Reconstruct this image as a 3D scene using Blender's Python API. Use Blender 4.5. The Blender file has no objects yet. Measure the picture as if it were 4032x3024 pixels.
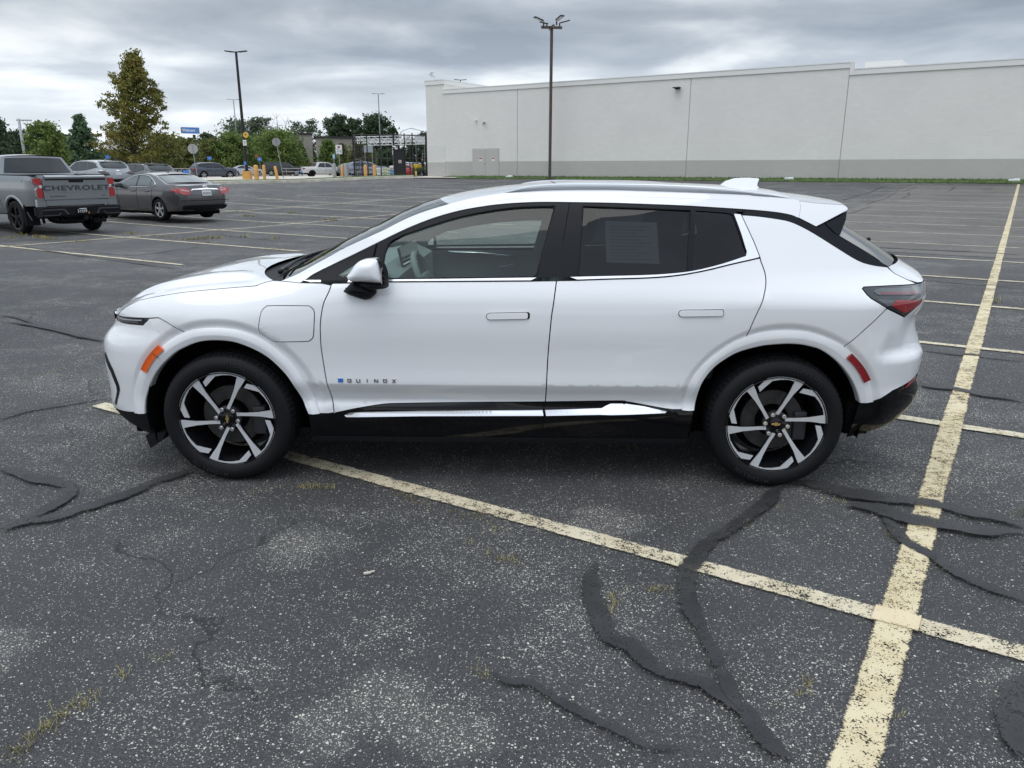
import bpy, bmesh, math, random
from mathutils import Vector, Matrix, noise
from mathutils.geometry import delaunay_2d_cdt
SC = bpy.context.scene
COL = SC.collection
R = math.radians
PI = math.pi
# ---------------------------------------------------------------- camera, sky, sun, exposure
cam = bpy.data.cameras.new("camera"); cam.lens = 26.875; cam.sensor_width = 36.0
cam.clip_start = 0.05; cam.clip_end = 3000
camo = bpy.data.objects.new("camera", cam); COL.objects.link(camo)
camo.location = (0, 0, 1.677); camo.rotation_euler = (R(90-15.8), 0, 0)
SC.camera = camo
SUN_EL, SUN_AZ = 72.0, 215.0           # azimuth clockwise from +Y: behind the camera, to the left
W = bpy.data.worlds.new("World"); SC.world = W; W.use_nodes = True
def build_world():
    nt = W.node_tree; N = nt.nodes; L = nt.links
    for n in list(N): N.remove(n)
    out = N.new("ShaderNodeOutputWorld"); bg = N.new("ShaderNodeBackground")
    sky = N.new("ShaderNodeTexSky"); sky.sky_type = 'NISHITA'; sky.sun_disc = False
    sky.sun_elevation = R(SUN_EL); sky.sun_rotation = R(SUN_AZ)
    sky.air_density = 1.2; sky.dust_density = 3.0
    tc = N.new("ShaderNodeTexCoord"); sep = N.new("ShaderNodeSeparateXYZ"); L.new(tc.outputs["Generated"], sep.inputs[0])
    def math_(op, a, b=None, c=None, clamp=False):
        m = N.new("ShaderNodeMath"); m.operation = op; m.use_clamp = clamp
        for i, v in enumerate((a, b, c)):
            if v is None: continue
            if isinstance(v, (int, float)): m.inputs[i].default_value = v
            else: L.new(v, m.inputs[i])
        return m.outputs[0]
    z = math_('MAXIMUM', sep.outputs[2], 0.0)
    den = math_('ADD', z, 0.12)
    px = math_('DIVIDE', sep.outputs[0], den); py = math_('DIVIDE', sep.outputs[1], den)
    comb = N.new("ShaderNodeCombineXYZ"); L.new(px, comb.inputs[0]); L.new(py, comb.inputs[1])
    def nz(scale, det, rough, off, sx=1.0):
        mp = N.new("ShaderNodeMapping"); mp.inputs["Location"].default_value = off
        mp.inputs["Scale"].default_value = (sx, 1, 1)
        L.new(comb.outputs[0], mp.inputs[0])
        t = N.new("ShaderNodeTexNoise"); t.inputs["Scale"].default_value = scale
        t.inputs["Detail"].default_value = det; t.inputs["Roughness"].default_value = rough
        t.inputs["Distortion"].default_value = .3
        L.new(mp.outputs[0], t.inputs[0]); return t.outputs[0]
    big = nz(.55, 2, .5, (1.7, 3.1, 0)); mid = nz(1.15, 6, .50, (6.2, 9.4, 0), 1.0)
    c = math_('ADD', math_('MULTIPLY', big, .55), math_('MULTIPLY', mid, .6))
    ramp = N.new("ShaderNodeValToRGB"); L.new(c, ramp.inputs[0])
    e = ramp.color_ramp.elements
    e[0].position = .47; e[0].color = CLOUDS[0]
    e[1].position = .70; e[1].color = CLOUDS[2]
    m_ = e.new(.58); m_.color = CLOUDS[1]
    # near the horizon the layer thins and brightens, overhead it is brightest
    el = N.new("ShaderNodeValToRGB"); L.new(sep.outputs[2], el.inputs[0])
    ee = el.color_ramp.elements
    ee[0].position = 0.0; ee[0].color = (HOR[0],)*3+(1,)
    ee[1].position = 1.0; ee[1].color = (HOR[4],)*3+(1,)
    for p, v in ((.10, HOR[1]), (.17, HOR[2]), (.45, HOR[3])):
        q = ee.new(p); q.color = (v, v, v, 1)
    mul = N.new("ShaderNodeMix"); mul.data_type = 'RGBA'; mul.blend_type = 'MULTIPLY'; mul.inputs[0].default_value = 1
    L.new(ramp.outputs[0], mul.inputs[6]); L.new(el.outputs[0], mul.inputs[7])
    hz = N.new("ShaderNodeMapRange"); L.new(sep.outputs[2], hz.inputs[0])
    hz.inputs[1].default_value = 0.0; hz.inputs[2].default_value = .12; hz.inputs[3].default_value = .72; hz.inputs[4].default_value = 0.0
    lp = N.new("ShaderNodeMix"); lp.data_type = 'RGBA'; L.new(hz.outputs[0], lp.inputs[0]); L.new(mul.outputs[2], lp.inputs[6]); lp.inputs[7].default_value = HAZE_COL
    # the clear sky above the cloud deck, seen only through its thinnest parts
    sk = N.new("ShaderNodeMix"); sk.data_type = 'RGBA'; sk.blend_type = 'MULTIPLY'; sk.inputs[0].default_value = 1
    L.new(sky.outputs[0], sk.inputs[6]); sk.inputs[7].default_value = (.1, .1, .1, 1)
    mx = N.new("ShaderNodeMix"); mx.data_type = 'RGBA'; mx.inputs[0].default_value = .94
    L.new(sk.outputs[2], mx.inputs[6]); L.new(lp.outputs[2], mx.inputs[7])
    L.new(mx.outputs[2], bg.inputs[0]); bg.inputs[1].default_value = 1.0
    L.new(bg.outputs[0], out.inputs[0])
CLOUDS = ((.31, .36, .43, 1), (.46, .515, .585, 1), (.80, .84, .88, 1))
HOR = (1.12, .90, .66, 1.5, 1.9)
HAZE_COL = (.76, .80, .82, 1)
build_world()
sl = bpy.data.lights.new("sun", 'SUN'); sl.energy = .9; sl.angle = R(50); sl.color = (1, .96, .9)
slo = bpy.data.objects.new("sun", sl); COL.objects.link(slo)
slo.rotation_euler = Vector((math.sin(R(SUN_AZ))*math.cos(R(SUN_EL)), math.cos(R(SUN_AZ))*math.cos(R(SUN_EL)), math.sin(R(SUN_EL)))).to_track_quat('Z', 'Y').to_euler()
SC.view_settings.view_transform = 'Standard'; SC.view_settings.look = 'None'
SC.view_settings.exposure = 0.58; SC.view_settings.gamma = 1.0
SC.cycles.max_bounces = 8; SC.cycles.transparent_max_bounces = 16
try:
    SC.cycles.use_denoising = True
except Exception: pass
# ---------------------------------------------------------------- materials
MATS = {}
def mat(name, col, rough=.5, metal=0, coat=0, spec=.5, var=0, vscale=8, bump=0, bscale=60, coat_rough=.03, detail=4):
    if name in MATS: return MATS[name]
    m = bpy.data.materials.new(name); m.use_nodes = True; nt = m.node_tree
    b = nt.nodes["Principled BSDF"]
    b.inputs["Base Color"].default_value = (*col, 1); b.inputs["Roughness"].default_value = rough
    b.inputs["Metallic"].default_value = metal; b.inputs["Coat Weight"].default_value = coat
    b.inputs["Coat Roughness"].default_value = coat_rough
    b.inputs["Specular IOR Level"].default_value = spec
    tc = nt.nodes.new("ShaderNodeTexCoord")
    if var:
        n = nt.nodes.new("ShaderNodeTexNoise"); n.inputs["Scale"].default_value = vscale; n.inputs["Detail"].default_value = detail
        nt.links.new(tc.outputs["Object"], n.inputs[0])
        r = nt.nodes.new("ShaderNodeValToRGB"); nt.links.new(n.outputs[0], r.inputs[0])
        r.color_ramp.elements[0].position = .3; r.color_ramp.elements[1].position = .7
        r.color_ramp.elements[0].color = (*[c*(1-var) for c in col], 1); r.color_ramp.elements[1].color = (*[min(1, c*(1+var)) for c in col], 1)
        nt.links.new(r.outputs[0], b.inputs["Base Color"])
    if bump:
        n2 = nt.nodes.new("ShaderNodeTexNoise"); n2.inputs["Scale"].default_value = bscale; n2.inputs["Detail"].default_value = 3
        nt.links.new(tc.outputs["Object"], n2.inputs[0])
        bp = nt.nodes.new("ShaderNodeBump"); bp.inputs["Strength"].default_value = bump; bp.inputs["Distance"].default_value = .02
        nt.links.new(n2.outputs[0], bp.inputs["Height"]); nt.links.new(bp.outputs[0], b.inputs["Normal"])
    MATS[name] = m; return m
def glassmat(name, tint, ior=1.5, boost=0.0):
    if name in MATS: return MATS[name]
    m = bpy.data.materials.new(name); m.use_nodes = True; nt = m.node_tree
    for n in list(nt.nodes): nt.nodes.remove(n)
    out = nt.nodes.new("ShaderNodeOutputMaterial"); mx = nt.nodes.new("ShaderNodeMixShader")
    tr = nt.nodes.new("ShaderNodeBsdfTransparent"); tr.inputs[0].default_value = (*tint, 1)
    gl = nt.nodes.new("ShaderNodeBsdfGlossy"); gl.inputs["Roughness"].default_value = .01
    lw = nt.nodes.new("ShaderNodeLayerWeight"); lw.inputs[0].default_value = .5
    pw = nt.nodes.new("ShaderNodeMath"); pw.operation = 'POWER'; pw.inputs[1].default_value = 5; nt.links.new(lw.outputs["Facing"], pw.inputs[0])
    f0 = ((ior-1)/(ior+1))**2*1.15
    ma = nt.nodes.new("ShaderNodeMath"); ma.operation = 'MULTIPLY_ADD'; ma.inputs[1].default_value = 1-f0; ma.inputs[2].default_value = f0; nt.links.new(pw.outputs[0], ma.inputs[0])
    nt.links.new(ma.outputs[0], mx.inputs[0]); nt.links.new(tr.outputs[0], mx.inputs[1]); nt.links.new(gl.outputs[0], mx.inputs[2])
    nt.links.new(mx.outputs[0], out.inputs[0]); MATS[name] = m; return m
# ---------------------------------------------------------------- object helpers
def link(name, me, m=None, parent=None):
    o = bpy.data.objects.new(name, me); COL.objects.link(o)
    if m is not None: me.materials.append(m)
    if parent is not None: o.parent = parent
    return o
def mk(name, verts, faces, m=None, parent=None, smooth=False, normals=None):
    me = bpy.data.meshes.new(name); me.from_pydata([tuple(v) for v in verts], [], faces); me.update()
    if smooth or normals is not None:
        me.polygons.foreach_set("use_smooth", [True]*len(me.polygons))
    if normals is not None: me.normals_split_custom_set_from_vertices([tuple(n) for n in normals])
    return link(name, me, m, parent)
def bmo(name, bm, m=None, parent=None, smooth=False, angle=None):
    me = bpy.data.meshes.new(name); bmesh.ops.recalc_face_normals(bm, faces=bm.faces[:]); bm.to_mesh(me); bm.free()
    if smooth:
        me.polygons.foreach_set("use_smooth", [True]*len(me.polygons))
        if angle: me.set_sharp_from_angle(angle=R(angle))
    return link(name, me, m, parent)
def tag(o, label=None, cat=None, group=None, kind=None):
    if label: o["label"] = label
    if cat: o["category"] = cat
    if group: o["group"] = group
    if kind: o["kind"] = kind
    return o
def empty(name, loc, rz=0, label=None, cat=None, group=None):
    o = bpy.data.objects.new(name, None); COL.objects.link(o); o.location = loc; o.rotation_euler = (0, 0, rz)
    o.empty_display_size = .2
    return tag(o, label, cat, group)
def kids(o): return [c for c in bpy.data.objects if c.parent == o]
def copy_tree(o, parent=None):
    c = o.copy(); COL.objects.link(c)
    if parent is not None: c.parent = parent
    for ch in list(o.children): copy_tree(ch, c)
    return c
def box(bm, c, s, rot=None, bevel=0):
    r = bmesh.ops.create_cube(bm, size=1)
    vs = r["verts"]
    bmesh.ops.scale(bm, vec=Vector(s), verts=vs)
    if bevel:
        es = list({e for v in vs for e in v.link_edges})
        rb = bmesh.ops.bevel(bm, geom=es, offset=bevel, segments=2, affect='EDGES', profile=.6)
        vs = list({v for f in rb["faces"] for v in f.verts} | {v for v in vs if v.is_valid})
    if rot is not None: bmesh.ops.transform(bm, matrix=rot.to_4x4() if hasattr(rot, "to_4x4") else rot, verts=vs)
    bmesh.ops.translate(bm, vec=Vector(c), verts=vs)
    return vs
def tube(bm, pts, rads, seg=10, cap=True):
    if not hasattr(rads, "__len__"): rads = [rads]*len(pts)
    pts = [Vector(p) for p in pts]; rings = []
    for i, p in enumerate(pts):
        d = (pts[min(i+1, len(pts)-1)]-pts[max(i-1, 0)]).normalized()
        a = d.cross(Vector((0, 0, 1)));
        if a.length < .05: a = d.cross(Vector((1, 0, 0)))
        a.normalize(); b = d.cross(a).normalized()
        rings.append([bm.verts.new(p+(a*math.cos(2*PI*k/seg)+b*math.sin(2*PI*k/seg))*rads[i]) for k in range(seg)])
    for i in range(len(rings)-1):
        for k in range(seg):
            bm.faces.new((rings[i][k], rings[i][(k+1) % seg], rings[i+1][(k+1) % seg], rings[i+1][k]))
    if cap: bm.faces.new(rings[0][::-1]); bm.faces.new(rings[-1])
def cyl(bm, c, r, h, axis='Z', seg=24, r2=None):
    q = bmesh.ops.create_cone(bm, cap_ends=True, segments=seg, radius1=r, radius2=r if r2 is None else r2, depth=h)
    vs = q["verts"]
    if axis == 'Y': bmesh.ops.rotate(bm, cent=(0, 0, 0), matrix=Matrix.Rotation(PI/2, 3, 'X'), verts=vs)
    if axis == 'X': bmesh.ops.rotate(bm, cent=(0, 0, 0), matrix=Matrix.Rotation(PI/2, 3, 'Y'), verts=vs)
    bmesh.ops.translate(bm, vec=Vector(c), verts=vs); return vs
def prism(bm, pts, vec):
    a = [bm.verts.new(p) for p in pts]; b = [bm.verts.new(Vector(p)+Vector(vec)) for p in pts]
    n = len(a); bm.faces.new(a); bm.faces.new(b[::-1])
    for i in range(n): bm.faces.new((a[i], b[i], b[(i+1) % n], a[(i+1) % n]))
def lathe(bm, prof, axis='Y', seg=48, center=(0, 0, 0), closed=False):
    rings = []
    for r, h in prof:
        ring = []
        for k in range(seg):
            a = 2*PI*k/seg
            p = (r*math.cos(a), h, r*math.sin(a)) if axis == 'Y' else (r*math.cos(a), r*math.sin(a), h)
            ring.append(bm.verts.new(Vector(p)+Vector(center)))
        rings.append(ring)
    n = len(rings)
    for i in range(n if closed else n-1):
        A, B = rings[i], rings[(i+1) % n]
        for k in range(seg): bm.faces.new((A[k], A[(k+1) % seg], B[(k+1) % seg], B[k]))
def text_mesh(s, size=1.0, depth=0.0, sx=1.0, spacing=1.0, bold=0.0):
    cu = bpy.data.curves.new("text", 'FONT'); cu.body = s; cu.size = size; cu.extrude = depth; cu.space_character = spacing
    cu.align_x = 'CENTER'; cu.align_y = 'CENTER'; cu.resolution_u = 3; cu.offset = bold
    o = bpy.data.objects.new("text", cu); COL.objects.link(o)
    dg = bpy.context.evaluated_depsgraph_get(); ev = o.evaluated_get(dg)
    me = bpy.data.meshes.new_from_object(ev); bpy.data.objects.remove(o); bpy.data.curves.remove(cu)
    if sx != 1.0:
        for v in me.vertices: v.co.x *= sx
    me.materials.clear()
    return me
def place_text(name, s, m, parent, origin, xdir, ydir, size, depth=.002, sx=1.0, spacing=1.0, bold=0.0):
    me = text_mesh(s, size, depth, sx, spacing, bold)
    X = Vector(xdir).normalized(); Y = Vector(ydir).normalized(); Z = X.cross(Y)
    M = Matrix((X, Y, Z)).transposed()
    for v in me.vertices: v.co = M @ v.co + Vector(origin)
    return link(name, me, m, parent)
def cr(pts, n=6):
    """Catmull-Rom through an open list of 2-D points"""
    P = [tuple(p) for p in pts]; out = []
    Q = [tuple(2*a-b for a, b in zip(P[0], P[1]))]+P+[tuple(2*a-b for a, b in zip(P[-1], P[-2]))]
    for i in range(1, len(Q)-2):
        for k in range(n):
            t = k/n
            out.append(tuple(.5*((2*b)+(c-a)*t+(2*a-5*b+4*c-d)*t*t+(-a+3*b-3*c+d)*t**3) for a, b, c, d in zip(Q[i-1], Q[i], Q[i+1], Q[i+2])))
    out.append(P[-1]); return out
def resample(pts, n):
    pts = [Vector(p) for p in pts]; L = [0]
    for a, b in zip(pts, pts[1:]): L.append(L[-1]+(b-a).length)
    out = []; j = 0
    for i in range(n):
        s = L[-1]*i/(n-1)
        while j < len(L)-2 and L[j+1] < s: j += 1
        t = (s-L[j])/max(1e-9, L[j+1]-L[j]); out.append(pts[j].lerp(pts[j+1], min(1, t)))
    return out
def inpoly(x, y, P):
    c = False; n = len(P); j = n-1
    for i in range(n):
        if (P[i][1] > y) != (P[j][1] > y) and x < (P[j][0]-P[i][0])*(y-P[i][1])/(P[j][1]-P[i][1])+P[i][0]: c = not c
        j = i
    return c
def area2(P): return .5*sum(P[i][0]*P[(i+1) % len(P)][1]-P[(i+1) % len(P)][0]*P[i][1] for i in range(len(P)))
def dedupe(P, e=.0012):
    out = []
    for p in P:
        if not out or math.hypot(p[0]-out[-1][0], p[1]-out[-1][1]) > e: out.append((p[0], p[1]))
    while len(out) > 3 and math.hypot(out[0][0]-out[-1][0], out[0][1]-out[-1][1]) < e: out.pop()
    return out
def inset(P, g):
    P = dedupe(P); s = 1 if area2(P) > 0 else -1; n = len(P); out = []
    for i in range(n):
        a, b, c = Vector(P[i-1]), Vector(P[i]), Vector(P[(i+1) % n])
        d1 = (b-a).normalized(); d2 = (c-b).normalized()
        n1 = Vector((-d1.y, d1.x))*s; n2 = Vector((-d2.y, d2.x))*s
        m_ = n1+n2
        if m_.length < .2: m_ = n1
        m_.normalize(); k = g/max(.4, m_.dot(n1)); out.append(tuple(b+m_*k))
    return out
def between(L, x0, x1):
    """part of a polyline that runs in x, with exact ends"""
    L = list(L) if L[0][0] < L[-1][0] else list(L)[::-1]
    def at(x):
        for a, b in zip(L, L[1:]):
            if a[0] <= x <= b[0]: t = (x-a[0])/max(1e-9, b[0]-a[0]); return (x, a[1]+(b[1]-a[1])*t)
        return (x, L[0][1] if x < L[0][0] else L[-1][1])
    return [at(x0)]+[tuple(p) for p in L if x0+.002 < p[0] < x1-.002]+[at(x1)]
def betweenz(L, z0, z1):
    """part of a polyline that runs in z, from z0 up to z1"""
    return [(b, a) for a, b in between([(p[1], p[0]) for p in L], z0, z1)]
def prism2(bm, P, f0, f1, step=9):
    """solid between two mapped copies of a flat, possibly concave outline"""
    V2, F, loops = tri2d(P, (), step); lp = loops[0]
    a = [bm.verts.new(f0(*v)) for v in V2]; b = [bm.verts.new(f1(*v)) for v in V2]
    for t in F: bm.faces.new([a[i] for i in t]); bm.faces.new([b[i] for i in t][::-1])
    ia = [min(range(len(V2)), key=lambda i: (V2[i][0]-p[0])**2+(V2[i][1]-p[1])**2) for p in lp]
    for i in range(len(lp)):
        j = (i+1) % len(lp)
        if ia[i] != ia[j]:
            try: bm.faces.new((a[ia[i]], b[ia[i]], b[ia[j]], a[ia[j]]))
            except ValueError: pass
def tri2d(outline, holes=(), step=.05, extra=()):
    V = []; E = []
    def loop(P):
        P = dedupe(P); Q = []
        for i in range(len(P)):
            a, b = P[i], P[(i+1) % len(P)]; d = math.hypot(a[0]-b[0], a[1]-b[1]); k = max(1, int(math.ceil(d/step)))
            for j in range(k): Q.append((a[0]+(b[0]-a[0])*j/k, a[1]+(b[1]-a[1])*j/k))
        s = len(V); V.extend(Vector(q) for q in Q); E.extend((s+i, s+(i+1) % len(Q)) for i in range(len(Q))); return Q
    O = loop(outline); Hs = [loop(h) for h in holes]
    x0 = min(p[0] for p in O); x1 = max(p[0] for p in O); y0 = min(p[1] for p in O); y1 = max(p[1] for p in O)
    nx = int((x1-x0)/step)+1; ny = int((y1-y0)/step)+1
    for i in range(nx+1):
        for j in range(ny+1):
            x = x0+(i+.5*(j % 2))*step; y = y0+j*step
            if inpoly(x, y, O) and not any(inpoly(x, y, h) for h in Hs):
                V.append(Vector((x, y)))
    for x, y in extra:
        if inpoly(x, y, O) and not any(inpoly(x, y, h) for h in Hs): V.append(Vector((x, y)))
    vo, eo, fo, *_ = delaunay_2d_cdt(V, E, [], 0, 1e-5)
    F = []
    for f in fo:
        cx = sum(vo[i].x for i in f)/len(f); cy = sum(vo[i].y for i in f)/len(f)
        if inpoly(cx, cy, O) and not any(inpoly(cx, cy, h) for h in Hs): F.append(tuple(f))
    return [(v.x, v.y) for v in vo], F, [O]+Hs

# ---------------------------------------------------------------- crossover body surface (metres, car space: x to the tail, y half width, z up)
def pchip(xs, ys):
    n = len(xs); h = [xs[i+1]-xs[i] for i in range(n-1)]
    dl = [(ys[i+1]-ys[i])/h[i] for i in range(n-1)]
    m = [0.0]*n
    for i in range(1, n-1):
        if dl[i-1]*dl[i] > 0:
            w1 = 2*h[i]+h[i-1]; w2 = h[i]+2*h[i-1]
            m[i] = (w1+w2)/(w1/dl[i-1]+w2/dl[i])
    m[0] = dl[0]; m[-1] = dl[-1]
    def f(x):
        if x <= xs[0]: return ys[0]+m[0]*(x-xs[0])
        if x >= xs[-1]: return ys[-1]+m[-1]*(x-xs[-1])
        lo, hi = 0, n-1
        while hi-lo > 1:
            k = (lo+hi)//2
            if xs[k] <= x: lo = k
            else: hi = k
        t = (x-xs[lo])/h[lo]; t2 = t*t; t3 = t2*t
        return (2*t3-3*t2+1)*ys[lo]+(t3-2*t2+t)*h[lo]*m[lo]+(-2*t3+3*t2)*ys[lo+1]+(t3-t2)*h[lo]*m[lo+1]
    return f
def sstep(a, b, x):
    t = max(0.0, min(1.0, (x-a)/(b-a))); return t*t*(3-2*t)
PM = pchip([.15,.20,.28,.40,.43,.466,.50,.566,.574,.60,.66,.74,.80,.86,.92,1.0,1.06,1.115,1.20,1.30,1.40,1.50,1.56,1.60],
           [.84,.870,.895,.908,.906,.889,.900,.939,.9425,.9415,.9385,.940,.945,.948,.946,.938,.920,.893,.852,.802,.749,.690,.640,.585])
PF = pchip([.15,.20,.28,.40,.50,.60,.72,.84,.90,.96,1.0,1.05,1.10,1.15,1.3,1.6],
           [.84,.86,.885,.90,.915,.925,.935,.938,.934,.915,.892,.845,.79,.73,.60,.35])
PR = pchip([.15,.20,.28,.40,.50,.62,.74,.86,.95,1.0,1.03,1.07,1.12,1.20,1.30,1.40,1.50,1.56,1.60],
           [.82,.85,.885,.91,.925,.935,.945,.953,.957,.956,.950,.926,.893,.846,.790,.733,.668,.622,.570])
XF = pchip([.15,.22,.30,.37,.45,.53,.60,.67,.72,.76,.80,.84,.88,.92,.96,1.05,1.2],[-2.10,-2.21,-2.295,-2.325,-2.316,-2.311,-2.313,-2.304,-2.300,-2.285,-2.251,-2.214,-2.208,-2.212,-2.210,-2.182,-2.132])
XR = pchip([.15,.22,.30,.37,.45,.51,.57,.65,.72,.78,.84,.90,.96,1.02,1.07,1.11,1.2,1.6],[2.08,2.17,2.25,2.286,2.325,2.333,2.314,2.319,2.321,2.307,2.280,2.268,2.273,2.290,2.316,2.33,2.33,2.33])
WHX, WHZ = 1.477, .362
def arch_band(x, z):
    c = -WHX if x < 0 else WHX
    r = math.hypot(x-c, z-WHZ)
    return r
def S(x, z):
    wf = 1-sstep(-1.5, -.72, x); wr = sstep(.70, 1.45, x)
    y = PM(z)*(1-wf-wr)+PF(z)*wf+PR(z)*wr
    if x > 1.1 and z > 1.0:                       # the glasshouse narrows to the tail
        y -= .11*((x-1.1)/1.1)**2*sstep(1.0, 1.18, z)
    if x < -.3 and z > 1.1:
        y -= .05*((-.3-x)/.8)**2*sstep(1.08, 1.25, z)*(1-wf)
    r = arch_band(x, z)
    y -= .019*(1-sstep(.508, .560, r))*sstep(.36, .50, z)        # body tucks in above the arch trim
    if x > 1.85 and .66 < z < 1.0:                # hollow behind the crease under the tail lamp
        d = x-(1.949+(z-.765)*.72)
        if d > 0: y -= .040*min(1, d/.14)*min(1, d/.02)*sstep(.715, .765, z)*(1-sstep(.92, .975, z))
    xf = XF(z); a = .64; b = .46
    t = (xf+a-x)/a
    if t > 0:
        t = min(t, 1.0); y -= b*(1-math.sqrt(max(0, 1-t**2.3)))
    xr = XR(z); a = .50; b = .36
    t = (x-xr+a)/a
    if t > 0:
        t = min(t, 1.0); y -= b*(1-math.sqrt(max(0, 1-t**2.3)))
    return y
def SN(x, z, side=-1, f=None):
    e = .003; f = f or S
    dx = (f(x+e, z)-f(x-e, z))/(2*e); dz = (f(x, z+e)-f(x, z-e))/(2*e)
    l = math.sqrt(1+dx*dx+dz*dz)
    return (-dx/l, side/l, -dz/l)

# ---------------------------------------------------------------- the lot: (m, n) run along and across the bays, metres
def sstep(a, b, x):
    t = max(0.0, min(1.0, (x-a)/(b-a))); return t*t*(3-2*t)
MA, NA = .84, .5426
def xy(m, n): return (MA*m+NA*n, -NA*m+MA*n)
def mnof(x, y): return (x*MA-y*NA, x*NA+y*MA)
def zg(x, y):
    m, n = mnof(x, y); t = min(37, max(0, n-15)); zn = .009*t+.0004*t*t
    zn = min(zn, .90-.34*sstep(-12, -23, x)) if x < -12 else min(zn, .90)
    return max(zn, min(.56, zn+.0011*max(0, -18-m)**2))
LOTROT = math.atan2(-NA, MA)
def nodes(name):
    m = bpy.data.materials.new(name); m.use_nodes = True; nt = m.node_tree; b = nt.nodes["Principled BSDF"]
    def N(t, **kw):
        n = nt.nodes.new(t)
        for k, v in kw.items(): setattr(n, k, v)
        return n
    def L(a, b_): nt.links.new(a, b_)
    return m, nt, b, N, L
def noise_(N, L, vec, scale, detail=3, rough=.5, dist=0):
    n = N("ShaderNodeTexNoise"); n.inputs["Scale"].default_value = scale; n.inputs["Detail"].default_value = detail; n.inputs["Roughness"].default_value = rough; n.inputs["Distortion"].default_value = dist
    L(vec, n.inputs[0]); return n.outputs[0]
def rng(N, L, v, a, b, c=0., d=1.):
    r = N("ShaderNodeMapRange"); r.interpolation_type = 'SMOOTHSTEP'; L(v, r.inputs[0])
    for i, x in enumerate((a, b, c, d)): r.inputs[i+1].default_value = x
    return r.outputs[0]
def mixc(N, L, f, a, b, mode='MIX'):
    m = N("ShaderNodeMix", data_type='RGBA', blend_type=mode)
    for s, v in ((0, f), (6, a), (7, b)):
        if isinstance(v, (int, float)): m.inputs[s].default_value = v
        elif isinstance(v, tuple): m.inputs[s].default_value = (*v, 1)
        else: L(v, m.inputs[s])
    return m.outputs[2]
def mth(N, L, op, a, b=None):
    m = N("ShaderNodeMath", operation=op)
    for i, v in enumerate((a, b)):
        if v is None: continue
        if isinstance(v, (int, float)): m.inputs[i].default_value = v
        else: L(v, m.inputs[i])
    return m.outputs[0]
def asphalt(name, dark, light, stone=1.0, tint=None):
    m, nt, b, N, L = nodes(name); P = N("ShaderNodeNewGeometry").outputs["Position"]
    big = noise_(N, L, P, .16, 4, .55); med = noise_(N, L, P, 1.1, 5, .6); fine = noise_(N, L, P, 80, 4, .75); grit = noise_(N, L, P, 240, 2, .6)
    base = mixc(N, L, rng(N, L, mth(N, L, 'ADD', mth(N, L, 'MULTIPLY', big, .6), mth(N, L, 'MULTIPLY', med, .4)), .38, .62), dark, light)
    base = mixc(N, L, rng(N, L, fine, .30, .72), mixc(N, L, 1.0, base, (.36, .36, .375), 'MULTIPLY'), base)
    base = mixc(N, L, mth(N, L, 'MULTIPLY', rng(N, L, grit, .55, .70), .60), base, (.20, .197, .188))
    # worn patches where pale stone shows through the seal coat
    wear0 = rng(N, L, mth(N, L, 'ADD', mth(N, L, 'MULTIPLY', noise_(N, L, P, .55, 4, .6), .7), mth(N, L, 'MULTIPLY', noise_(N, L, P, 3.2, 3, .6), .4)), .50, .72)
    spots = None
    for sx, sy, sr in ((-.42, 2.16, .20), (-.20, 1.98, .17), (-.72, 1.72, .16), (.42, 3.42, .22), (-.60, 2.02, .12), (1.75, 2.12, .25), (-1.9, 2.35, .2), (-1.0, 3.2, .3)):
        d = N("ShaderNodeVectorMath", operation='DISTANCE'); L(P, d.inputs[0]); d.inputs[1].default_value = (sx, sy, 0)
        k = rng(N, L, mth(N, L, 'ADD', d.outputs["Value"], mth(N, L, 'MULTIPLY', mth(N, L, 'SUBTRACT', med, .5), .8)), sr*.2, sr, 1, 0)
        spots = k if spots is None else mth(N, L, 'MAXIMUM', spots, k)
    wear = mth(N, L, 'MAXIMUM', wear0, mth(N, L, 'MULTIPLY', spots, .85))
    base = mixc(N, L, mth(N, L, 'MULTIPLY', spots, .13), base, (.26, .25, .23))
    def stones(scale, size, keep, keepw):
        v = N("ShaderNodeTexVoronoi"); v.inputs["Scale"].default_value = scale; v.inputs["Randomness"].default_value = 1; L(P, v.inputs[0])
        sep = N("ShaderNodeSeparateColor"); L(v.outputs["Color"], sep.inputs[0])
        rad = mth(N, L, 'MULTIPLY', mth(N, L, 'ADD', sep.outputs[1], .35), size)
        inside = mth(N, L, 'LESS_THAN', v.outputs["Distance"], rad)
        lim = mth(N, L, 'ADD', mth(N, L, 'MULTIPLY', wear, keepw), keep)
        on = mth(N, L, 'LESS_THAN', sep.outputs[0], lim)
        return mth(N, L, 'MULTIPLY', inside, on), sep.outputs[2]
    s1, c1 = stones(105, .40, .045, .26); s2, c2 = stones(190, .44, .13, .48)
    st = mth(N, L, 'MULTIPLY', mth(N, L, 'MAXIMUM', s1, s2), stone)
    scol = mixc(N, L, c1, (.22, .215, .20), (.70, .67, .58))
    base = mixc(N, L, mth(N, L, 'MULTIPLY', st, .85), base, scol)
    # hairline cracks
    vc = N("ShaderNodeTexVoronoi"); vc.feature = 'DISTANCE_TO_EDGE'; vc.inputs["Scale"].default_value = .33
    wv = N("ShaderNodeVectorMath", operation='ADD'); L(P, wv.inputs[0])
    nc = N("ShaderNodeTexNoise"); nc.inputs["Scale"].default_value = 1.3; nc.inputs["Detail"].default_value = 5; L(P, nc.inputs[0])
    sc = N("ShaderNodeVectorMath", operation='SCALE'); sc.inputs["Scale"].default_value = 1.3; L(nc.outputs["Color"], sc.inputs[0]); L(sc.outputs[0], wv.inputs[1]); L(wv.outputs[0], vc.inputs[0])
    crack = mth(N, L, 'MULTIPLY', rng(N, L, vc.outputs["Distance"], 0, .006, 1, 0), rng(N, L, med, .45, .6))
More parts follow.
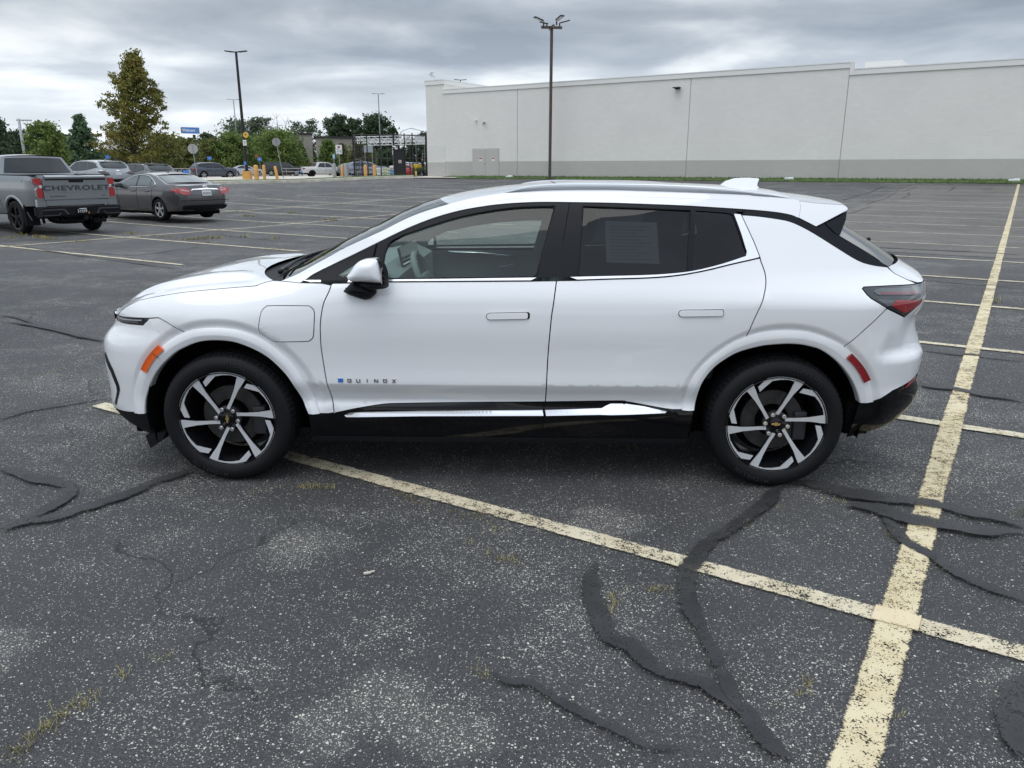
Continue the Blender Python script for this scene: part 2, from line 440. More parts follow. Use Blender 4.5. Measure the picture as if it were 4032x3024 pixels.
    base = mixc(N, L, mth(N, L, 'MULTIPLY', crack, .7), base, (.012, .012, .012))
    L(base, b.inputs["Base Color"]); b.inputs["Roughness"].default_value = .78; b.inputs["Specular IOR Level"].default_value = .35
    bp = N("ShaderNodeBump"); bp.inputs["Strength"].default_value = .8; bp.inputs["Distance"].default_value = .007
    h = mth(N, L, 'ADD', mth(N, L, 'MULTIPLY', fine, 1.0), mth(N, L, 'ADD', mth(N, L, 'MULTIPLY', st, .25), mth(N, L, 'MULTIPLY', crack, -1.0)))
    L(h, bp.inputs["Height"]); L(bp.outputs[0], b.inputs["Normal"])
    return m
def ribbon_mat(name, col, col2, wear_lo, wear_hi, rag=.18, rough=.7, scale=26, soft=.04):
    """flat marking with ragged edges and worn holes (uv: x along in metres, y across 0..1)"""
    m, nt, b, N, L = nodes(name); P = N("ShaderNodeNewGeometry").outputs["Position"]
    uv = N("ShaderNodeUVMap"); sp = N("ShaderNodeSeparateXYZ"); L(uv.outputs[0], sp.inputs[0])
    e = mth(N, L, 'ABSOLUTE', mth(N, L, 'SUBTRACT', sp.outputs[1], .5))
    n1 = noise_(N, L, P, scale, 4, .65); n2 = noise_(N, L, P, 4.5, 4, .6); n3 = noise_(N, L, P, 130, 2, .6)
    edge = mth(N, L, 'ADD', e, mth(N, L, 'MULTIPLY', mth(N, L, 'SUBTRACT', mth(N, L, 'ADD', mth(N, L, 'MULTIPLY', n1, .4), mth(N, L, 'ADD', mth(N, L, 'MULTIPLY', n2, .3), mth(N, L, 'MULTIPLY', n3, .3))), .5), rag*4.5))
    on = rng(N, L, edge, .42-soft, .42+soft, 1, 0)
    w = mth(N, L, 'ADD', mth(N, L, 'MULTIPLY', n3, .45), mth(N, L, 'ADD', mth(N, L, 'MULTIPLY', n1, .35), mth(N, L, 'MULTIPLY', n2, .2)))
    keep = rng(N, L, w, wear_lo, wear_hi, 1, 0)
    L(mth(N, L, 'MULTIPLY', on, keep), b.inputs["Alpha"])
    L(mixc(N, L, rng(N, L, n2, .35, .65), col, col2), b.inputs["Base Color"]); b.inputs["Roughness"].default_value = rough
    b.inputs["Specular IOR Level"].default_value = .3
    bp = N("ShaderNodeBump"); bp.inputs["Strength"].default_value = .4; bp.inputs["Distance"].default_value = .004
    L(noise_(N, L, P, 95, 3, .7), bp.inputs["Height"]); L(bp.outputs[0], b.inputs["Normal"])
    return m
ASPH = asphalt("asphalt", (.058, .058, .060), (.096, .096, .098))
ASPH2 = asphalt("asphalt_worn", (.120, .110, .099), (.175, .161, .145), .5)
LINEM = ribbon_mat("line_paint", (.60, .54, .40), (.53, .46, .32), .520, .570, .10)
LINEW = ribbon_mat("line_paint_worn", (.50, .45, .34), (.42, .38, .29), .50, .56, .12)
LINEY = ribbon_mat("line_paint_double", (.62, .54, .36), (.55, .46, .28), .515, .575, .12)
SEALM = ribbon_mat("crack_seal", (.024, .024, .025), (.038, .038, .038), .50, .66, .33, rough=.55, soft=.06)
STAINM = ribbon_mat("paint_overlap", (.66, .56, .38), (.62, .51, .33), .56, .66, .2)
CONC = mat("concrete", (.50, .46, .40), rough=.85, var=.16, vscale=.6, bump=.2, bscale=40)
KERB = mat("kerb_concrete", (.52, .48, .41), rough=.9, var=.25, vscale=1.5, bump=.3, bscale=20)
GRASSM = mat("grass", (.060, .105, .020), rough=.9, var=.45, vscale=3)
STRAW = mat("weed", (.24, .21, .085), rough=.9, var=.5, vscale=5)
# ground sheet, fine where it bends
def grid(name, ms, ns, m, dz=0.0, zf=None, smooth=True):
    V = []; F = []
    for a in ms:
        for b_ in ns:
            x, y = xy(a, b_); V.append((x, y, (zf or zg)(x, y)+dz))
    k = len(ns)
    for i in range(len(ms)-1):
        for j in range(k-1): F.append((i*k+j, (i+1)*k+j, (i+1)*k+j+1, i*k+j+1))
    o = mk(name, V, F, m, smooth=smooth); o["kind"] = "structure"; return o
ms = [-900, -400, -200, -120]+[-90+1.5*i for i in range(87)]+[60, 90, 150, 300, 900]
ns = [-600, -200, -60, -20, 0, 8]+[12+1.2*i for i in range(44)]+[70, 80, 95, 110, 140, 200, 400, 1200]
grid("ground", ms, ns, ASPH)
grid("asphalt_patch", [-5.1+1.5*i for i in range(24)], [17.35+1.2*i for i in range(26)]+[48.4], ASPH2, dz=.006)
def ribbon(name, pts, w, m, dz, sub=.6, kind="structure", wv=0.0, seed=1, taper=False):
    rnd = random.Random(seed); P = [Vector(p) for p in pts]; Q = []
    for a, b in zip(P, P[1:]):
        k = max(1, int((b-a).length/sub))
        for i in range(k): Q.append(a.lerp(b, i/k))
    Q.append(P[-1]); V = []; UV = []; s = 0
    for i, p in enumerate(Q):
        d = (Q[min(i+1, len(Q)-1)]-Q[max(i-1, 0)]).normalized(); nrm = Vector((-d.y, d.x))
        ww = w*(1+wv*(noise.noise((p.x*1.7, p.y*1.7, seed*3.1))))*(min(1, .15+min(i, len(Q)-1-i)*sub/.35) if taper else 1)
        if i: s += (Q[i]-Q[i-1]).length
        for k, t in enumerate((-.62, .62)):
            q = p+nrm*ww*t; V.append((q.x, q.y, zg(q.x, q.y)+dz)); UV.append((s, k))
    F = [(2*i, 2*i+2, 2*i+3, 2*i+1) for i in range(len(Q)-1)]
    o = mk(name, V, F, m); uv = o.data.uv_layers.new(name="UVMap")
    for lp in o.data.loops: uv.data[lp.index].uv = UV[lp.vertex_index]
    if kind: o["kind"] = kind
    return o
def bay(n, m0, m1, w=.10, mt=None, dz=.010):
    if abs(n-2.97) < .01: P = [(-3.03, 5.35), (1.48, 2.58), (6.6, -.57)]
    else: P = [xy(m_, n+.010*(m_+.16)) for m_ in (m0, m1)]
    return ribbon("bay_line", P, w, mt or LINEM, dz, sub=1.0)
N0, BAY = 2.97, 2.743
for k in range(-2, 17):
    n = N0+BAY*k
    bay(n, -5.45 if k == 0 else -6.1, 5.9, mt=LINEM if k < 6 else LINEW, w=.10)
for k in range(2, 13):
    n = N0+BAY*k
    if k < 5: bay(n, -24.5, -12.4)
    else: bay(n, -30.6, -12.4, mt=LINEM if k < 9 else LINEW)
ribbon("centre_line", [xy(-.16, -8), xy(-.16, 50.2)], .115, LINEY, .014, sub=.7, wv=.12, seed=4)
ribbon("centre_line", [xy(-18.55, 6), xy(-18.55, 44)], .10, LINEM, .014, sub=1)
ribbon("centre_line", [xy(-24.75, 12), xy(-24.75, 46)], .10, LINEM, .014, sub=1)
ribbon("paint_stain", [xy(-.24, N0), xy(-.08, N0)], .11, STAINM, .018, sub=.1)
SEALS = [(0.075, [(-2.95, 4.1), (-2.82, 4.05), (-2.65, 3.95), (-2.51, 3.9), (-2.42, 3.85), (-2.35, 3.75), (-2.34, 3.7), (-2.35, 3.6), (-2.37, 3.5), (-2.4, 3.4), (-2.47, 3.35)]), (0.075, [(-2.43, 3.3), (-2.38, 3.4), (-2.27, 3.45), (-2.18, 3.55), (-2.11, 3.65), (-2.03, 3.75), (-1.97, 3.9), (-1.88, 4.0), (-1.82, 4.1)]), (0.075, [(0.37, 3.0), (0.34, 2.9), (0.33, 2.8), (0.33, 2.7), (0.34, 2.55), (0.37, 2.45), (0.43, 2.4), (0.48, 2.3), (0.53, 2.25), (0.63, 2.2), (0.67, 2.15), (0.71, 2.1), (0.74, 2.05), (0.76, 1.95), (0.78, 1.9), (0.82, 1.85)]), (0.085, [(1.47, 3.85), (1.39, 3.75), (1.29, 3.6), (1.15, 3.45), (1.02, 3.3), (0.91, 3.2), (0.82, 3.05), (0.76, 2.95), (0.73, 2.85), (0.7, 2.7), (0.7, 2.6), (0.71, 2.45), (0.72, 2.3), (0.72, 2.15), (0.73, 2.05)]), (0.12, [(1.54, 3.9), (1.66, 3.85), (1.77, 3.75), (1.91, 3.7), (2.05, 3.65), (2.18, 3.6), (2.28, 3.5), (2.39, 3.45), (2.47, 3.35)]), (0.1, [(1.71, 3.6), (1.84, 3.55), (1.92, 3.45), (2.02, 3.4), (2.13, 3.35), (2.24, 3.3), (2.44, 3.3)]), (0.06, [(1.85, 3.5), (1.84, 3.4), (1.82, 3.25), (1.84, 3.15), (1.88, 3.05), (1.91, 2.9), (1.97, 2.8), (2.05, 2.7)]), (0.03, [(-0.07, 2.25), (-0.01, 2.2), (0.05, 2.2), (0.11, 2.15), (0.16, 2.1), (0.22, 2.05), (0.28, 2.0), (0.35, 1.95), (0.41, 1.9), (0.51, 1.9)]), (0.12, [(1.76, 2.25), (1.68, 2.15), (1.61, 2.05), (1.54, 1.95), (1.49, 1.85)]), (0.075, [(3.25, 5.9), (3.31, 5.8), (3.44, 5.75), (3.52, 5.65), (3.61, 5.55), (3.72, 5.5), (3.79, 5.4)]), (0.06, [(3.9, 7.1), (4.01, 7.0), (4.13, 6.9), (4.27, 6.85), (4.41, 6.75), (4.59, 6.65)]), (0.05, [(6.34, 11.8), (6.54, 11.65), (6.76, 11.45), (7.02, 11.25), (7.4, 11.0)]), (0.1, [(7.73, 16.55), (8.06, 16.3), (8.46, 16.05), (8.87, 15.8), (9.37, 15.55), (9.94, 14.95)]), (0.07, [(-6.01, 8.85), (-5.78, 8.75), (-5.4, 8.45), (-5.04, 8.15), (-4.7, 7.9), (-4.39, 7.65), (-4.1, 7.5)]), (0.06, [(-5.79, 8.5), (-5.44, 8.35), (-5.05, 8.1), (-4.61, 7.8), (-4.08, 7.45)]), (0.05, [(-3.53, 5.0), (-3.49, 5.1), (-3.44, 5.2), (-3.32, 5.3), (-3.19, 5.4), (-3.03, 5.55)]), (0.05, [(-8.38, 15.65), (-7.88, 15.4), (-7.42, 15.35), (-7.21, 15.8), (-7.11, 16.35), (-6.84, 17.05)]), (0.05, [(-10.77, 17.05), (-9.52, 15.95), (-8.42, 15.1), (-7.48, 14.45), (-6.63, 13.8), (-5.74, 13.15)]), (0.04, [(-8.32, 20.7), (-7.62, 20.2), (-6.93, 19.45), (-6.29, 18.95), (-5.63, 18.55), (-4.92, 18.1), (-4.02, 17.55)]), (0.04, [(-9.47, 27.6), (-8.41, 26.4), (-7.41, 25.5), (-6.5, 25.1), (-5.61, 24.3), (-4.74, 23.8), (-4.1, 23.5)]), (0.04, [(-12.85, 38.5), (-12.76, 39.5), (-12.29, 40.7), (-12.16, 37.2), (-12.0, 36.3)]), (0.04, [(-8.21, 28.3), (-7.87, 29.3), (-7.31, 30.4), (-6.99, 31.4)]), (0.05, [(-10.16, 37.5), (-10.01, 40.1), (-9.67, 43.0), (-8.66, 44.0), (-7.34, 45.4)]), (0.05, [(-13.56, 42.5), (-12.32, 42.3), (-11.55, 43.3), (-10.69, 45.5)]), (0.05, [(11.17, 26.1), (11.72, 26.8), (12.25, 27.6), (12.92, 28.6), (13.58, 29.6)]), (0.05, [(13.67, 30.3), (14.72, 31.9), (14.68, 32.2), (15.37, 32.8), (16.53, 34.6), (17.84, 36.8), (18.46, 37.7)]), (0.05, [(13.8, 32.9), (15.03, 34.8), (16.34, 36.7), (17.27, 38.0), (18.42, 40.0), (20.05, 42.6)]), (0.05, [(16.82, 33.9), (18.03, 35.7), (18.55, 36.9), (18.92, 37.4)]), (0.06, [(21.2, 38.3), (21.82, 39.1), (23.18, 41.3)]), (0.05, [(23.01, 38.3), (24.66, 40.4)]), (0.05, [(18.98, 38.3), (20.21, 40.0), (21.65, 42.0)])]
WEEDS = [(-1.48, 1.85, 0.03, 9), (-1.52, 1.9, 0.03, 9), (-1.51, 1.9, 0.03, 9), (-1.5, 1.9, 0.03, 9), (-1.49, 1.9, 0.03, 9), (-1.48, 1.9, 0.03, 9), (-1.48, 1.9, 0.03, 9), (-1.47, 1.9, 0.03, 9), (-1.46, 1.9, 0.03, 9), (-1.45, 1.9, 0.03, 9), (-1.45, 1.9, 0.03, 9), (-1.48, 1.95, 0.03, 9), (-1.47, 1.95, 0.03, 9), (-1.46, 1.95, 0.03, 9), (-1.46, 2.0, 0.032, 10), (-1.45, 2.0, 0.032, 10), (-1.44, 2.0, 0.032, 10), (-1.44, 2.0, 0.032, 10), (-1.43, 2.0, 0.032, 10), (-1.42, 2.0, 0.032, 10), (-1.45, 2.05, 0.032, 10), (-1.44, 2.05, 0.032, 10), (-1.43, 2.05, 0.032, 10), (-1.42, 2.05, 0.032, 10), (-1.43, 2.1, 0.03, 9), (-1.42, 2.1, 0.03, 9), (-1.41, 2.1, 0.03, 9), (-1.4, 2.1, 0.03, 9), (-1.4, 2.1, 0.03, 9), (-1.39, 2.1, 0.03, 9), (-1.38, 2.1, 0.03, 9), (-1.37, 2.1, 0.03, 9), (-1.4, 2.15, 0.03, 9), (-1.39, 2.15, 0.03, 9), (-1.34, 2.25, 0.03, 12), (-1.33, 2.25, 0.03, 12), (-1.24, 2.3, 0.024, 7), (-1.26, 2.35, 0.024, 7), (-1.25, 2.35, 0.024, 7), (-1.24, 2.35, 0.024, 7), (-1.23, 2.35, 0.024, 7), (-1.22, 2.35, 0.024, 7), (-1.21, 2.35, 0.024, 7), (-1.41, 3.8, 0.02, 6), (-1.4, 3.8, 0.02, 6), (-1.38, 3.8, 0.02, 6), (-1.36, 3.8, 0.02, 6), (-1.35, 3.8, 0.02, 6), (-1.33, 3.8, 0.02, 6), (-1.32, 3.8, 0.02, 6), (-1.3, 3.8, 0.02, 6), (-1.3, 3.85, 0.02, 6), (-1.28, 3.85, 0.02, 6), (-1.27, 3.85, 0.02, 6), (-1.25, 3.85, 0.02, 6), (-1.16, 3.85, 0.035, 9), (-1.15, 3.85, 0.035, 9), (-1.13, 3.85, 0.035, 9), (-1.12, 3.85, 0.035, 9), (-1.11, 3.85, 0.035, 9), (-1.1, 3.85, 0.035, 9), (-1.09, 3.85, 0.035, 9), (-1.07, 3.85, 0.035, 9), (-1.06, 3.85, 0.035, 9), (-1.05, 3.85, 0.035, 9), (-1.04, 3.85, 0.035, 9), (-1.02, 3.85, 0.035, 9), (-1.01, 3.85, 0.035, 9), (-1.0, 3.85, 0.035, 9), (-0.99, 3.85, 0.035, 9), (-0.97, 3.85, 0.035, 9), (-0.76, 3.9, 0.02, 5), (-0.74, 3.9, 0.02, 5), (-0.71, 3.9, 0.02, 5), (-0.69, 3.9, 0.02, 5), (-0.64, 3.8, 0.03, 8), (-0.61, 3.75, 0.03, 8), (-0.6, 3.75, 0.03, 8), (-0.58, 3.75, 0.03, 8), (-0.56, 3.7, 0.03, 8), (-0.54, 3.7, 0.03, 8), (-0.52, 3.7, 0.03, 8), (-0.51, 3.7, 0.03, 8), (-0.49, 3.65, 0.03, 8), (-0.47, 3.65, 0.03, 8), (-0.45, 3.65, 0.03, 8), (-0.43, 3.6, 0.03, 8), (-0.33, 3.55, 0.02, 5), (-0.32, 3.55, 0.02, 5), (-0.31, 3.55, 0.02, 5), (-0.3, 3.55, 0.02, 5), (-0.29, 3.55, 0.02, 5), (-0.24, 3.5, 0.03, 8), (-0.23, 3.5, 0.03, 8), (-0.21, 3.5, 0.03, 8), (-0.2, 3.5, 0.03, 8), (-0.19, 3.5, 0.03, 8), (-0.18, 3.5, 0.03, 8), (-0.17, 3.5, 0.03, 8), (-0.15, 3.45, 0.03, 8), (-0.14, 3.45, 0.03, 8), (-0.12, 3.4, 0.03, 8), (-0.1, 3.35, 0.03, 8), (-0.09, 3.35, 0.03, 8), (-0.08, 3.35, 0.03, 8), (-0.07, 3.35, 0.03, 8), (-0.21, 3.2, 0.03, 6), (-0.2, 3.2, 0.03, 6), (-0.19, 3.2, 0.03, 6), (-0.18, 3.2, 0.03, 6), (-0.11, 3.1, 0.03, 10), (-0.1, 3.1, 0.03, 10), (-0.06, 3.05, 0.03, 8), (-0.05, 3.05, 0.03, 8), (-0.04, 3.05, 0.03, 8), (-0.03, 3.05, 0.03, 8), (-0.02, 3.05, 0.03, 8), (-0.01, 3.05, 0.03, 8), (0.0, 3.05, 0.03, 8), (0.01, 3.05, 0.03, 8), (0.02, 3.0, 0.03, 8), (0.41, 2.75, 0.03, 10), (0.41, 2.75, 0.03, 10), (0.41, 2.75, 0.03, 10), (0.4, 2.7, 0.03, 10), (0.4, 2.7, 0.03, 10), (0.4, 2.7, 0.03, 10), (0.39, 2.65, 0.03, 10), (0.39, 2.65, 0.03, 10), (0.48, 2.8, 0.025, 8), (0.56, 2.8, 0.025, 8), (0.57, 2.8, 0.025, 8), (0.58, 2.8, 0.025, 8), (0.59, 2.8, 0.025, 8), (0.6, 2.8, 0.025, 8), (0.61, 2.8, 0.025, 8), (0.62, 2.8, 0.025, 8), (0.63, 2.8, 0.025, 8), (0.64, 2.8, 0.025, 8), (0.65, 2.8, 0.025, 8), (-0.09, 2.25, 0.035, 14), (-0.09, 2.25, 0.035, 14), (0.74, 3.05, 0.03, 14), (0.72, 3.0, 0.03, 14), (1.35, 3.6, 0.03, 10), (1.42, 3.7, 0.03, 10), (1.26, 3.55, 0.03, 10), (1.13, 3.4, 0.03, 10), (1.14, 3.4, 0.03, 10), (1.63, 3.7, 0.03, 10), (1.71, 3.65, 0.03, 10), (1.8, 3.3, 0.03, 10), (1.8, 3.25, 0.03, 10), (2.52, 3.5, 0.03, 10), (2.54, 3.5, 0.03, 10), (2.59, 3.55, 0.03, 10), (1.87, 3.0, 0.025, 8), (1.87, 3.0, 0.025, 8), (1.88, 3.0, 0.025, 8), (1.89, 3.0, 0.025, 8), (1.87, 2.95, 0.025, 8), (0.95, 2.15, 0.03, 9), (0.95, 2.15, 0.03, 9), (0.96, 2.15, 0.03, 9), (0.99, 2.2, 0.03, 9), (0.99, 2.2, 0.03, 9), (1.0, 2.2, 0.03, 9), (0.86, 2.1, 0.025, 10), (1.22, 2.05, 0.025, 10), (0.78, 3.1, 0.025, 10), (-4.03, 6.05, 0.03, 5), (-4.01, 6.05, 0.03, 5), (-4.02, 6.1, 0.03, 5), (-4.0, 6.1, 0.03, 5), (-3.97, 6.1, 0.03, 5), (-3.98, 6.15, 0.03, 5), (-3.96, 6.15, 0.03, 5), (-3.97, 6.2, 0.03, 5), (-3.95, 6.2, 0.03, 5), (-3.96, 6.25, 0.03, 5), (-3.93, 6.25, 0.03, 5), (-3.91, 6.25, 0.03, 5), (-3.92, 6.3, 0.03, 5), (-3.89, 6.3, 0.03, 5), (-3.9, 6.35, 0.03, 5), (-3.88, 6.35, 0.03, 5), (-3.89, 6.4, 0.03, 5), (-3.86, 6.4, 0.03, 5), (-4.06, 5.9, 0.02, 4), (-4.06, 5.95, 0.02, 4), (-4.03, 5.95, 0.02, 4), (-4.03, 6.0, 0.02, 4), (-11.92, 19.4, 0.1, 8), (-11.87, 19.35, 0.1, 8), (-11.81, 19.3, 0.1, 8), (-11.75, 19.25, 0.1, 8), (-11.7, 19.2, 0.1, 8), (-11.64, 19.15, 0.1, 8), (-11.59, 19.1, 0.1, 8), (-11.53, 19.05, 0.1, 8), (-11.48, 19.0, 0.1, 8), (-11.45, 19.0, 0.1, 8), (-11.4, 18.95, 0.1, 8), (-11.35, 18.9, 0.1, 8), (-11.29, 18.85, 0.1, 8), (-11.24, 18.8, 0.1, 8), (-11.18, 18.75, 0.1, 8), (-11.13, 18.7, 0.1, 8), (-12.62, 20.0, 0.1, 8), (-12.57, 19.95, 0.1, 8), (-12.53, 19.9, 0.1, 8), (-12.45, 19.8, 0.1, 8), (-12.41, 19.75, 0.1, 8), (-12.42, 19.1, 0.08, 7), (-12.37, 19.05, 0.08, 7), (-12.31, 19.0, 0.08, 7), (-12.26, 18.95, 0.08, 7), (-12.21, 18.9, 0.08, 7), (-10.5, 18.05, 0.05, 6), (-10.44, 18.05, 0.05, 6), (-10.42, 18.1, 0.05, 6), (-10.37, 18.1, 0.05, 6), (-10.34, 18.15, 0.05, 6), (-10.29, 18.15, 0.05, 6), (-10.26, 18.2, 0.05, 6), (-10.21, 18.2, 0.05, 6), (-10.18, 18.25, 0.05, 6), (-10.12, 18.25, 0.05, 6), (-10.1, 18.3, 0.05, 6), (-10.04, 18.3, 0.05, 6), (-10.16, 20.5, 0.08, 8), (-10.13, 20.5, 0.08, 8), (-10.06, 20.4, 0.08, 8), (-10.04, 20.4, 0.08, 8), (-9.97, 20.3, 0.08, 8), (-9.89, 20.2, 0.08, 8), (-9.45, 19.75, 0.05, 5), (-9.36, 19.7, 0.05, 5), (-9.27, 19.65, 0.05, 5), (-9.2, 19.65, 0.05, 5), (-9.11, 19.6, 0.05, 5), (-9.05, 19.6, 0.05, 5), (-8.96, 19.55, 0.05, 5), (-8.87, 19.5, 0.05, 5), (-8.8, 19.5, 0.05, 5), (-8.71, 19.45, 0.05, 5), (-8.65, 19.45, 0.05, 5), (-8.56, 19.4, 0.05, 5), (-8.47, 19.35, 0.05, 5), (-8.41, 19.35, 0.05, 5), (-7.26, 18.0, 0.05, 5), (-7.19, 17.95, 0.05, 5), (-7.11, 17.9, 0.05, 5), (-7.06, 17.9, 0.05, 5), (-6.98, 17.85, 0.05, 5), (-6.9, 17.8, 0.05, 5), (-11.03, 17.05, 0.05, 6), (-11.0, 17.05, 0.05, 6), (-10.97, 17.05, 0.05, 6), (-10.93, 17.05, 0.05, 6), (-10.9, 17.05, 0.05, 6), (-10.87, 17.05, 0.05, 6), (-7.9, 18.65, 0.1, 6), (-7.86, 18.65, 0.1, 6), (-7.84, 18.7, 0.1, 6), (-7.81, 18.7, 0.1, 6), (-7.79, 18.75, 0.1, 6), (-7.76, 18.75, 0.1, 6), (-7.74, 18.8, 0.1, 6), (-7.71, 18.8, 0.1, 6), (-7.67, 18.8, 0.1, 6), (-7.65, 18.85, 0.1, 6), (-7.62, 18.85, 0.1, 6), (-7.6, 18.9, 0.1, 6), (-7.56, 18.9, 0.1, 6), (-7.55, 18.95, 0.1, 6), (-7.51, 18.95, 0.1, 6), (-7.47, 18.95, 0.1, 6), (-7.46, 19.0, 0.1, 6), (-7.42, 19.0, 0.1, 6), (-7.4, 19.05, 0.1, 6), (-7.37, 19.05, 0.1, 6), (-7.35, 19.1, 0.1, 6), (-7.31, 19.1, 0.1, 6), (-7.28, 19.1, 0.1, 6), (-7.26, 19.15, 0.1, 6), (-7.22, 19.15, 0.1, 6), (-7.2, 19.2, 0.1, 6), (-9.28, 27.1, 0.12, 8), (-9.24, 27.1, 0.12, 8), (-9.21, 27.1, 0.12, 8), (-9.17, 27.1, 0.12, 8), (-9.13, 27.1, 0.12, 8), (-9.09, 27.1, 0.12, 8), (-9.02, 27.0, 0.12, 8), (-8.98, 27.0, 0.12, 8), (-8.94, 27.0, 0.12, 8), (-8.91, 27.0, 0.12, 8), (-8.23, 28.8, 0.1, 6), (-8.16, 28.7, 0.1, 6), (-8.13, 28.7, 0.1, 6), (-8.09, 28.7, 0.1, 6), (-8.05, 28.7, 0.1, 6), (-7.98, 28.6, 0.1, 6), (-7.95, 28.6, 0.1, 6), (-7.91, 28.6, 0.1, 6), (-6.7, 19.4, 0.1, 7), (-6.69, 19.4, 0.1, 7), (-6.67, 19.4, 0.1, 7), (-6.66, 19.4, 0.1, 7), (-5.84, 18.95, 0.1, 6), (-5.82, 18.95, 0.1, 6), (-5.81, 18.95, 0.1, 6), (-5.79, 18.95, 0.1, 6), (-5.99, 25.1, 0.12, 7), (-5.99, 25.2, 0.12, 7), (-5.95, 25.2, 0.12, 7), (-5.92, 25.2, 0.12, 7), (-5.88, 25.2, 0.12, 7), (-5.85, 25.2, 0.12, 7), (-5.82, 25.2, 0.12, 7), (-5.78, 25.2, 0.12, 7), (-5.75, 25.2, 0.12, 7), (-5.72, 25.2, 0.12, 7), (-5.68, 25.2, 0.12, 7), (-5.65, 25.2, 0.12, 7), (-10.67, 28.2, 0.06, 5), (-10.63, 28.3, 0.06, 5), (-10.58, 28.4, 0.06, 5), (-10.54, 28.5, 0.06, 5), (-10.49, 28.6, 0.06, 5), (-10.41, 28.6, 0.06, 5), (-10.36, 28.7, 0.06, 5), (-10.31, 28.8, 0.06, 5), (-10.26, 28.9, 0.06, 5), (-10.21, 29.0, 0.06, 5), (-10.13, 29.0, 0.06, 5), (-10.08, 29.1, 0.06, 5), (-10.03, 29.2, 0.06, 5), (-9.98, 29.3, 0.06, 5), (-8.64, 39.9, 0.12, 5), (-8.53, 40.0, 0.12, 5), (-8.44, 40.2, 0.12, 5), (-8.34, 40.3, 0.12, 5), (-8.25, 40.5, 0.12, 5), (-8.14, 40.6, 0.12, 5), (-8.05, 40.8, 0.12, 5), (-7.93, 40.9, 0.12, 5), (-7.84, 41.1, 0.12, 5), (-7.73, 41.2, 0.12, 5), (-7.63, 41.4, 0.12, 5), (-7.52, 41.5, 0.12, 5), (-6.73, 43.9, 0.1, 5), (-6.61, 44.0, 0.1, 5), (-6.48, 44.1, 0.1, 5), (-6.36, 44.2, 0.1, 5), (-6.23, 44.3, 0.1, 5), (-6.11, 44.4, 0.1, 5), (-5.98, 44.5, 0.1, 5), (-5.85, 44.6, 0.1, 5), (-5.72, 44.7, 0.1, 5), (-5.6, 44.8, 0.1, 5), (-5.19, 16.55, 0.06, 5), (-5.12, 16.5, 0.06, 5), (-5.07, 16.5, 0.06, 5), (-5.0, 16.45, 0.06, 5), (-4.95, 16.45, 0.06, 5), (-4.89, 16.4, 0.06, 5), (-4.83, 16.4, 0.06, 5), (-4.77, 16.35, 0.06, 5), (-4.89, 32.4, 0.1, 5), (-4.82, 32.5, 0.1, 5), (-4.75, 32.6, 0.1, 5), (-4.67, 32.7, 0.1, 5), (-4.59, 32.7, 0.1, 5), (-4.51, 32.8, 0.1, 5), (19.12, 36.7, 0.01, 1), (6.3, 9.9, 0.06, 8), (6.3, 9.85, 0.06, 8)]

for i, (w, pts) in enumerate(SEALS):
    Q = cr(pts, 5); ribbon("crack_seal", Q, w*.86, SEALM, .016+.0014*(i % 6), sub=.06 if pts[0][1] < 12 else .3, wv=.6, seed=i+1, taper=True)
# weeds growing out of the cracks
rnd = random.Random(7); V = []; F = []
for x, y, h, n in WEEDS:
    for i in range(n if y > 8 else max(3, int(n*.6))):
        a = rnd.uniform(0, 2*PI); r = abs(rnd.gauss(0, .022 if y < 8 else .09)); bx = x+r*math.cos(a); by = y+r*math.sin(a); z = zg(bx, by)
        b = rnd.uniform(0, 2*PI); l = h*rnd.uniform(.4, 1.35); t = rnd.uniform(.2, 1.2); wd = .0013 if y < 8 else .006
        k = len(V); dx, dy = math.cos(b), math.sin(b)
        V += [(bx-dy*wd, by+dx*wd, z), (bx+dy*wd, by-dx*wd, z), (bx+dx*l*t*.5-dy*wd*.7, by+dy*l*t*.5+dx*wd*.7, z+l*.6), (bx+dx*l*t*.5+dy*wd*.7, by+dy*l*t*.5-dx*wd*.7, z+l*.6), (bx+dx*l*t, by+dy*l*t, z+l*(.9-.4*t))]
        F += [(k, k+1, k+3, k+2), (k+2, k+3, k+4)]
o = mk("weeds", V, F, STRAW); tag(o, "dry yellow-green weeds growing along the cracks in the asphalt", "weeds", kind="stuff")
# litter on the asphalt
bm = bmesh.new()
for px, py, s in ((0, 0, .03), (.02, .012, .018)): box(bm, (px, py, .004), (s, s*.45, .006), Matrix.Rotation(.3, 3, 'Z'))
o = bmo("litter", bm, PAPER if "PAPER" in globals() else CONC); o.location = (-.62, 2.93, zg(-.62, 2.93)+.003); tag(o, "scrap of white paper lying on the asphalt below the car", "litter")

# ---------------------------------------------------------------- materials of the vehicles
WHITE = mat("white_paint", (.745, .755, .772), rough=.42, coat=1.0, coat_rough=.02)
GLOSSBLACK = mat("gloss_black", (.002, .002, .003), rough=.08, spec=.4)
SATINBLACK = mat("satin_black", (.010, .011, .014), rough=.30, spec=.14)
MATTEBLACK = mat("black_plastic", (.008, .008, .010), rough=.62, spec=.2, bump=.12, bscale=400)
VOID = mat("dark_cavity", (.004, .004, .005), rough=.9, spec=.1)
CHROME = mat("chrome", (.92, .92, .94), rough=.06, metal=1)
SATINCHROME = mat("satin_chrome", (.86, .84, .86), rough=.22, metal=1)
MACHINED = mat("machined_alloy", (.62, .63, .65), rough=.32, metal=.35)
DARKALLOY = mat("dark_alloy", (.008, .008, .010), rough=.2, spec=.35)
GREYALLOY = mat("grey_alloy", (.05, .052, .058), rough=.4, metal=.2, spec=.3)
RUBBER = mat("rubber", (.0065, .0068, .008), rough=.6, spec=.22, bump=.15, bscale=250)
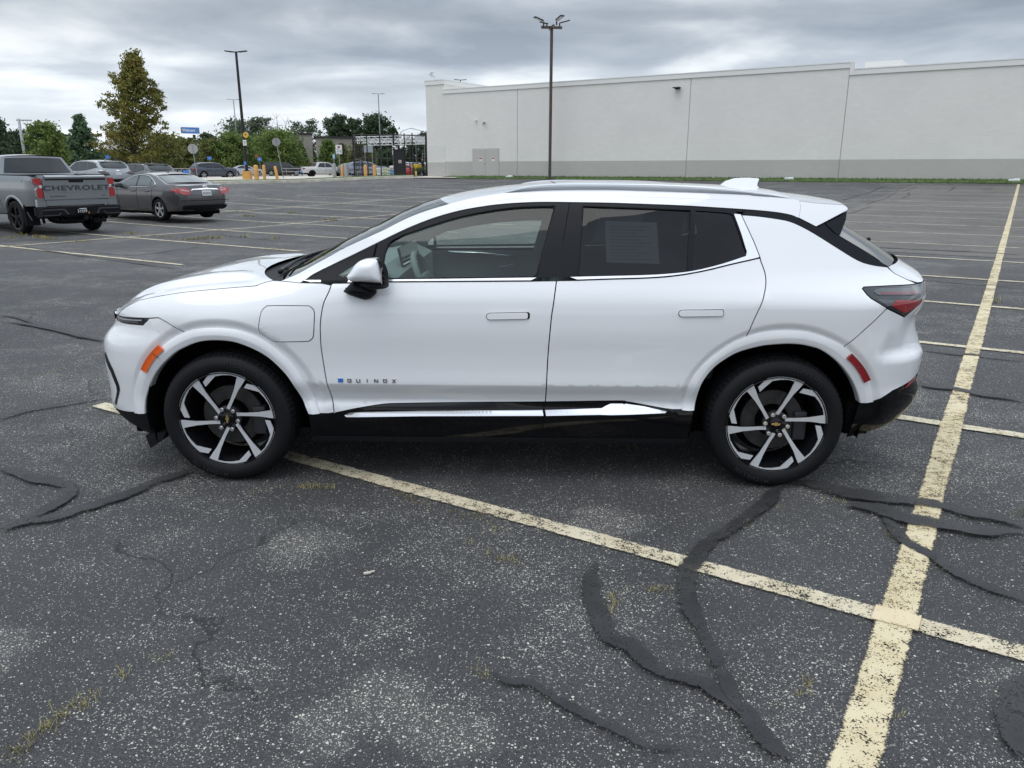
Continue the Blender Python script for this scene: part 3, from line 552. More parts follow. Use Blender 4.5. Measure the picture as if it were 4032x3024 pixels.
IRON = mat("brake_iron", (.05, .048, .048), rough=.45, metal=.5, var=.3, vscale=20)
RAILS = mat("silver_rail", (.70, .72, .75), rough=.28, metal=.5, coat=.4)
TRIM = mat("cabin_trim", (.22, .24, .24), rough=.7)
TRIMLIGHT = mat("cabin_trim_light", (.26, .28, .28), rough=.8)
SEATM = mat("seat_cloth", (.12, .125, .125), rough=.85, var=.1)
AMBER = mat("amber_lens", (.85, .12, .008), rough=.2, coat=1)
REDL = mat("red_lens", (.26, .006, .012), rough=.2, coat=1)
REDDIM = mat("red_lens_dim", (.13, .022, .030), rough=.15, coat=1)
LAMPDARK = mat("lamp_dark", (.012, .013, .014), rough=.08, coat=1)
LAMPGREY = mat("lamp_grey", (.065, .07, .075), rough=.15, coat=1)
LAMPCLEAR = mat("lamp_clear", (.42, .43, .46), rough=.1, coat=1)
BLUE = mat("blue_badge", (.03, .16, .52), rough=.25, coat=.6)
GOLD = mat("gold_emblem", (.75, .50, .22), rough=.2, metal=.9)
PAPER = mat("paper", (.62, .64, .62), rough=.8)
INK = mat("ink", (.05, .05, .06), rough=.8)
GLASS = glassmat("green_glass", (.78, .88, .83), 1.5)
SHIELD = glassmat("windscreen_glass", (.62, .72, .68), 1.5)
REARGLASS = mat("rear_glass", (.020, .023, .025), rough=.05, spec=.9)
PRIVACY = glassmat("privacy_glass", (.17, .185, .19), 1.45)
# ---------------------------------------------------------------- white crossover in the middle of the picture
D = {"hoodseam": [(-2.082, 0.908), (-2.038, 0.941), (-1.982, 0.971), (-1.909, 1.000), (-1.795, 1.024), (-1.684, 1.042), (-1.556, 1.055), (-1.451, 1.064), (-1.365, 1.071), (-1.290, 1.077), (-1.270, 1.084), (-1.241, 1.094), (-1.195, 1.105)], "cowlcorner": [(-1.147, 1.104)], "pillar_top": [(-1.145, 1.104), (-1.122, 1.113), (-1.055, 1.141), (-0.971, 1.186), (-0.885, 1.231), (-0.802, 1.275), (-0.621, 1.355), (-0.564, 1.383), (-0.478, 1.424), (-0.383, 1.459), (-0.266, 1.493)], "roofedge": [(-0.266, 1.493), (-0.191, 1.512), (-0.095, 1.531), (0.016, 1.546), (0.099, 1.552), (0.220, 1.559), (0.341, 1.562), (0.444, 1.563), (0.582, 1.563), (0.823, 1.556), (1.063, 1.548), (1.310, 1.538), (1.321, 1.535), (1.442, 1.527), (1.534, 1.519), (1.573, 1.510)], "dlo_top": [(-1.038, 1.099), (-1.006, 1.118), (-0.968, 1.144), (-0.862, 1.195), (-0.756, 1.244), (-0.618, 1.310), (-0.547, 1.344), (-0.452, 1.386), (-0.333, 1.429), (-0.213, 1.461), (-0.093, 1.482), (0.027, 1.496), (0.148, 1.503), (0.244, 1.505), (0.365, 1.504), (0.579, 1.501), (0.771, 1.495), (0.962, 1.488), (1.153, 1.477), (1.252, 1.471), (1.362, 1.463), (1.458, 1.453), (1.525, 1.440), (1.557, 1.426), (1.599, 1.406), (1.648, 1.382)], "band_bot": [(1.259, 1.442), (1.360, 1.433), (1.455, 1.420), (1.512, 1.408), (1.572, 1.383), (1.642, 1.345), (1.735, 1.288), (1.827, 1.232), (1.875, 1.209), (1.904, 1.200), (1.950, 1.190), (2.021, 1.180)], "band_glass": [(1.752, 1.346), (1.834, 1.299), (1.930, 1.244), (2.027, 1.182)], "spoil_seam": [(1.573, 1.510), (1.576, 1.485), (1.569, 1.453), (1.560, 1.426)], "spoil_bot": [(1.560, 1.426), (1.648, 1.382)], "spoil_tri": [(1.648, 1.382), (1.752, 1.346)], "belt_bot": [(-1.038, 1.099), (-0.857, 1.100), (-0.582, 1.108), (-0.131, 1.113), (0.299, 1.118), (0.574, 1.127), (0.762, 1.133), (0.902, 1.144), (1.043, 1.166), (1.185, 1.198), (1.286, 1.219), (1.343, 1.231)], "belt_top": [(-1.029, 1.109), (-0.859, 1.114), (-0.583, 1.120), (-0.321, 1.124), (-0.037, 1.129), (0.299, 1.135), (0.481, 1.140), (0.715, 1.146), (0.856, 1.153), (0.996, 1.168), (1.138, 1.200), (1.248, 1.233), (1.270, 1.241), (1.277, 1.255)], "qchrome": [(1.276, 1.255), (1.272, 1.275), (1.253, 1.346), (1.221, 1.444), (1.259, 1.440), (1.317, 1.306), (1.343, 1.231)], "fglass": [(0.290, 1.483), (0.148, 1.480), (0.052, 1.473), (-0.068, 1.457), (-0.188, 1.434), (-0.307, 1.402), (-0.426, 1.363), (-0.574, 1.303), (-0.603, 1.175), (-0.617, 1.122), (0.195, 1.135)], "tri_black": [(-0.967, 1.115), (-0.639, 1.271), (-0.647, 1.218)], "tri_glass": [(-0.835, 1.140), (-0.756, 1.188), (-0.689, 1.218), (-0.663, 1.204), (-0.683, 1.134), (-0.835, 1.134)], "rglass": [(0.435, 1.483), (0.722, 1.474), (0.999, 1.463), (0.970, 1.164), (0.856, 1.154), (0.668, 1.146), (0.410, 1.140)], "qglass": [(1.023, 1.464), (1.152, 1.456), (1.204, 1.449), (1.216, 1.440), (1.241, 1.359), (1.274, 1.257), (1.265, 1.239), (1.186, 1.217), (1.091, 1.193), (0.996, 1.169)], "bseam": [(0.367, 1.504), (0.340, 1.354), (0.303, 1.135), (0.299, 1.117), (0.283, 0.997), (0.269, 0.899), (0.276, 0.953), (0.259, 0.726), (0.250, 0.465), (0.238, 0.290)], "fseam": [(-0.859, 1.114), (-0.865, 1.098), (-0.877, 1.059), (-0.901, 1.007), (-0.915, 0.950), (-0.924, 0.888), (-0.927, 0.824), (-0.928, 0.758), (-0.918, 0.631), (-0.891, 0.401), (-0.872, 0.270)], "rseam": [(1.341, 1.228), (1.362, 1.162), (1.362, 1.106), (1.339, 1.032), (1.301, 0.932), (1.277, 0.851), (1.265, 0.780), (1.253, 0.748)], "charge": [(-1.241, 0.926), (-1.237, 0.946), (-1.233, 0.956), (-1.225, 0.968), (-1.210, 0.979), (-1.189, 0.985), (-0.999, 0.988), (-0.974, 0.984), (-0.957, 0.970), (-0.952, 0.950), (-0.955, 0.904), (-0.960, 0.858), (-0.966, 0.827), (-0.983, 0.810), (-1.009, 0.803), (-1.156, 0.799), (-1.183, 0.803), (-1.239, 0.840), (-1.249, 0.856), (-1.250, 0.880)], "fhandle": [(-0.061, 0.934), (-0.054, 0.951), (-0.039, 0.959), (0.060, 0.962), (0.154, 0.964), (0.163, 0.957), (0.164, 0.940), (0.149, 0.927), (0.060, 0.924), (-0.049, 0.921)], "rhandle": [(0.920, 0.952), (0.933, 0.973), (0.947, 0.978), (1.039, 0.982), (1.135, 0.986), (1.144, 0.980), (1.148, 0.966), (1.140, 0.950), (1.041, 0.946), (0.934, 0.942)], "rock_top": [(-1.033, 0.392), (-0.963, 0.394), (-0.893, 0.399), (-0.764, 0.427), (-0.627, 0.448), (-0.521, 0.453), (-0.205, 0.460), (0.247, 0.468), (0.632, 0.478), (0.674, 0.475), (0.789, 0.455), (0.928, 0.436), (1.038, 0.435)], "rock_chrome": [(-0.835, 0.388), (-0.807, 0.403), (-0.743, 0.408), (-0.415, 0.418), (0.237, 0.433), (0.550, 0.441), (0.597, 0.463), (0.675, 0.464), (0.778, 0.451), (0.897, 0.428), (0.887, 0.420), (0.242, 0.405), (-0.415, 0.391), (-0.825, 0.380)], "rock_bot": [(-1.025, 0.268), (-0.878, 0.270), (0.005, 0.275), (1.018, 0.280)], "rock_lip": [(-1.029, 0.238), (0.005, 0.243), (1.011, 0.249)], "archf_in": [(-1.950, 0.374), (-1.936, 0.455), (-1.902, 0.522), (-1.864, 0.589), (-1.817, 0.646), (-1.765, 0.694), (-1.714, 0.735), (-1.657, 0.764), (-1.599, 0.787), (-1.542, 0.799), (-1.468, 0.801), (-1.395, 0.793), (-1.338, 0.774), (-1.289, 0.752), (-1.233, 0.719), (-1.186, 0.677), (-1.119, 0.594), (-1.076, 0.494), (-1.047, 0.427), (-1.033, 0.394)], "archf_out": [(-2.029, 0.369), (-2.016, 0.458), (-1.993, 0.525), (-1.963, 0.584), (-1.928, 0.637), (-1.887, 0.682), (-1.839, 0.728), (-1.786, 0.769), (-1.728, 0.809), (-1.671, 0.839), (-1.616, 0.857), (-1.564, 0.866), (-1.513, 0.869), (-1.461, 0.869), (-1.403, 0.864), (-1.352, 0.855), (-1.295, 0.836), (-1.246, 0.813), (-1.191, 0.774), (-1.143, 0.731), (-1.096, 0.682), (-1.057, 0.625), (-1.011, 0.520), (-0.980, 0.435), (-0.969, 0.396)], "archr_in": [(1.043, 0.434), (1.051, 0.499), (1.062, 0.572), (1.089, 0.627), (1.131, 0.682), (1.184, 0.725), (1.237, 0.758), (1.301, 0.780), (1.370, 0.797), (1.450, 0.805), (1.501, 0.807), (1.552, 0.804), (1.604, 0.794), (1.656, 0.778), (1.717, 0.741), (1.769, 0.698), (1.817, 0.646), (1.857, 0.589), (1.886, 0.533), (1.904, 0.486)], "archr_out": [(0.975, 0.435), (0.980, 0.473), (0.985, 0.522), (1.002, 0.592), (1.034, 0.650), (1.072, 0.701), (1.119, 0.748), (1.167, 0.786), (1.224, 0.824), (1.282, 0.849), (1.341, 0.866), (1.401, 0.876), (1.472, 0.880), (1.542, 0.878), (1.603, 0.868), (1.666, 0.848), (1.719, 0.827), (1.773, 0.798), (1.818, 0.762), (1.865, 0.720), (1.903, 0.669), (1.937, 0.611), (1.961, 0.551), (1.979, 0.490)], "bump_seam": [(-1.834, 0.915), (-1.790, 0.917), (-1.748, 0.899), (-1.690, 0.864), (-1.661, 0.842)], "headlamp": [(-2.105, 0.891), (-2.038, 0.900), (-1.929, 0.907), (-1.845, 0.912), (-1.892, 0.872), (-1.976, 0.868), (-2.045, 0.865), (-2.093, 0.863)], "fmark": [(-1.797, 0.763), (-1.772, 0.749), (-1.809, 0.711), (-1.849, 0.673), (-1.878, 0.644), (-1.895, 0.630), (-1.925, 0.629), (-1.906, 0.656), (-1.884, 0.683), (-1.861, 0.706), (-1.839, 0.727)], "rmark": [(1.794, 0.741), (1.817, 0.755), (1.858, 0.710), (1.878, 0.686), (1.900, 0.657), (1.924, 0.615), (1.919, 0.611), (1.899, 0.612), (1.878, 0.651), (1.864, 0.669), (1.845, 0.686)], "fb_bot": [(-2.389, 0.249), (-2.116, 0.358), (-2.027, 0.368), (-1.950, 0.374)], "fskirt_bot": [(-2.371, 0.112), (-2.341, 0.095), (-2.257, 0.071)], "grille": [(-2.206, 0.688), (-2.140, 0.607), (-2.115, 0.527), (-2.112, 0.494), (-2.129, 0.462), (-2.185, 0.377), (-2.192, 0.392), (-2.144, 0.473), (-2.141, 0.502), (-2.170, 0.581), (-2.230, 0.661)], "taillamp": [(1.851, 1.085), (1.861, 1.092), (1.878, 1.093), (2.001, 1.095), (2.168, 1.092), (2.226, 1.091), (2.252, 1.083), (2.254, 1.071), (2.232, 1.053), (2.212, 1.035), (2.191, 1.015), (2.169, 0.994), (2.085, 0.941), (1.968, 0.994), (1.882, 1.044), (1.867, 1.059)], "tail_bar": [(1.904, 1.070), (1.922, 1.080), (1.954, 1.084), (2.223, 1.076), (2.223, 1.063), (2.186, 1.045), (1.933, 1.054), (1.915, 1.060)], "tail_red": [(1.938, 1.068), (2.179, 1.062), (2.179, 1.049), (1.944, 1.057)], "tail_red2": [(1.987, 1.008), (2.019, 1.031), (2.200, 1.018), (2.180, 0.997), (2.089, 0.963), (2.053, 0.973)], "rb_seam": [(1.968, 0.993), (1.781, 0.800)], "rb_bot": [(1.905, 0.483), (1.979, 0.490), (2.075, 0.546), (2.183, 0.576), (2.229, 0.586)], "rlow_bot": [(2.215, 0.432), (2.192, 0.410), (2.141, 0.380), (2.026, 0.357), (1.873, 0.323)], "tailgate_seam": [(2.028, 1.173), (2.054, 1.151), (2.130, 1.115), (2.173, 1.094)], "rbump_crease": [(2.072, 0.936), (1.949, 0.765)], "badge": [(-0.847, 0.603), (-0.526, 0.606), (-0.527, 0.584), (-0.848, 0.581)]}
D["bseam"] = [(.367, 1.504), (.340, 1.354), (.303, 1.135), (.299, 1.117), (.283, .997), (.274, .930), (.259, .726), (.250, .465), (.238, .286)]
def panel_raw(outline, off=0.0, holes=(), gap=0.0, skirt=.012, side=-1, step=.05, surf=None, extra=(), inward=False):
    f0 = surf or S; fo = off if callable(off) else None
    f = (lambda x, z: f0(x, z)+fo(x, z)) if fo else f0
    of = 0.0 if fo else off
    P = dedupe(outline)
    if gap: P = inset(P, gap)
    V2, F, loops = tri2d(P, holes, step, extra)
    V = []; Nn = []; fl = -1 if inward else 1
    for x, z in V2:
        n = SN(x, z, side, f); V.append(Vector((x, side*f(x, z), z))+Vector(n)*of); Nn.append(tuple(fl*c for c in n))
    F2 = []
    for t in F:
        a, b, c = (V[i] for i in t)
        if ((b-a).cross(c-a)).dot(Vector(Nn[t[0]])) < 0: t = t[::-1]
        F2.append(t)
    if skirt:
        for li, lp in enumerate(loops):
            s = 1 if area2(lp) > 0 else -1
            if li: s = -s
            base = len(V); n = len(lp)
            for i in range(n):
                a, b = Vector(lp[i-1]), Vector(lp[(i+1) % n]); d = (b-a)
                if d.length < 1e-9: d = Vector((1, 0))
                d.normalize(); no = (d.y*s, 0, -d.x*s)
                x, z = lp[i]; p = Vector((x, side*f(x, z), z))+Vector(SN(x, z, side, f))*of
                V += [p, p-Vector((0, side*skirt, 0))]; Nn += [no, no]
            for i in range(n):
                j = (i+1) % n; q = (base+2*i, base+2*j, base+2*j+1, base+2*i+1)
                a, b, c = V[q[0]], V[q[1]], V[q[2]]
                if ((b-a).cross(c-a)).dot(Vector(Nn[q[0]])) < 0: q = q[::-1]
                F2.append(q)
    return V, F2, Nn
def panel(name, outline, m, parent, **kw):
    V, F, Nn = panel_raw(outline, **kw); return mk(name, V, F, m, parent, normals=Nn)
def strips_raw(edge, cx, cz, pw=2.0, pz=2.0, nw=24, flip=False, mod=None, drop=0.0, surf=None):
    """cross strips between the near edge and its mirror; edge = [(x, z)], cx / cz = centre line x and z for every edge point"""
    f = surf or S; V = []; F = []; n = len(edge)
    for i, (x, z) in enumerate(edge):
        y = f(x, z)
        for k in range(2*nw+1):
            w = (k-nw)/nw; a = abs(w)
            px = cx[i]+(x-cx[i])*a**pw; pz_ = cz[i]+(z-cz[i])*a**pz
            if mod: pz_ += mod(i/(n-1), w)
            V.append(Vector((px, w*y, pz_-drop)))
    r = 2*nw+1
    for i in range(n-1):
        for k in range(2*nw):
            q = (i*r+k, i*r+k+1, (i+1)*r+k+1, (i+1)*r+k); F.append(q[::-1] if flip else q)
    N = [Vector((0, 0, 0)) for v in V]
    for q in F:
        nn = (V[q[2]]-V[q[0]]).cross(V[q[3]]-V[q[1]])
        for k in q: N[k] += nn
    return V, F, [tuple(v.normalized() if v.length > 1e-12 else Vector((0, 0, 1))) for v in N]
def strips(name, edge, cx, cz, m, parent, **kw):
    V, F, N = strips_raw(edge, cx, cz, **kw); return mk(name, V, F, m, parent, normals=N)
def joined(name, raws, m, parent):
    V = []; F = []; N = []
    for v, f, n in raws:
        b = len(V); V += list(v); N += list(n); F += [tuple(i+b for i in q) for q in f]
    return mk(name, V, F, m, parent, normals=N)
def cut(L, x0=None, x1=None): return [p for p in L if (x0 is None or p[0] >= x0) and (x1 is None or p[0] <= x1)]
fseam = cr(D["fseam"], 4); rock = cr(D["rock_top"], 3); belt = cr(D["belt_bot"], 3); beltt = cr(D["belt_top"], 3)
bse = cr(D["bseam"], 3); rse = cr(D["rseam"], 5); afi = cr(D["archf_in"], 3); afo = cr(D["archf_out"], 3)
ari = cr(D["archr_in"], 3); aro = cr(D["archr_out"], 3); dlo = cr(D["dlo_top"], 3); pil = cr(D["pillar_top"], 3)
roofe = cr(D["roofedge"], 3); hoods = cr(D["hoodseam"], 4); bandb = cr(D["band_bot"], 3)
bse_low = [p for p in bse if p[1] <= 1.12]; bse_up = [p for p in bse if p[1] >= 1.13]
FX = [(XF(z)+.0015, z) for z in [.34+.02*i for i in range(27)]]        # front corner, bottom to top
RX = [(XR(z)-.0015, z) for z in [.30+.02*i for i in range(41)]]
car = empty("crossover_car", (-.04223, 4.81789, 0), R(-1.82565), "white electric crossover parked side-on across the bay lines, filling the middle", "car")
RINGS = [(c+r*math.cos(a*PI/60), WHZ+r*math.sin(a*PI/60)) for c in (-WHX, WHX) for r in (.500, .512, .524, .537, .550, .563, .576) for a in range(-6, 67)]
ROWS = [(-1.0+.035*i, z) for i in range(62) for z in (.485, .50, .525, .55, .565, .570, .575, .59, .62, .66, .72)]
NOSE = [(XF(z)+d, z) for z in [.36+.025*i for i in range(22)] for d in (.006, .014, .026, .042)]+[(XR(z)-d, z) for z in [.32+.025*i for i in range(32)] for d in (.006, .014, .026, .042)]
for side in (-1, 1):
    g = .003
    hl_top = [(XF(.893)+.002, .893)]+D["headlamp"][1:4]; hl_bot = D["headlamp"][3:7]+[(XF(.862)+.002, .862)]
    # front bumper
    arcA = [p for p in afi if p[0] <= -1.63]
    o = hl_bot[:]+[p for p in FX[::-1] if .36 < p[1] < .855]+[(XF(.353)+.004, .353), (-2.20, .3535)]+D["fb_bot"][1:]+arcA+[(-1.658, .843), (-1.69, .864), (-1.748, .899), (-1.79, .917)]
    bumper = panel("front_bumper", o, WHITE, car, gap=g, extra=RINGS+ROWS+NOSE, side=side)
    # fender
    o = D["headlamp"][3:0:-1]+[(XF(.896)+.002, .896), (XF(.903)+.003, .903), (-2.10, .906)]+hoods+[tuple(D["cowlcorner"][0]), (-1.038, 1.0985)]+[p for p in belt if -1.03 < p[0] < -.862]
    o += [p for p in fseam if p[1] < 1.095 and p[1] > .40]+[p for p in rock[::-1] if p[0] < -.90]+[p for p in afi[::-1] if p[0] > -1.63]+[(-1.658, .843), (-1.69, .864), (-1.748, .899), (-1.79, .917)]
    fender = panel("fender", o, WHITE, car, gap=g, extra=RINGS+ROWS+NOSE, side=side)
    # charge flap: a rounded lid with its own gap
    ch = cr(D["charge"]+[D["charge"][0]], 3)[:-1]
    gp = panel("charge_gap", inset(ch, -.002), VOID, fender, off=.0009, skirt=0, side=side, step=.04)
    lid = panel("charge_flap", ch, WHITE, fender, off=.0022, gap=.002, skirt=.004, side=side, step=.04)
    # A pillar and cant rail up to the spoiler
    o = [tuple(D["cowlcorner"][0])]+pil[1:]+roofe[1:]+D["spoil_seam"][1:]+[p for p in dlo[::-1] if p[0] < 1.55]+[(-1.038, 1.0985)]
    panel("roof_side", o, WHITE, car, side=side, step=.04)
    # doors
    fd = between(belt, -.858, .298)+betweenz(bse, .470, 1.110)[::-1]+between(rock, -.894, .2495)[::-1]+betweenz(fseam, .400, 1.095)
    fdoor = panel("front_door", fd, WHITE, car, gap=g, extra=RINGS+ROWS+NOSE, side=side)
    rd = between(belt, .300, 1.342)+[p for p in rse if p[1] > .768 and p[1] < 1.225]+between([p for p in ari if p[0] < 1.3], 1.05, 1.252)[::-1]+[(1.046, .45)]+between(rock, .2505, 1.038)[::-1]+betweenz(bse, .470, 1.110)
    rdoor = panel("rear_door", rd, WHITE, car, gap=g, extra=RINGS+ROWS+NOSE, side=side)
    # quarter panel and rear bumper
    lampT = [(XR(1.09)-.002, 1.091)]+[tuple(p) for p in D["taillamp"][4::-1]]; lampB = [tuple(p) for p in D["taillamp"][:11:-1]]
    arcQ = between([p for p in ari if 1.1 < p[0] < 1.80], 1.252, 1.735)
    o = [(1.343, 1.231), (1.317, 1.306), (1.259, 1.4405)]+bandb[1:]+[(2.028, 1.173), (2.054, 1.151), (2.13, 1.116), (2.18, 1.0945)]+lampT[1:]+lampB[:3]+[(1.968, .9935)]+D["rb_seam"][1:]+[(1.735, .728)]+arcQ[::-1]+[p for p in rse[::-1] if .768 < p[1] < 1.225]
    quarter = panel("quarter_panel", o, WHITE, car, gap=g, extra=RINGS+ROWS+NOSE, side=side)
    o = [(1.968, .9925), (2.084, .940), (2.169, .993), (2.212, 1.034), (XR(1.05)-.002, 1.052)]+[p for p in RX[::-1] if .615 < p[1] < 1.05]+[(2.235, .592)]+[tuple(p) for p in D["rb_bot"][3::-1]]+[p for p in ari[::-1] if p[0] > 1.735][::1]+D["rb_seam"][::-1]
    rbump = panel("rear_bumper", o, WHITE, car, gap=g, extra=RINGS+ROWS+NOSE, side=side)
    # black lower bumpers
    o = [(XF(.349)+.004, .349), (-2.20, .3495)]+[(p[0], p[1]-.004) for p in D["fb_bot"][1:]]+[(-1.945, .30), (-1.925, .195), (-2.02, .20), (-2.10, .205), (-2.17, .215), (XF(.25)+.01, .25), (XF(.30)+.004, .30)]
    panel("front_skirt", o, MATTEBLACK, car, off=-.002, side=side, step=.035)
    o = [(1.904, .484), (1.977, .488), (2.075, .543), (2.183, .573), (2.235, .589), (XR(.60)-.003, .605), (XR(.56)-.002, .56), (XR(.50)-.002, .50), (XR(.45)-.002, .45), (2.27, .405), (2.192, .375), (2.141, .352), (2.03, .322), (1.872, .285), (1.888, .40)]
    panel("rear_skirt", o, GLOSSBLACK, car, off=.003, side=side, step=.035)
    panel("reflector", [(2.15, .556), (2.175, .575), (2.235, .600), (2.225, .578), (2.16, .553)], REDL, car, off=.0075, skirt=.004, side=side)
    # rocker cladding, chrome line, lower lip
    lip = D["rock_lip"]
    o = rock[:]+[(1.02, .266), (.005, .262), (-1.027, .256)]
    rk = panel("rocker_cladding", o, GLOSSBLACK, car, off=.003, gap=.001, side=side, step=.035)
    panel("rocker_lip", [(-1.03, .262), (.005, .267), (1.02, .270), (1.012, .240), (.004, .236), (-1.031, .231)], MATTEBLACK, rk, off=.006, skirt=.05, side=side)
    rc = D["rock_chrome"]; rtop = pchip([-.84, -.747, -.417, .237, .551, .597, .675, .779, .90], [.390, .403, .413, .429, .438, .463, .464, .449, .424])
    def tilt_off(x, z): return .006+.38*max(0, rtop(x)-z)
    panel("chrome_strip", [rc[0], rc[1], rc[2], rc[3], (.235, .4288), (.240, .4005), rc[12], rc[13]], SATINCHROME, rk, off=tilt_off, skirt=.006, side=side, step=.02)
    panel("chrome_strip", [(.249, .429), rc[5], rc[6], rc[7], rc[8], rc[9], rc[10], (.254, .4003)], SATINCHROME, rk, off=tilt_off, skirt=.006, side=side, step=.03)
    for sx in (.243, ):
        bm = bmesh.new(); tube(bm, [(sx-.001*k, side*(S(sx, .47-.026*k)+.0042), .47-.026*k) for k in range(8)], .003, 6); bmo("seam", bm, VOID, rk)
    # black window frames, glass
    hole_f = inset(cr(D["fglass"][:9], 2)+D["fglass"][9:], 0); tri = D["tri_glass"]
    o = between(dlo, -1.036, .366)+betweenz(bse, 1.137, 1.498)[::-1]+between(beltt, -1.027, .302)[::-1]
    frame = panel("window_frame", o, SATINBLACK, fdoor, off=-.004, holes=(hole_f, tri), gap=.0015, skirt=.014, side=side, step=.035)
    o = between(dlo, .368, 1.250)+[(1.2205, 1.444), (1.2525, 1.346), (1.2715, 1.275), (1.2755, 1.255)]+between([p for p in beltt if p[0] < 1.272], .304, 1.268)[::-1]+betweenz(bse, 1.137, 1.498)
    frame2 = panel("window_frame", o, SATINBLACK, rdoor, off=-.004, holes=(D["rglass"], D["qglass"]), gap=.0015, skirt=.014, side=side, step=.035)
    panel("window_glass", inset(hole_f, -.010), GLASS, fdoor, off=-.012, skirt=0, side=side)
    panel("quarter_light", inset(tri, -.010), GLASS, fdoor, off=-.012, skirt=0, side=side)
    panel("window_glass", inset(D["rglass"], -.008), PRIVACY, rdoor, off=-.010, skirt=0, side=side)
    panel("quarter_light", inset(D["qglass"], -.008), PRIVACY, rdoor, off=-.010, skirt=0, side=side)
    for hole, who in ((hole_f, fdoor), (D["rglass"], rdoor)):           # rubber lips round the glass
        bm = bmesh.new(); lp = resample([(x, side*(S(x, z)-.006), z) for x, z in hole+[hole[0]]], 90); tube(bm, lp, .0055, 6); bmo("window_seal", bm, MATTEBLACK, who, smooth=True)
    bm = bmesh.new(); tube(bm, [(-.640, side*(S(-.64, 1.30)-.002), 1.292), (-.66, side*(S(-.66, 1.2)-.002), 1.20), (-.672, side*(S(-.672, 1.13)-.002), 1.125)], .005, 6); bmo("pillar_seam", bm, VOID, fdoor)
    # chrome along the belt
    def chrome(x0, x1, who):
        o = [(x, z-.0005) for x, z in beltt if x0 < x < x1]+[(x, z+.0035) for x, z in belt[::-1] if x0 < x < x1]
        return panel("chrome_moulding", o, SATINCHROME, who, off=.005, skirt=.008, side=side, step=.03)
    chrome(-1.036, -.863, fender); chrome(-.857, .296, fdoor)
    o = [(x, z-.0005) for x, z in beltt if .303 < x < 1.272]+[(1.2755, 1.262), (1.271, 1.275), (1.2525, 1.346), (1.2205, 1.444), (1.255, 1.441), (1.313, 1.306), (1.338, 1.235)]+[(x, z+.0035) for x, z in belt[::-1] if .303 < x < 1.335]
    panel("chrome_moulding", o, SATINCHROME, rdoor, off=.004, skirt=.008, side=side, step=.03)
    # black band over the quarter panel to the tailgate glass
    o = [p for p in dlo if p[0] > 1.253]+[(1.752, 1.346), (1.834, 1.299), (1.93, 1.244), (2.027, 1.182)]+bandb[::-1]
    panel("roof_band", o, SATINBLACK, car, off=-.003, gap=.001, side=side, step=.035)
    # arch trims: a swept strip, proud of the body
    for ai, ao, who in ((afi, afo, fender), (ari, aro, quarter)):
        A = resample(ai, 60); B = resample(ao, 60); V = []; F = []; prof = ((0, -.05), (.0, .006), (.06, .012), (.40, .020), (.46, .0205), (.88, .013), (.96, .009), (1.0, -.006))
        for a, b in zip(A, B):
            for u, of in prof:
                p = a.lerp(b, u); n = SN(p.x, p.y, side); y = S(p.x, p.y)+of; V.append((p.x, side*y, p.y))
        k = len(prof)
        for i in range(len(A)-1):
            for j in range(k-1): F.append((i*k+j, i*k+j+1, (i+1)*k+j+1, (i+1)*k+j))
        t = mk("arch_trim", V, F, WHITE, who, smooth=True); t.data.set_sharp_from_angle(angle=R(28))
        bm = bmesh.new(); bm.from_mesh(t.data); bmesh.ops.recalc_face_normals(bm, faces=bm.faces[:]); bm.to_mesh(t.data); bm.free()
    mark = lambda c, a0, a1: [(c+.522*math.cos(R(a0+(a1-a0)*k/8)), WHZ+.522*math.sin(R(a0+(a1-a0)*k/8))) for k in range(9)]+[(c+.487*math.cos(R(a1+(a0-a1)*k/8)), WHZ+.487*math.sin(R(a1+(a0-a1)*k/8))) for k in range(9)]
    panel("side_marker", mark(-WHX, 127.5, 148.5), AMBER, fender, off=lambda a, b: .030, skirt=.016, side=side, step=.02)
    panel("side_marker", mark(WHX, 50, 29.5), REDL, quarter, off=lambda a, b: .030, skirt=.012, side=side, step=.02)
    for (xa, za), (xb, zb), who in (((-1.835, .735), (-1.797, .704), fender), ((1.838, .690), (1.874, .688), quarter)):
        bm = bmesh.new(); tube(bm, [(xa, side*(S(xa, za)+.0347), za), (xb, side*(S(xb, zb)+.0347), zb)], .0015, 6); bmo("lens_joint", bm, INK, who)
    # door handles in their pockets
    for key, who, dx in (("fhandle", fdoor, -.006), ("rhandle", rdoor, -.003)):
        xs_ = [p[0] for p in D[key]]; a0, a1 = min(xs_), max(xs_); tilt = .025; zc_ = sum(p[1] for p in D[key])/len(xs_); hh = .0185
        def pill(x0, x1, h, rl, rr):
            out = []
            for cx_, cz_, r0, st in ((x0+rl, -h+rl*.75, rl, 180), (x1-rr, -h+rr, rr, 270), (x1-rr, h-rr, rr, 0), (x0+rl, h-rl*.75, rl, 90)):
                for k in range(6):
                    a = R(st+18*k); out.append((cx_+r0*math.cos(a), cz_+r0*(.75 if r0 == rl else 1)*math.sin(a)))
            return [(x, zc_+z+tilt*(x-(a0+a1)/2)) for x, z in out]
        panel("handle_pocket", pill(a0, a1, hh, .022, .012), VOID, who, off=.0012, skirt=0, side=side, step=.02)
        panel("door_handle", pill(a0+.003, a1-(.010 if who is fdoor else .004), hh-.003, .020, .010), WHITE, who, off=.009, skirt=.012, side=side, step=.02)
    # lamps
    o = [(XF(.891)+.002, .891)]+[(-2.105, .893), (-2.038, .8985), (-1.929, .9055), (-1.85, .9105), (-1.893, .873), (-1.976, .869), (-2.045, .866), (-2.10, .8645), (XF(.864)+.002, .864)]
    hl = panel("headlamp", o, LAMPDARK, car, off=-.010, skirt=.0, side=side, step=.03)
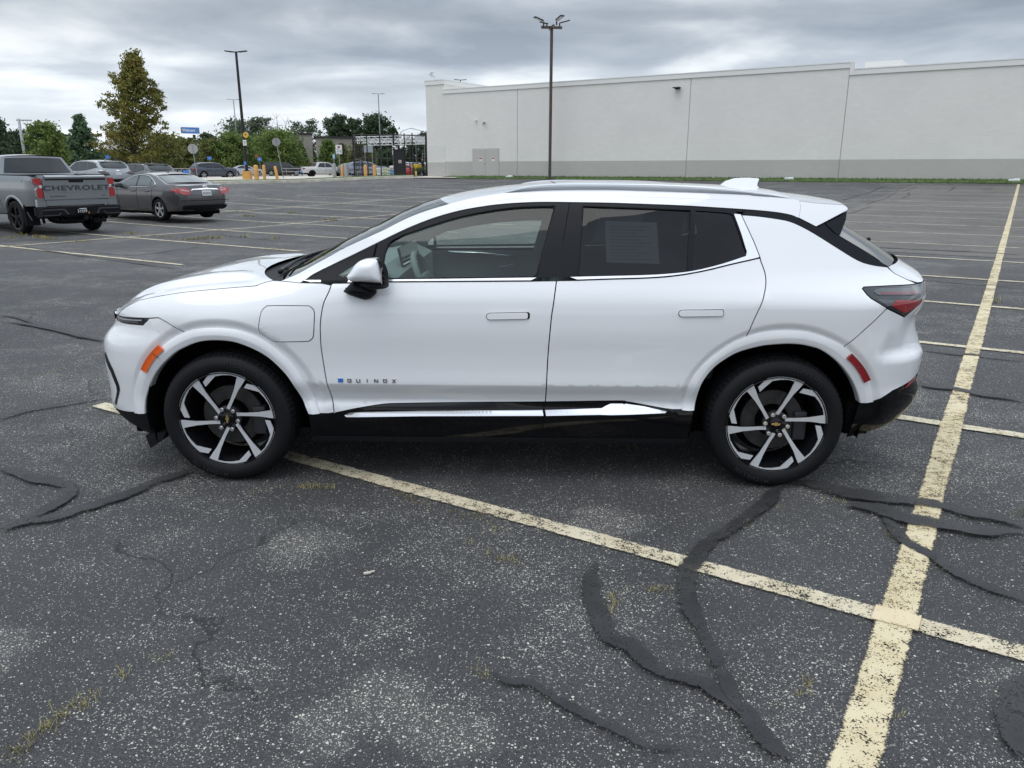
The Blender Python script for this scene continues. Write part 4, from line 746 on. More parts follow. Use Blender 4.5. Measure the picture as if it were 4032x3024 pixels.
    panel("light_bar", [(-2.15, .884), (-2.04, .889), (-1.90, .899), (-1.905, .893), (-2.04, .883), (-2.15, .879)], LAMPCLEAR, hl, off=-.006, skirt=.004, side=side, step=.02)
    panel("light_bar", [(-2.12, .877), (-2.03, .880), (-1.925, .886), (-1.932, .879), (-2.03, .873), (-2.12, .870)], LAMPGREY, hl, off=-.006, skirt=.004, side=side, step=.02)
    o = [tuple(p) for p in D["taillamp"][:5]]+[(2.24, 1.0915), (XR(1.088)-.003, 1.088), (XR(1.07)-.002, 1.07), (XR(1.055)-.003, 1.054), (2.212, 1.036), (2.169, .995), (2.084, .942)]+[tuple(p) for p in D["taillamp"][13:]]
    tl = panel("tail_lamp", o, LAMPDARK, car, off=.0015, gap=.002, skirt=.01, side=side, step=.03)
    panel("lens_upper", D["tail_bar"], LAMPGREY, tl, off=.0035, skirt=.003, side=side, step=.02)
    panel("lens_bar", D["tail_red"], REDDIM, tl, off=.005, skirt=.002, side=side, step=.02)
    panel("lens_lower", D["tail_red2"], REDL, tl, off=.0035, skirt=.003, side=side, step=.02)
    panel("lens_clear", [(1.91, 1.038), (2.015, 1.031), (1.985, 1.007), (1.965, 1.006)], LAMPGREY, tl, off=.0035, skirt=.003, side=side, step=.02)
    # slot on the bumper corner
    panel("air_slot", D["grille"], SATINBLACK, bumper, off=.0025, skirt=.003, side=side, step=.025)
    # dark sheet behind the panels, so that the gaps read black
    back = FX[2:]+[(-2.08, .90)]+hoods[2:]+[tuple(D["cowlcorner"][0])]+[(-1.03, 1.09)]+belt+[(1.36, 1.24), (1.52, 1.33), (1.65, 1.27), (1.85, 1.18), (2.02, 1.15), (2.2, 1.08)]+[p for p in RX[::-1] if p[1] < 1.07 and p[1] > .4]+[(1.93, .37)]+ari[::-1]+[(1.03, .26), (-1.02, .25)]+afi[::-1]+[(-1.97, .30)]
    panel("inner_shell", back, VOID, car, off=-.016, skirt=0, side=side, step=.07)
    # roof rail
    rt = [(.015, 1.545), (.074, 1.567), (.127, 1.581), (.22, 1.592), (.341, 1.597), (.582, 1.5965), (.823, 1.593), (1.016, 1.585), (1.18, 1.572), (1.324, 1.557), (1.421, 1.544), (1.545, 1.520)]
    rt = resample(cr(rt, 4), 60); V = []; F = []
    rb_ = pchip([p[0] for p in D["roofedge"]], [p[1] for p in D["roofedge"]])
    for p in rt:
        zb = rb_(p.x)-.004; zt = max(p.y, zb+.004); h = zt-zb; y = S(p.x, zb)-.008
        k = min(1, h/.03)
        for dy, u in ((-.020, 0), (-.016, .12), (-.013, .22), (.009*k, .66), (.008*k, .88), (-.004, .98), (-.022, 1.0), (-.040, .95), (-.046, 0)):
            V.append((p.x, side*(y+dy), zb+u*h))
    for i in range(len(rt)-1):
        for j in range(8): F.append((i*9+j, i*9+j+1, (i+1)*9+j+1, (i+1)*9+j))
    rl = mk("roof_rail", V, F, RAILS, car, smooth=True); rl.data.set_sharp_from_angle(angle=R(40))
    bm = bmesh.new(); bm.from_mesh(rl.data); bmesh.ops.recalc_face_normals(bm, faces=bm.faces[:]); bm.to_mesh(rl.data); bm.free()
    for px_ in (.12, .30, .62, 1.02, 1.2):
        bm = bmesh.new(); y = S(px_, rb_(px_))-.053; cyl(bm, (px_, side*y, rb_(px_)+.014), .006, .004, 'Y', 12); bmo("rail_plug", bm, GREYALLOY, rl)
    # mirror: domed cap, black rim and foot
    cap = [(-.755, 1.154), (-.737, 1.176), (-.711, 1.21), (-.682, 1.23), (-.646, 1.2365), (-.606, 1.237), (-.588, 1.211), (-.575, 1.163), (-.572, 1.119), (-.632, 1.1205), (-.684, 1.1245), (-.736, 1.126), (-.752, 1.142)]
    def dome(name, outl, y0, h, rad, m, who, step=.012, back=.04):
        V2, Fc, loops = tri2d(outl, (), step); lp = loops[0]; V = []
        def dist(x, z):
            dm = 9
            for i in range(len(lp)):
                a = Vector(lp[i-1]); b = Vector(lp[i]); ab = b-a; t = max(0, min(1, (Vector((x, z))-a).dot(ab)/max(1e-9, ab.dot(ab)))); dm = min(dm, (Vector((x, z))-a-ab*t).length)
            return dm
        for x, z in V2:
            t = min(1, dist(x, z)/rad); V.append((x, side*(y0+h*math.sqrt(max(0, 1-(1-t)**2))), z))
        n0 = len(V); F = [tuple(f) for f in Fc]
        for x, z in lp: V.append((x, side*y0, z)); V.append((x, side*(y0-back), z))
        n = len(lp)
        for i in range(n):
            j = (i+1) % n; F.append((n0+2*i, n0+2*j, n0+2*j+1, n0+2*i+1))
        F.append([n0+2*i+1 for i in range(n)])
        bm = bmesh.new(); me = bpy.data.meshes.new(name); me.from_pydata(V, [], F); bm.from_mesh(me); bmesh.ops.remove_doubles(bm, verts=bm.verts[:], dist=.0004)
        return bmo(name, bm, m, who, smooth=True, angle=50)
    mir = dome("mirror", cr(cap+[cap[0]], 3)[:-1], 1.0, .060, .045, WHITE, car, back=.07)
    edge = [(-.606, 1.2375), (-.586, 1.228), (-.571, 1.207), (-.559, 1.171), (-.557, 1.095), (-.572, 1.089), (-.637, 1.082), (-.735, 1.124), (-.684, 1.1265), (-.632, 1.1225), (-.5745, 1.121), (-.5755, 1.163), (-.588, 1.211)]
    dome("mirror_rim", edge, .995, .050, .03, MATTEBLACK, mir, back=.055)
    base = [(-.74, 1.12), (-.766, 1.095), (-.788, 1.072), (-.789, 1.066), (-.757, 1.05), (-.716, 1.035), (-.68, 1.025), (-.651, 1.032), (-.627, 1.054), (-.626, 1.067), (-.632, 1.078), (-.664, 1.11)]
    dome("mirror_foot", base, .955, .045, .05, MATTEBLACK, mir, back=.06)
    bm = bmesh.new(); tube(bm, [(-.775, side*.965, 1.088), (-.73, side*.998, 1.076), (-.68, side*1.001, 1.068), (-.632, side*.972, 1.070)], .0025, 6); bmo("foot_joint", bm, VOID, mir, smooth=True)
    bm = bmesh.new(); box(bm, (-.572, side*.985, 1.160), (.004, .12, .08)); bmo("mirror_glass", bm, CHROME, mir)
# ---- skins across the car
HX = [-2.36, -2.33, -2.28, -2.22, -2.13, -2.03, -1.92, -1.80, -1.68, -1.56, -1.50, -1.46, -1.43]
hs = D["hoodseam"]; hp = resample([(-2.195, .8945), (-2.13, .900)]+hs, 44)
cxs = pchip([0, .1, .35, .7, 1], [-2.27, -2.21, -1.97, -1.63, -1.43]); czs = pchip([0, .03, .1, .35, .7, 1], [.8955, .908, .942, 1.041, 1.099, 1.104])
ns = len(hp)
def ridges(t, w):
    a = abs(w); k = sstep(.02, .25, t)*(1-sstep(.80, 1.0, t))
    return k*(.012*math.exp(-((a-.60)/.13)**2)-.006*math.exp(-((a-.80)/.08)**2))*(1-a**8)
strips("hood", [(p.x, p.y) for p in hp], [cxs(i/(ns-1)) for i in range(ns)], [czs(i/(ns-1)) for i in range(ns)], WHITE, car, pw=2.2, pz=2.2, nw=40, flip=True, mod=ridges)
# cowl panel with the wiper arms lying on it
ce = [(-1.195, 1.103), (-1.17, 1.102), (-1.140, 1.106)]
cowl = strips("cowl", ce, [-1.435, -1.35, -1.25], [1.085, 1.075, 1.115], MATTEBLACK, car, pw=2.2, nw=24, flip=True)
for y0, y1, dx in ((-.62, .02, .0), (.10, .66, .0)):
    bm = bmesh.new(); pts = []
    for k in range(12):
        y = y0+(y1-y0)*k/11; w = abs(y)/.79; pts.append((-1.275+.12*w**2+.03*k/11-.02, y, 1.122+.012*k/11))
    tube(bm, pts, [.013]*3+[.009]*9, 8); bmo("wiper", bm, SATINBLACK, car, smooth=True)
    bm = bmesh.new(); tube(bm, [(p[0]+.03, p[1]+.02, p[2]+.014) for p in pts], .007, 8); bmo("wiper_blade", bm, RUBBER, car, smooth=True)
pe = resample(pil, 24); npe = len(pe)
strips("windshield", [(p.x, p.y) for p in pe], [p.x-.115-.0*i for i, p in enumerate(pe)], [p.y+.012 for p in pe], SHIELD, car, pw=2.0, pz=2.0, nw=20, flip=True)
strips("windshield_frit", [(p.x, p.y) for p in resample([(-1.140, 1.106), (-1.10, 1.123)], 4)], [-1.255, -1.245, -1.235, -1.225], [1.116, 1.121, 1.126, 1.131], VOID, car, nw=20, flip=True, drop=.006)
strips("roof_front", [(p.x, p.y) for p in resample([(-.30, 1.482), (-.266, 1.493)], 3)], [-.41, -.395, -.381], [1.492, 1.498, 1.504], VOID, car, nw=20, flip=True, drop=.004)
re_ = resample(roofe, 60)
def roofc(p): return .040*sstep(-.27, .5, p.x)*.7+.012
strips("roof", [(p.x, p.y) for p in re_], [p.x-.115*(1-sstep(-.26, .3, p.x)) for p in re_], [p.y+roofc(p) for p in re_], WHITE, car, pw=2.0, pz=2.4, nw=24, flip=True)
strips("headliner", [(p.x+.02, p.y-.03) for p in re_], [p.x-.08*(1-sstep(-.26, .3, p.x)) for p in re_], [p.y+roofc(p)-.03 for p in re_], TRIMLIGHT, car, pw=2.0, pz=2.4, nw=16)
# spoiler
se = [(1.573, 1.510), (1.65, 1.500), (1.73, 1.494), (1.806, 1.490), (1.826, 1.480), (1.831, 1.470)]
spo = strips("spoiler", se, [1.573, 1.67, 1.77, 1.87, 1.90, 1.905], [1.542, 1.535, 1.524, 1.508, 1.498, 1.488], WHITE, car, pw=2.4, nw=24, flip=True)
strips("spoiler_underside", [(1.831, 1.470), (1.79, 1.44), (1.70, 1.402)], [1.905, 1.84, 1.74], [1.488, 1.455, 1.42], SATINBLACK, car, pw=2.4, nw=16, flip=True)
for side in (-1, 1):
    panel("spoiler_end", se[:4]+[(1.826, 1.480), (1.831, 1.470), (1.827, 1.462), (1.648, 1.382), (1.56, 1.426), (1.569, 1.453), (1.576, 1.485)], WHITE, spo, side=side, gap=.0015, step=.03)
    panel("spoiler_fin", [(1.655, 1.380), (1.826, 1.459), (1.816, 1.42), (1.775, 1.342), (1.752, 1.345)], SATINBLACK, spo, off=-.006, side=side, step=.03)
ge = resample([(1.700, 1.40), (1.752, 1.346), (1.834, 1.299), (1.93, 1.244), (2.027, 1.182)], 20)
strips("rear_window", [(p.x, p.y) for p in ge], [p.x+.25 for p in ge], [p.y+.012 for p in ge], REARGLASS, car, pw=2.0, pz=2.0, nw=20, flip=True)
bm = bmesh.new(); tube(bm, [(2.185, -.02, 1.235), (2.225, -.02, 1.262)], [.016, .012], 10); bmo("rear_wiper_pivot", bm, SATINBLACK, car)
te = resample([(2.027, 1.180), (2.054, 1.151), (2.13, 1.116), (2.195, 1.098), (2.25, 1.096)], 16)
tcx = pchip([0, .3, .7, .9, 1], [2.275, 2.31, 2.36, 2.385, 2.39]); tcz = pchip([0, .3, .7, .9, 1], [1.198, 1.175, 1.145, 1.125, 1.105])
gate = strips("tailgate", [(p.x, p.y) for p in te], [tcx(i/15) for i in range(16)], [tcz(i/15) for i in range(16)], WHITE, car, pw=2.6, nw=24, flip=True)
rf = [(XR(z)-.002, z) for z in (1.092, 1.06, 1.04, 1.02, .98, .94, .88, .80, .72, .64, .60)]
strips("tailgate_face", rf, [2.385, 2.36, 2.355, 2.355, 2.35, 2.345, 2.355, 2.375, 2.385, 2.385, 2.38], [z for x, z in rf], WHITE, car, pw=2.4, nw=24, flip=True)
strips("light_band", [(XR(z)-.001, z) for z in (1.086, 1.054)], [2.392, 2.366], [1.084, 1.054], LAMPDARK, car, pw=2.4, nw=24, flip=True)
rl_ = [(XR(z)-.003, z) for z in (.602, .56, .50, .45, .40, .34)]
strips("rear_valance", rl_, [2.385, 2.385, 2.395, 2.385, 2.34, 2.26], [z for x, z in rl_], GLOSSBLACK, car, pw=2.4, nw=20, flip=True)
ff = [(XF(z)+.002, z) for z in (.893, .88, .862, .84, .80, .76, .70, .62, .54, .46, .40, .352)]
strips("front_fascia", ff, [-2.28, -2.28, -2.285, -2.30, -2.33, -2.36, -2.38, -2.385, -2.385, -2.385, -2.39, -2.40], [z for x, z in ff], WHITE, car, pw=1.7, nw=24)
fl = [(XF(z)+.004, z) for z in (.350, .30, .25)]
strips("front_valance", fl+[(-2.10, .205)], [-2.40, -2.37, -2.30, -2.22], [.35, .30, .25, .205], MATTEBLACK, car, pw=2.4, nw=24)
# shark fin aerial
fin = [(1.301, 1.572), (1.335, 1.600), (1.384, 1.616), (1.438, 1.619), (1.48, 1.6185), (1.524, 1.615), (1.530, 1.610), (1.519, 1.588), (1.516, 1.575), (1.526, 1.560), (1.40, 1.565)]
bm = bmesh.new()
for sgn in (-1, 1):
    vs = [bm.verts.new((x, sgn*(.030*(1-min(1, (z-1.56)/.058))+.006), z)) for x, z in fin]
    f = bm.faces.new(vs if sgn < 0 else vs[::-1])
    if sgn < 0: va = vs
for i in range(len(fin)): bm.faces.new((va[i], va[(i+1) % len(fin)], vs[(i+1) % len(fin)], vs[i]))
bmo("roof_antenna", bm, WHITE, car, smooth=True, angle=35)
# cabin: floor block, dash, wheel, seats, far door trims
bm = bmesh.new(); box(bm, (0, 0, .30), (3.9, 1.15, .20)); box(bm, (.0, 0, .34), (1.96, 1.72, .20)); box(bm, (-1.75, 0, .62), (.9, 1.2, .55)); box(bm, (1.75, 0, .6), (.9, 1.1, .5)); box(bm, (2.12, 0, .42), (.3, 1.2, .2)); box(bm, (-2.12, 0, .40), (.35, .95, .3)); bmo("underbody", bm, VOID, car)
for c in (-WHX, WHX):
    for side in (-1, 1):
        V = []; F = []
        for i in range(25):
            a = PI*1.12*i/24-PI*.06
            for y in (.895, .58): V.append((c-.452*math.cos(a), side*y, WHZ+.005+.452*math.sin(a)))
        for i in range(24): F.append((2*i, 2*i+1, 2*i+3, 2*i+2))
        mk("wheel_liner", V, F, VOID, car)
for side in (-1, 1):
    bm = bmesh.new(); prism(bm, [(-1.975, side*.86, .24), (-1.955, side*.86, .165), (-1.90, side*.83, .20), (-1.88, side*.80, .25)], (0, -side*.30, 0)); bmo("air_deflector", bm, MATTEBLACK, car)
    bm = bmesh.new(); box(bm, (-2.03, side*.60, .33), (.12, .26, .22)); bmo("bumper_filler", bm, VOID, car)
    mk("liner_flap", [(-1.945, side*.85, .50), (-1.92, side*.85, .20), (-1.925, side*.50, .19), (-1.955, side*.50, .50)], [(0, 1, 2, 3)], VOID, car); mk("liner_flap", [(1.90, side*.84, .52), (1.862, side*.84, .29), (1.868, side*.50, .27), (1.915, side*.50, .52)], [(0, 1, 2, 3)], VOID, car)
    bm = bmesh.new(); box(bm, (1.93, side*.69, .38), (.12, .30, .18)); bmo("bumper_filler", bm, VOID, car)
bm = bmesh.new()
prism(bm, [(-1.05, -.74, 1.07), (-.80, -.74, 1.135), (-.66, -.74, 1.148), (-.56, -.74, 1.10), (-.55, -.74, .95), (-.62, -.74, .7), (-1.2, -.74, .7)], (0, 1.48, 0)); bmo("dashboard", bm, TRIM, car)
bm = bmesh.new(); box(bm, (-.60, -.02, 1.17), (.015, .62, .11), Matrix.Rotation(R(-12), 3, 'Y')); bmo("display", bm, LAMPDARK, car)
bm = bmesh.new()
for i in range(2): pass
ring = []
M = Matrix.Translation((-.435, -.39, 1.03)) @ Matrix.Rotation(R(90-24), 4, 'Y')
V = []; F = []
for i in range(40):
    a = 2*PI*i/40
    for j in range(10):
        b = 2*PI*j/10; V.append(M @ Vector(((.182+.019*math.cos(b))*math.cos(a), (.182+.019*math.cos(b))*math.sin(a), .019*math.sin(b))))
for i in range(40):
    for j in range(10): F.append((i*10+j, i*10+(j+1) % 10, ((i+1) % 40)*10+(j+1) % 10, ((i+1) % 40)*10+j))
sw = mk("steering_wheel", V, F, TRIM, car, smooth=True)
bm = bmesh.new(); box(bm, (0, 0, -.01), (.12, .30, .05), bevel=.015); bmesh.ops.transform(bm, matrix=M, verts=bm.verts[:]); bmo("wheel_boss", bm, TRIM, sw)
for y in (-.40, .40):
    bm = bmesh.new(); box(bm, (-.02, y, .66), (.52, .50, .16), Matrix.Rotation(R(-6), 3, 'Y'), bevel=.05); box(bm, (.33, y, .98), (.15, .50, .62), Matrix.Rotation(R(16), 3, 'Y'), bevel=.06); st = bmo("front_seat", bm, SEATM, car, smooth=True)
    bm = bmesh.new(); box(bm, (.47, y, 1.36), (.11, .28, .17), Matrix.Rotation(R(10), 3, 'Y'), bevel=.05); bmo("headrest", bm, SEATM, st, smooth=True)
bm = bmesh.new(); box(bm, (.95, 0, .62), (.5, 1.3, .2), bevel=.05); box(bm, (1.3, 0, .95), (.16, 1.3, .6), Matrix.Rotation(R(18), 3, 'Y'), bevel=.05); bmo("rear_seat", bm, SEATM, car, smooth=True)
# trims inside the far doors, seen through the near window
far = [(-.615, 1.130), (-.606, 1.181), (-.558, 1.224), (-.464, 1.266), (-.265, 1.310), (-.066, 1.338), (.131, 1.352), (.23, 1.350), (.168, 1.130)]
o = [p for p in dlo if -.9 < p[0] < 1.25][::1]+[(1.23, 1.25), (1.2, .55), (-.85, .55), (-.85, 1.15)]
panel("door_trim", o, TRIM, car, off=-.075, holes=(far, [(.50, 1.43), (.95, 1.42), (.93, 1.18), (.47, 1.16)]), skirt=0, side=1, step=.06, inward=True)
for side in (-1, 1):
    panel("pillar_trim", [tuple(D["cowlcorner"][0])]+pil[1:]+roofe[1:]+D["spoil_seam"][1:]+[p for p in dlo[::-1] if p[0] < 1.55]+[(-1.038, 1.0985)], TRIM, car, off=-.028, skirt=0, side=side, step=.06, inward=True)
bm = bmesh.new(); tube(bm, [(-.45, .80, 1.085), (-.20, .82, 1.075), (.05, .82, 1.05)], .008, 8); bmo("trim_line", bm, SATINCHROME, car, smooth=True)
bm = bmesh.new(); box(bm, (-.02, .81, .985), (.12, .015, .018), Matrix.Rotation(R(-8), 3, 'Y'), bevel=.005); bmo("inner_handle", bm, SATINCHROME, car)
# window sticker on the rear door glass
def onS(x, z, off, side=-1): return Vector((x, side*(S(x, z)+off), z))
V = [onS(x, z, -.016) for x, z in ((.551, 1.41), (.821, 1.402), (.829, 1.2), (.556, 1.207))]
stk = mk("window_sticker", V, [(0, 1, 2, 3)], PAPER, car)
for i in range(11):
    z = 1.385-.016*i; x1 = .79-.09*((i*7) % 5)/5
    mk("print_line", [onS(.575, z, -.0155), onS(x1, z-.002, -.0155), onS(x1, z-.0055, -.0155), onS(.575, z-.0035, -.0155)], [(0, 1, 2, 3)], LAMPCLEAR, stk)
# lettering on the front door
def letters(txt, x0, x1, z, h, who):
    bars = {"Q": [(0, 0, 1, .22), (0, .78, 1, 1), (0, 0, .22, 1), (.78, 0, 1, 1), (.55, -.12, .75, .35)], "U": [(0, 0, 1, .22), (0, 0, .22, 1), (.78, 0, 1, 1)], "I": [(.38, 0, .62, 1)], "O": [(0, 0, 1, .22), (0, .78, 1, 1), (0, 0, .22, 1), (.78, 0, 1, 1)]}
    n = len(txt); pit = (x1-x0)/n
    for i, chh in enumerate(txt):
        cx0 = x0+pit*i; w = h*1.15; bm = bmesh.new()
        if chh in bars:
            for a, b, c, d in bars[chh]:
                pts = [(cx0+a*w, z+b*h), (cx0+c*w, z+b*h), (cx0+c*w, z+d*h), (cx0+a*w, z+d*h)]
                prism(bm, [onS(x, zz, .0008) for x, zz in pts], (0, -.004, 0))
        elif chh == "N":
            for q in ([(0, 0), (.22, 0), (.22, 1), (0, 1)], [(.78, 0), (1, 0), (1, 1), (.78, 1)], [(.0, 1), (.28, 1), (1, 0), (.72, 0)]):
                prism(bm, [onS(cx0+a*w, z+b*h, .0008) for a, b in q], (0, -.004, 0))
        else:
            for q in ([(0, 0), (.28, 0), (1, 1), (.72, 1)], [(.72, 0), (1, 0), (.28, 1), (0, 1)]):
                prism(bm, [onS(cx0+a*w, z+b*h, .0008) for a, b in q], (0, -.004, 0))
        bmo("badge_letter", bm, GREYCHR, who)
GREYCHR = mat("badge_chrome", (.40, .40, .42), rough=.2, metal=1)
nd = [o for o in bpy.data.objects if o.name.startswith("front_door")][0]
letters("QUINOX", -.800, -.515, .583, .0185, nd)
bm = bmesh.new()
for k in range(3):
    z = .5825+.0072*k; prism(bm, [onS(x, zz, .0008) for x, zz in ((-.850+.001*(k == 1), z), (-.823, z), (-.823, z+.0062), (-.850+.001*(k == 1), z+.0062))], (0, -.004, 0))
bmo("badge_letter", bm, BLUE, nd)
# ---- wheels
SPOKE = [(752, 822), (775, 868), (800, 925), (842, 995), (888, 1066), (878, 1074), (845, 1020), (790, 945), (748, 898), (720, 868), (682, 903), (652, 952), (632, 1003), (645, 1050), (660, 1101), (634, 1098), (616, 1050), (602, 1004), (618, 955), (648, 905), (690, 858)]
SPK = [((x-945)/349, -(y-1113)/333) for x, y in SPOKE]
def rim_pts(P, rot, r=.2605):
    c, s = math.cos(rot), math.sin(rot); return [((x*c-y*s)*r, (x*s+y*c)*r) for x, y in P]
def hero_wheel(x, side, spin):
    w = bpy.data.objects.new("wheel", None); COL.objects.link(w); w.parent = car; w.location = (x, side*.93, WHZ)
    sg = -side                                              # +1: inward is +y for the near side
    def Y(h): return h*sg
    # tyre with grooved tread and shoulder blocks
    prof = [(.258, .018), (.266, .006), (.285, -.004), (.305, -.008), (.325, -.004), (.340, .006), (.347, .012), (.3465, .0135), (.353, .022), (.3605, .040), (.362, .052), (.353, .0525), (.353, .060), (.362, .061), (.3635, .095), (.354, .096), (.354, .104), (.3635, .105), (.3635, .138), (.354, .139), (.354, .147), (.362, .148), (.360, .185), (.350, .205), (.33, .216), (.30, .222), (.262, .20)]
    bm = bmesh.new(); seg = 216; rings = []
    for pi, (r, h) in enumerate(prof):
        ring = []
        for k in range(seg):
            a = 2*PI*k/seg; rr = r; hh = h
            if 8 <= pi <= 10 and k % 3 == 0: rr -= .006
            if pi == 9 and k % 3 == 0: hh += .003
            if pi in (13, 14, 17, 18) and k % 6 == 0: rr -= .004
            ring.append(bm.verts.new((rr*math.cos(a), Y(hh), rr*math.sin(a))))
        rings.append(ring)
    for i in range(len(rings)-1):
        for k in range(seg): bm.faces.new((rings[i][k], rings[i][(k+1) % seg], rings[i+1][(k+1) % seg], rings[i+1][k]))
    ty = bmo("tyre", bm, RUBBER, w, smooth=True, angle=32)
    for word, mid, size in (("MICHELIN", 68, .026), ("MICHELIN", 248, .026)):
        n = len(word)
        for i, chh in enumerate(word):
            me = text_mesh(chh, size, .0015, 1.25); a = R(mid-(i-(n-1)/2)*4.6+spin); rr = .314
            ux_, uz_ = math.sin(a), -math.cos(a)
            if side > 0: ux_, uz_ = -ux_, -uz_
            X = Vector((ux_, 0, uz_)); Yd = Vector((math.cos(a), 0, math.sin(a))); Z = X.cross(Yd)
            for v in me.vertices: v.co = X*v.co.x+Yd*v.co.y+Z*v.co.z+Vector((rr*math.cos(a), Y(-.0085), rr*math.sin(a)))
            link("tyre_letter", me, LETTER, w)
    bm = bmesh.new(); lathe(bm, [(.264, .014), (.2625, .004), (.258, .003), (.255, .012), (.246, .03), (.232, .06), (.225, .16), (.225, .2)], 'Y', 96)
    for v in bm.verts: v.co.y = Y(v.co.y)
    bmo("rim", bm, DARKALLOY, w, smooth=True, angle=40)
    bm = bmesh.new(); lathe(bm, [(.20, .17), (.0, .17)], 'Y', 48)
    for v in bm.verts: v.co.y = Y(v.co.y)
    bmo("back_plate", bm, VOID, w)
    bm = bmesh.new(); lathe(bm, [(.09, .10), (.165, .10), (.168, .105), (.168, .125)], 'Y', 64)
    for v in bm.verts: v.co.y = Y(v.co.y)
    bmo("brake_disc", bm, IRON, w, smooth=True, angle=40)
    bm = bmesh.new(); box(bm, (.15*(1 if x < 0 else 1), Y(.115), -.03), (.07, .07, .16), bevel=.012); bmo("brake_caliper", bm, GREYALLOY, w, smooth=True, angle=40)
    # gloss black carrier: six wide arms behind the machined faces
    bm = bmesh.new()
    for k in range(6):
        rot = R(60*k+spin)
        arm = [(-.62, .93), (-.48, .87), (-.30, .38), (-.10, .16), (-.20, .12), (-.42, .36), (-.86, .52), (-.95, .36), (-.99, .42), (-.90, .60), (-.74, .78)]
        for poly, y0, y1 in ((SPK, .016, .045),):
            pts = rim_pts(poly, rot)
            if side > 0: pts = [(-a, b) for a, b in pts]
            def yy(a, b, base): return base+.020*(1-math.hypot(a, b)/.26)
            prism2(bm, pts, lambda a, b: (a, Y(yy(a, b, y0)), b), lambda a, b: (a, Y(yy(a, b, y1)), b))
    bmo("spoke_carrier", bm, DARKALLOY, w)
    bm = bmesh.new()
    for k in range(6):
        pts = rim_pts(inset(SPK, -.016), R(60*k+spin))
        if side > 0: pts = [(-a, b) for a, b in pts]
        prism2(bm, pts, lambda a, b: (a, Y(.008+.020*(1-math.hypot(a, b)/.26)), b), lambda a, b: (a, Y(.015+.020*(1-math.hypot(a, b)/.26)), b))
    bmo("spoke_face", bm, MACHINED, w)
    bm = bmesh.new(); lathe(bm, [(.070, .07), (.070, .034), (.060, .030), (.0, .029)], 'Y', 40)
    for v in bm.verts: v.co.y = Y(v.co.y)
    bmo("hub", bm, DARKALLOY, w, smooth=True, angle=35)
    bm = bmesh.new(); lathe(bm, [(.034, .031), (.034, .019), (.030, .0165), (.0, .016)], 'Y', 32)
    for v in bm.verts: v.co.y = Y(v.co.y)
    cap_ = bmo("hub_cap", bm, GLOSSBLACK, w, smooth=True, angle=35)
    bt = [(-.024, .004), (-.019, .0075), (-.0075, .0075), (-.0075, .011), (.0075, .011), (.0075, .0075), (.024, .0075), (.019, -.004+.0), (.0075, -.004), (.0075, -.0075), (-.0075, -.0075), (-.0075, -.004), (-.024, -.004)]
    a = R(85 if x < 0 else -5); bm = bmesh.new()
    prism2(bm, [(px*math.cos(a)-pz*math.sin(a), px*math.sin(a)+pz*math.cos(a)) for px, pz in bt], lambda u, v: (u, Y(.0135), v), lambda u, v: (u, Y(.0165), v)); bmo("emblem", bm, GOLD, cap_)
    for k in range(6):
        a = R(60*k+spin+112); bm = bmesh.new(); p = (.060*math.cos(a), Y(.018), .060*math.sin(a))
        cyl(bm, p, .0125, .026, 'Y', 6); vs = cyl(bm, (p[0], Y(.004), p[2]), .0075, .006, 'Y', 12); bmo("lug_nut", bm, SATINCHROME, w)
    bm = bmesh.new(); cyl(bm, (.05*1, Y(.03), -.215), .006, .03, 'Y', 8); bmo("valve", bm, RUBBER, w)
LETTER = mat("tyre_letter", (.030, .031, .033), rough=.42, spec=.3)
for x, spin in ((-WHX, 0), (WHX, 0.5)):
    for side in (-1, 1): hero_wheel(x, side, spin)

# ---------------------------------------------------------------- kerb, verge and the rising concrete apron beyond the lot
KP = [(-46.5, -40), (-46.5, 20), (-46.8, 30), (-47.0, 40), (-46.3, 45.5), (-44.6, 49.0), (-42.6, 50.9)]
KQ = cr(KP, 8)
def offs(P, d):
    out = []
    for i, p in enumerate(P):
        a = Vector(P[max(i-1, 0)]); b = Vector(P[min(i+1, len(P)-1)]); t = (b-a).normalized(); out.append((p[0]-t.y*d, p[1]+t.x*d))
    return out
def sheet(name, rows, m, kind="structure"):
    V = []; F = []; k = len(rows[0])
    for r in rows: V += r
    for i in range(len(rows)-1):
        for j in range(k-1): F.append((i*k+j, (i+1)*k+j, (i+1)*k+j+1, i*k+j+1))
    o = mk(name, V, F, m, smooth=True); o["kind"] = kind; return o
def krow(d, dz=None, z=None):
    out = []
    for (m_, n_), (km, kn) in zip(offs(KQ, d), KQ):
        x, y = xy(m_, n_); kx, ky = xy(km, kn)
        out.append((x, y, zg(kx, ky)+dz if z is None else max(z, zg(kx, ky)+.10 if d < 14 else z)))
    return out
sheet("kerb", [krow(0, -.05), krow(.02, .20), krow(.34, .215), krow(.36, .12)], KERB).data.set_sharp_from_angle(angle=R(40))
sheet("verge", [krow(.34, .205), krow(.9, .25), krow(1.5, .27)], GRASSM)
sheet("apron", [krow(1.45, .265), krow(4, z=.90), krow(10, z=.90), krow(17, z=.72), krow(26, z=.575), krow(60, z=.575), krow(200, z=.575)], CONC)
# grass strip at the foot of the store wall
def wrow(n, z): return [(*xy(-40+1.0*i, n), z+.02*noise.noise((i*.6, n, 0))) for i in range(70)]
sheet("wall_grass", [wrow(50.85+0*1, .86), wrow(51.1, .93), wrow(51.6, .985), wrow(52.5, 1.04)], GRASSM)
sheet("door_pad", [[(*xy(-42.6+.5*i, n), z) for i in range(10)] for n, z in ((50.6, .90), (50.9, .935), (52.5, .99))], CONC)
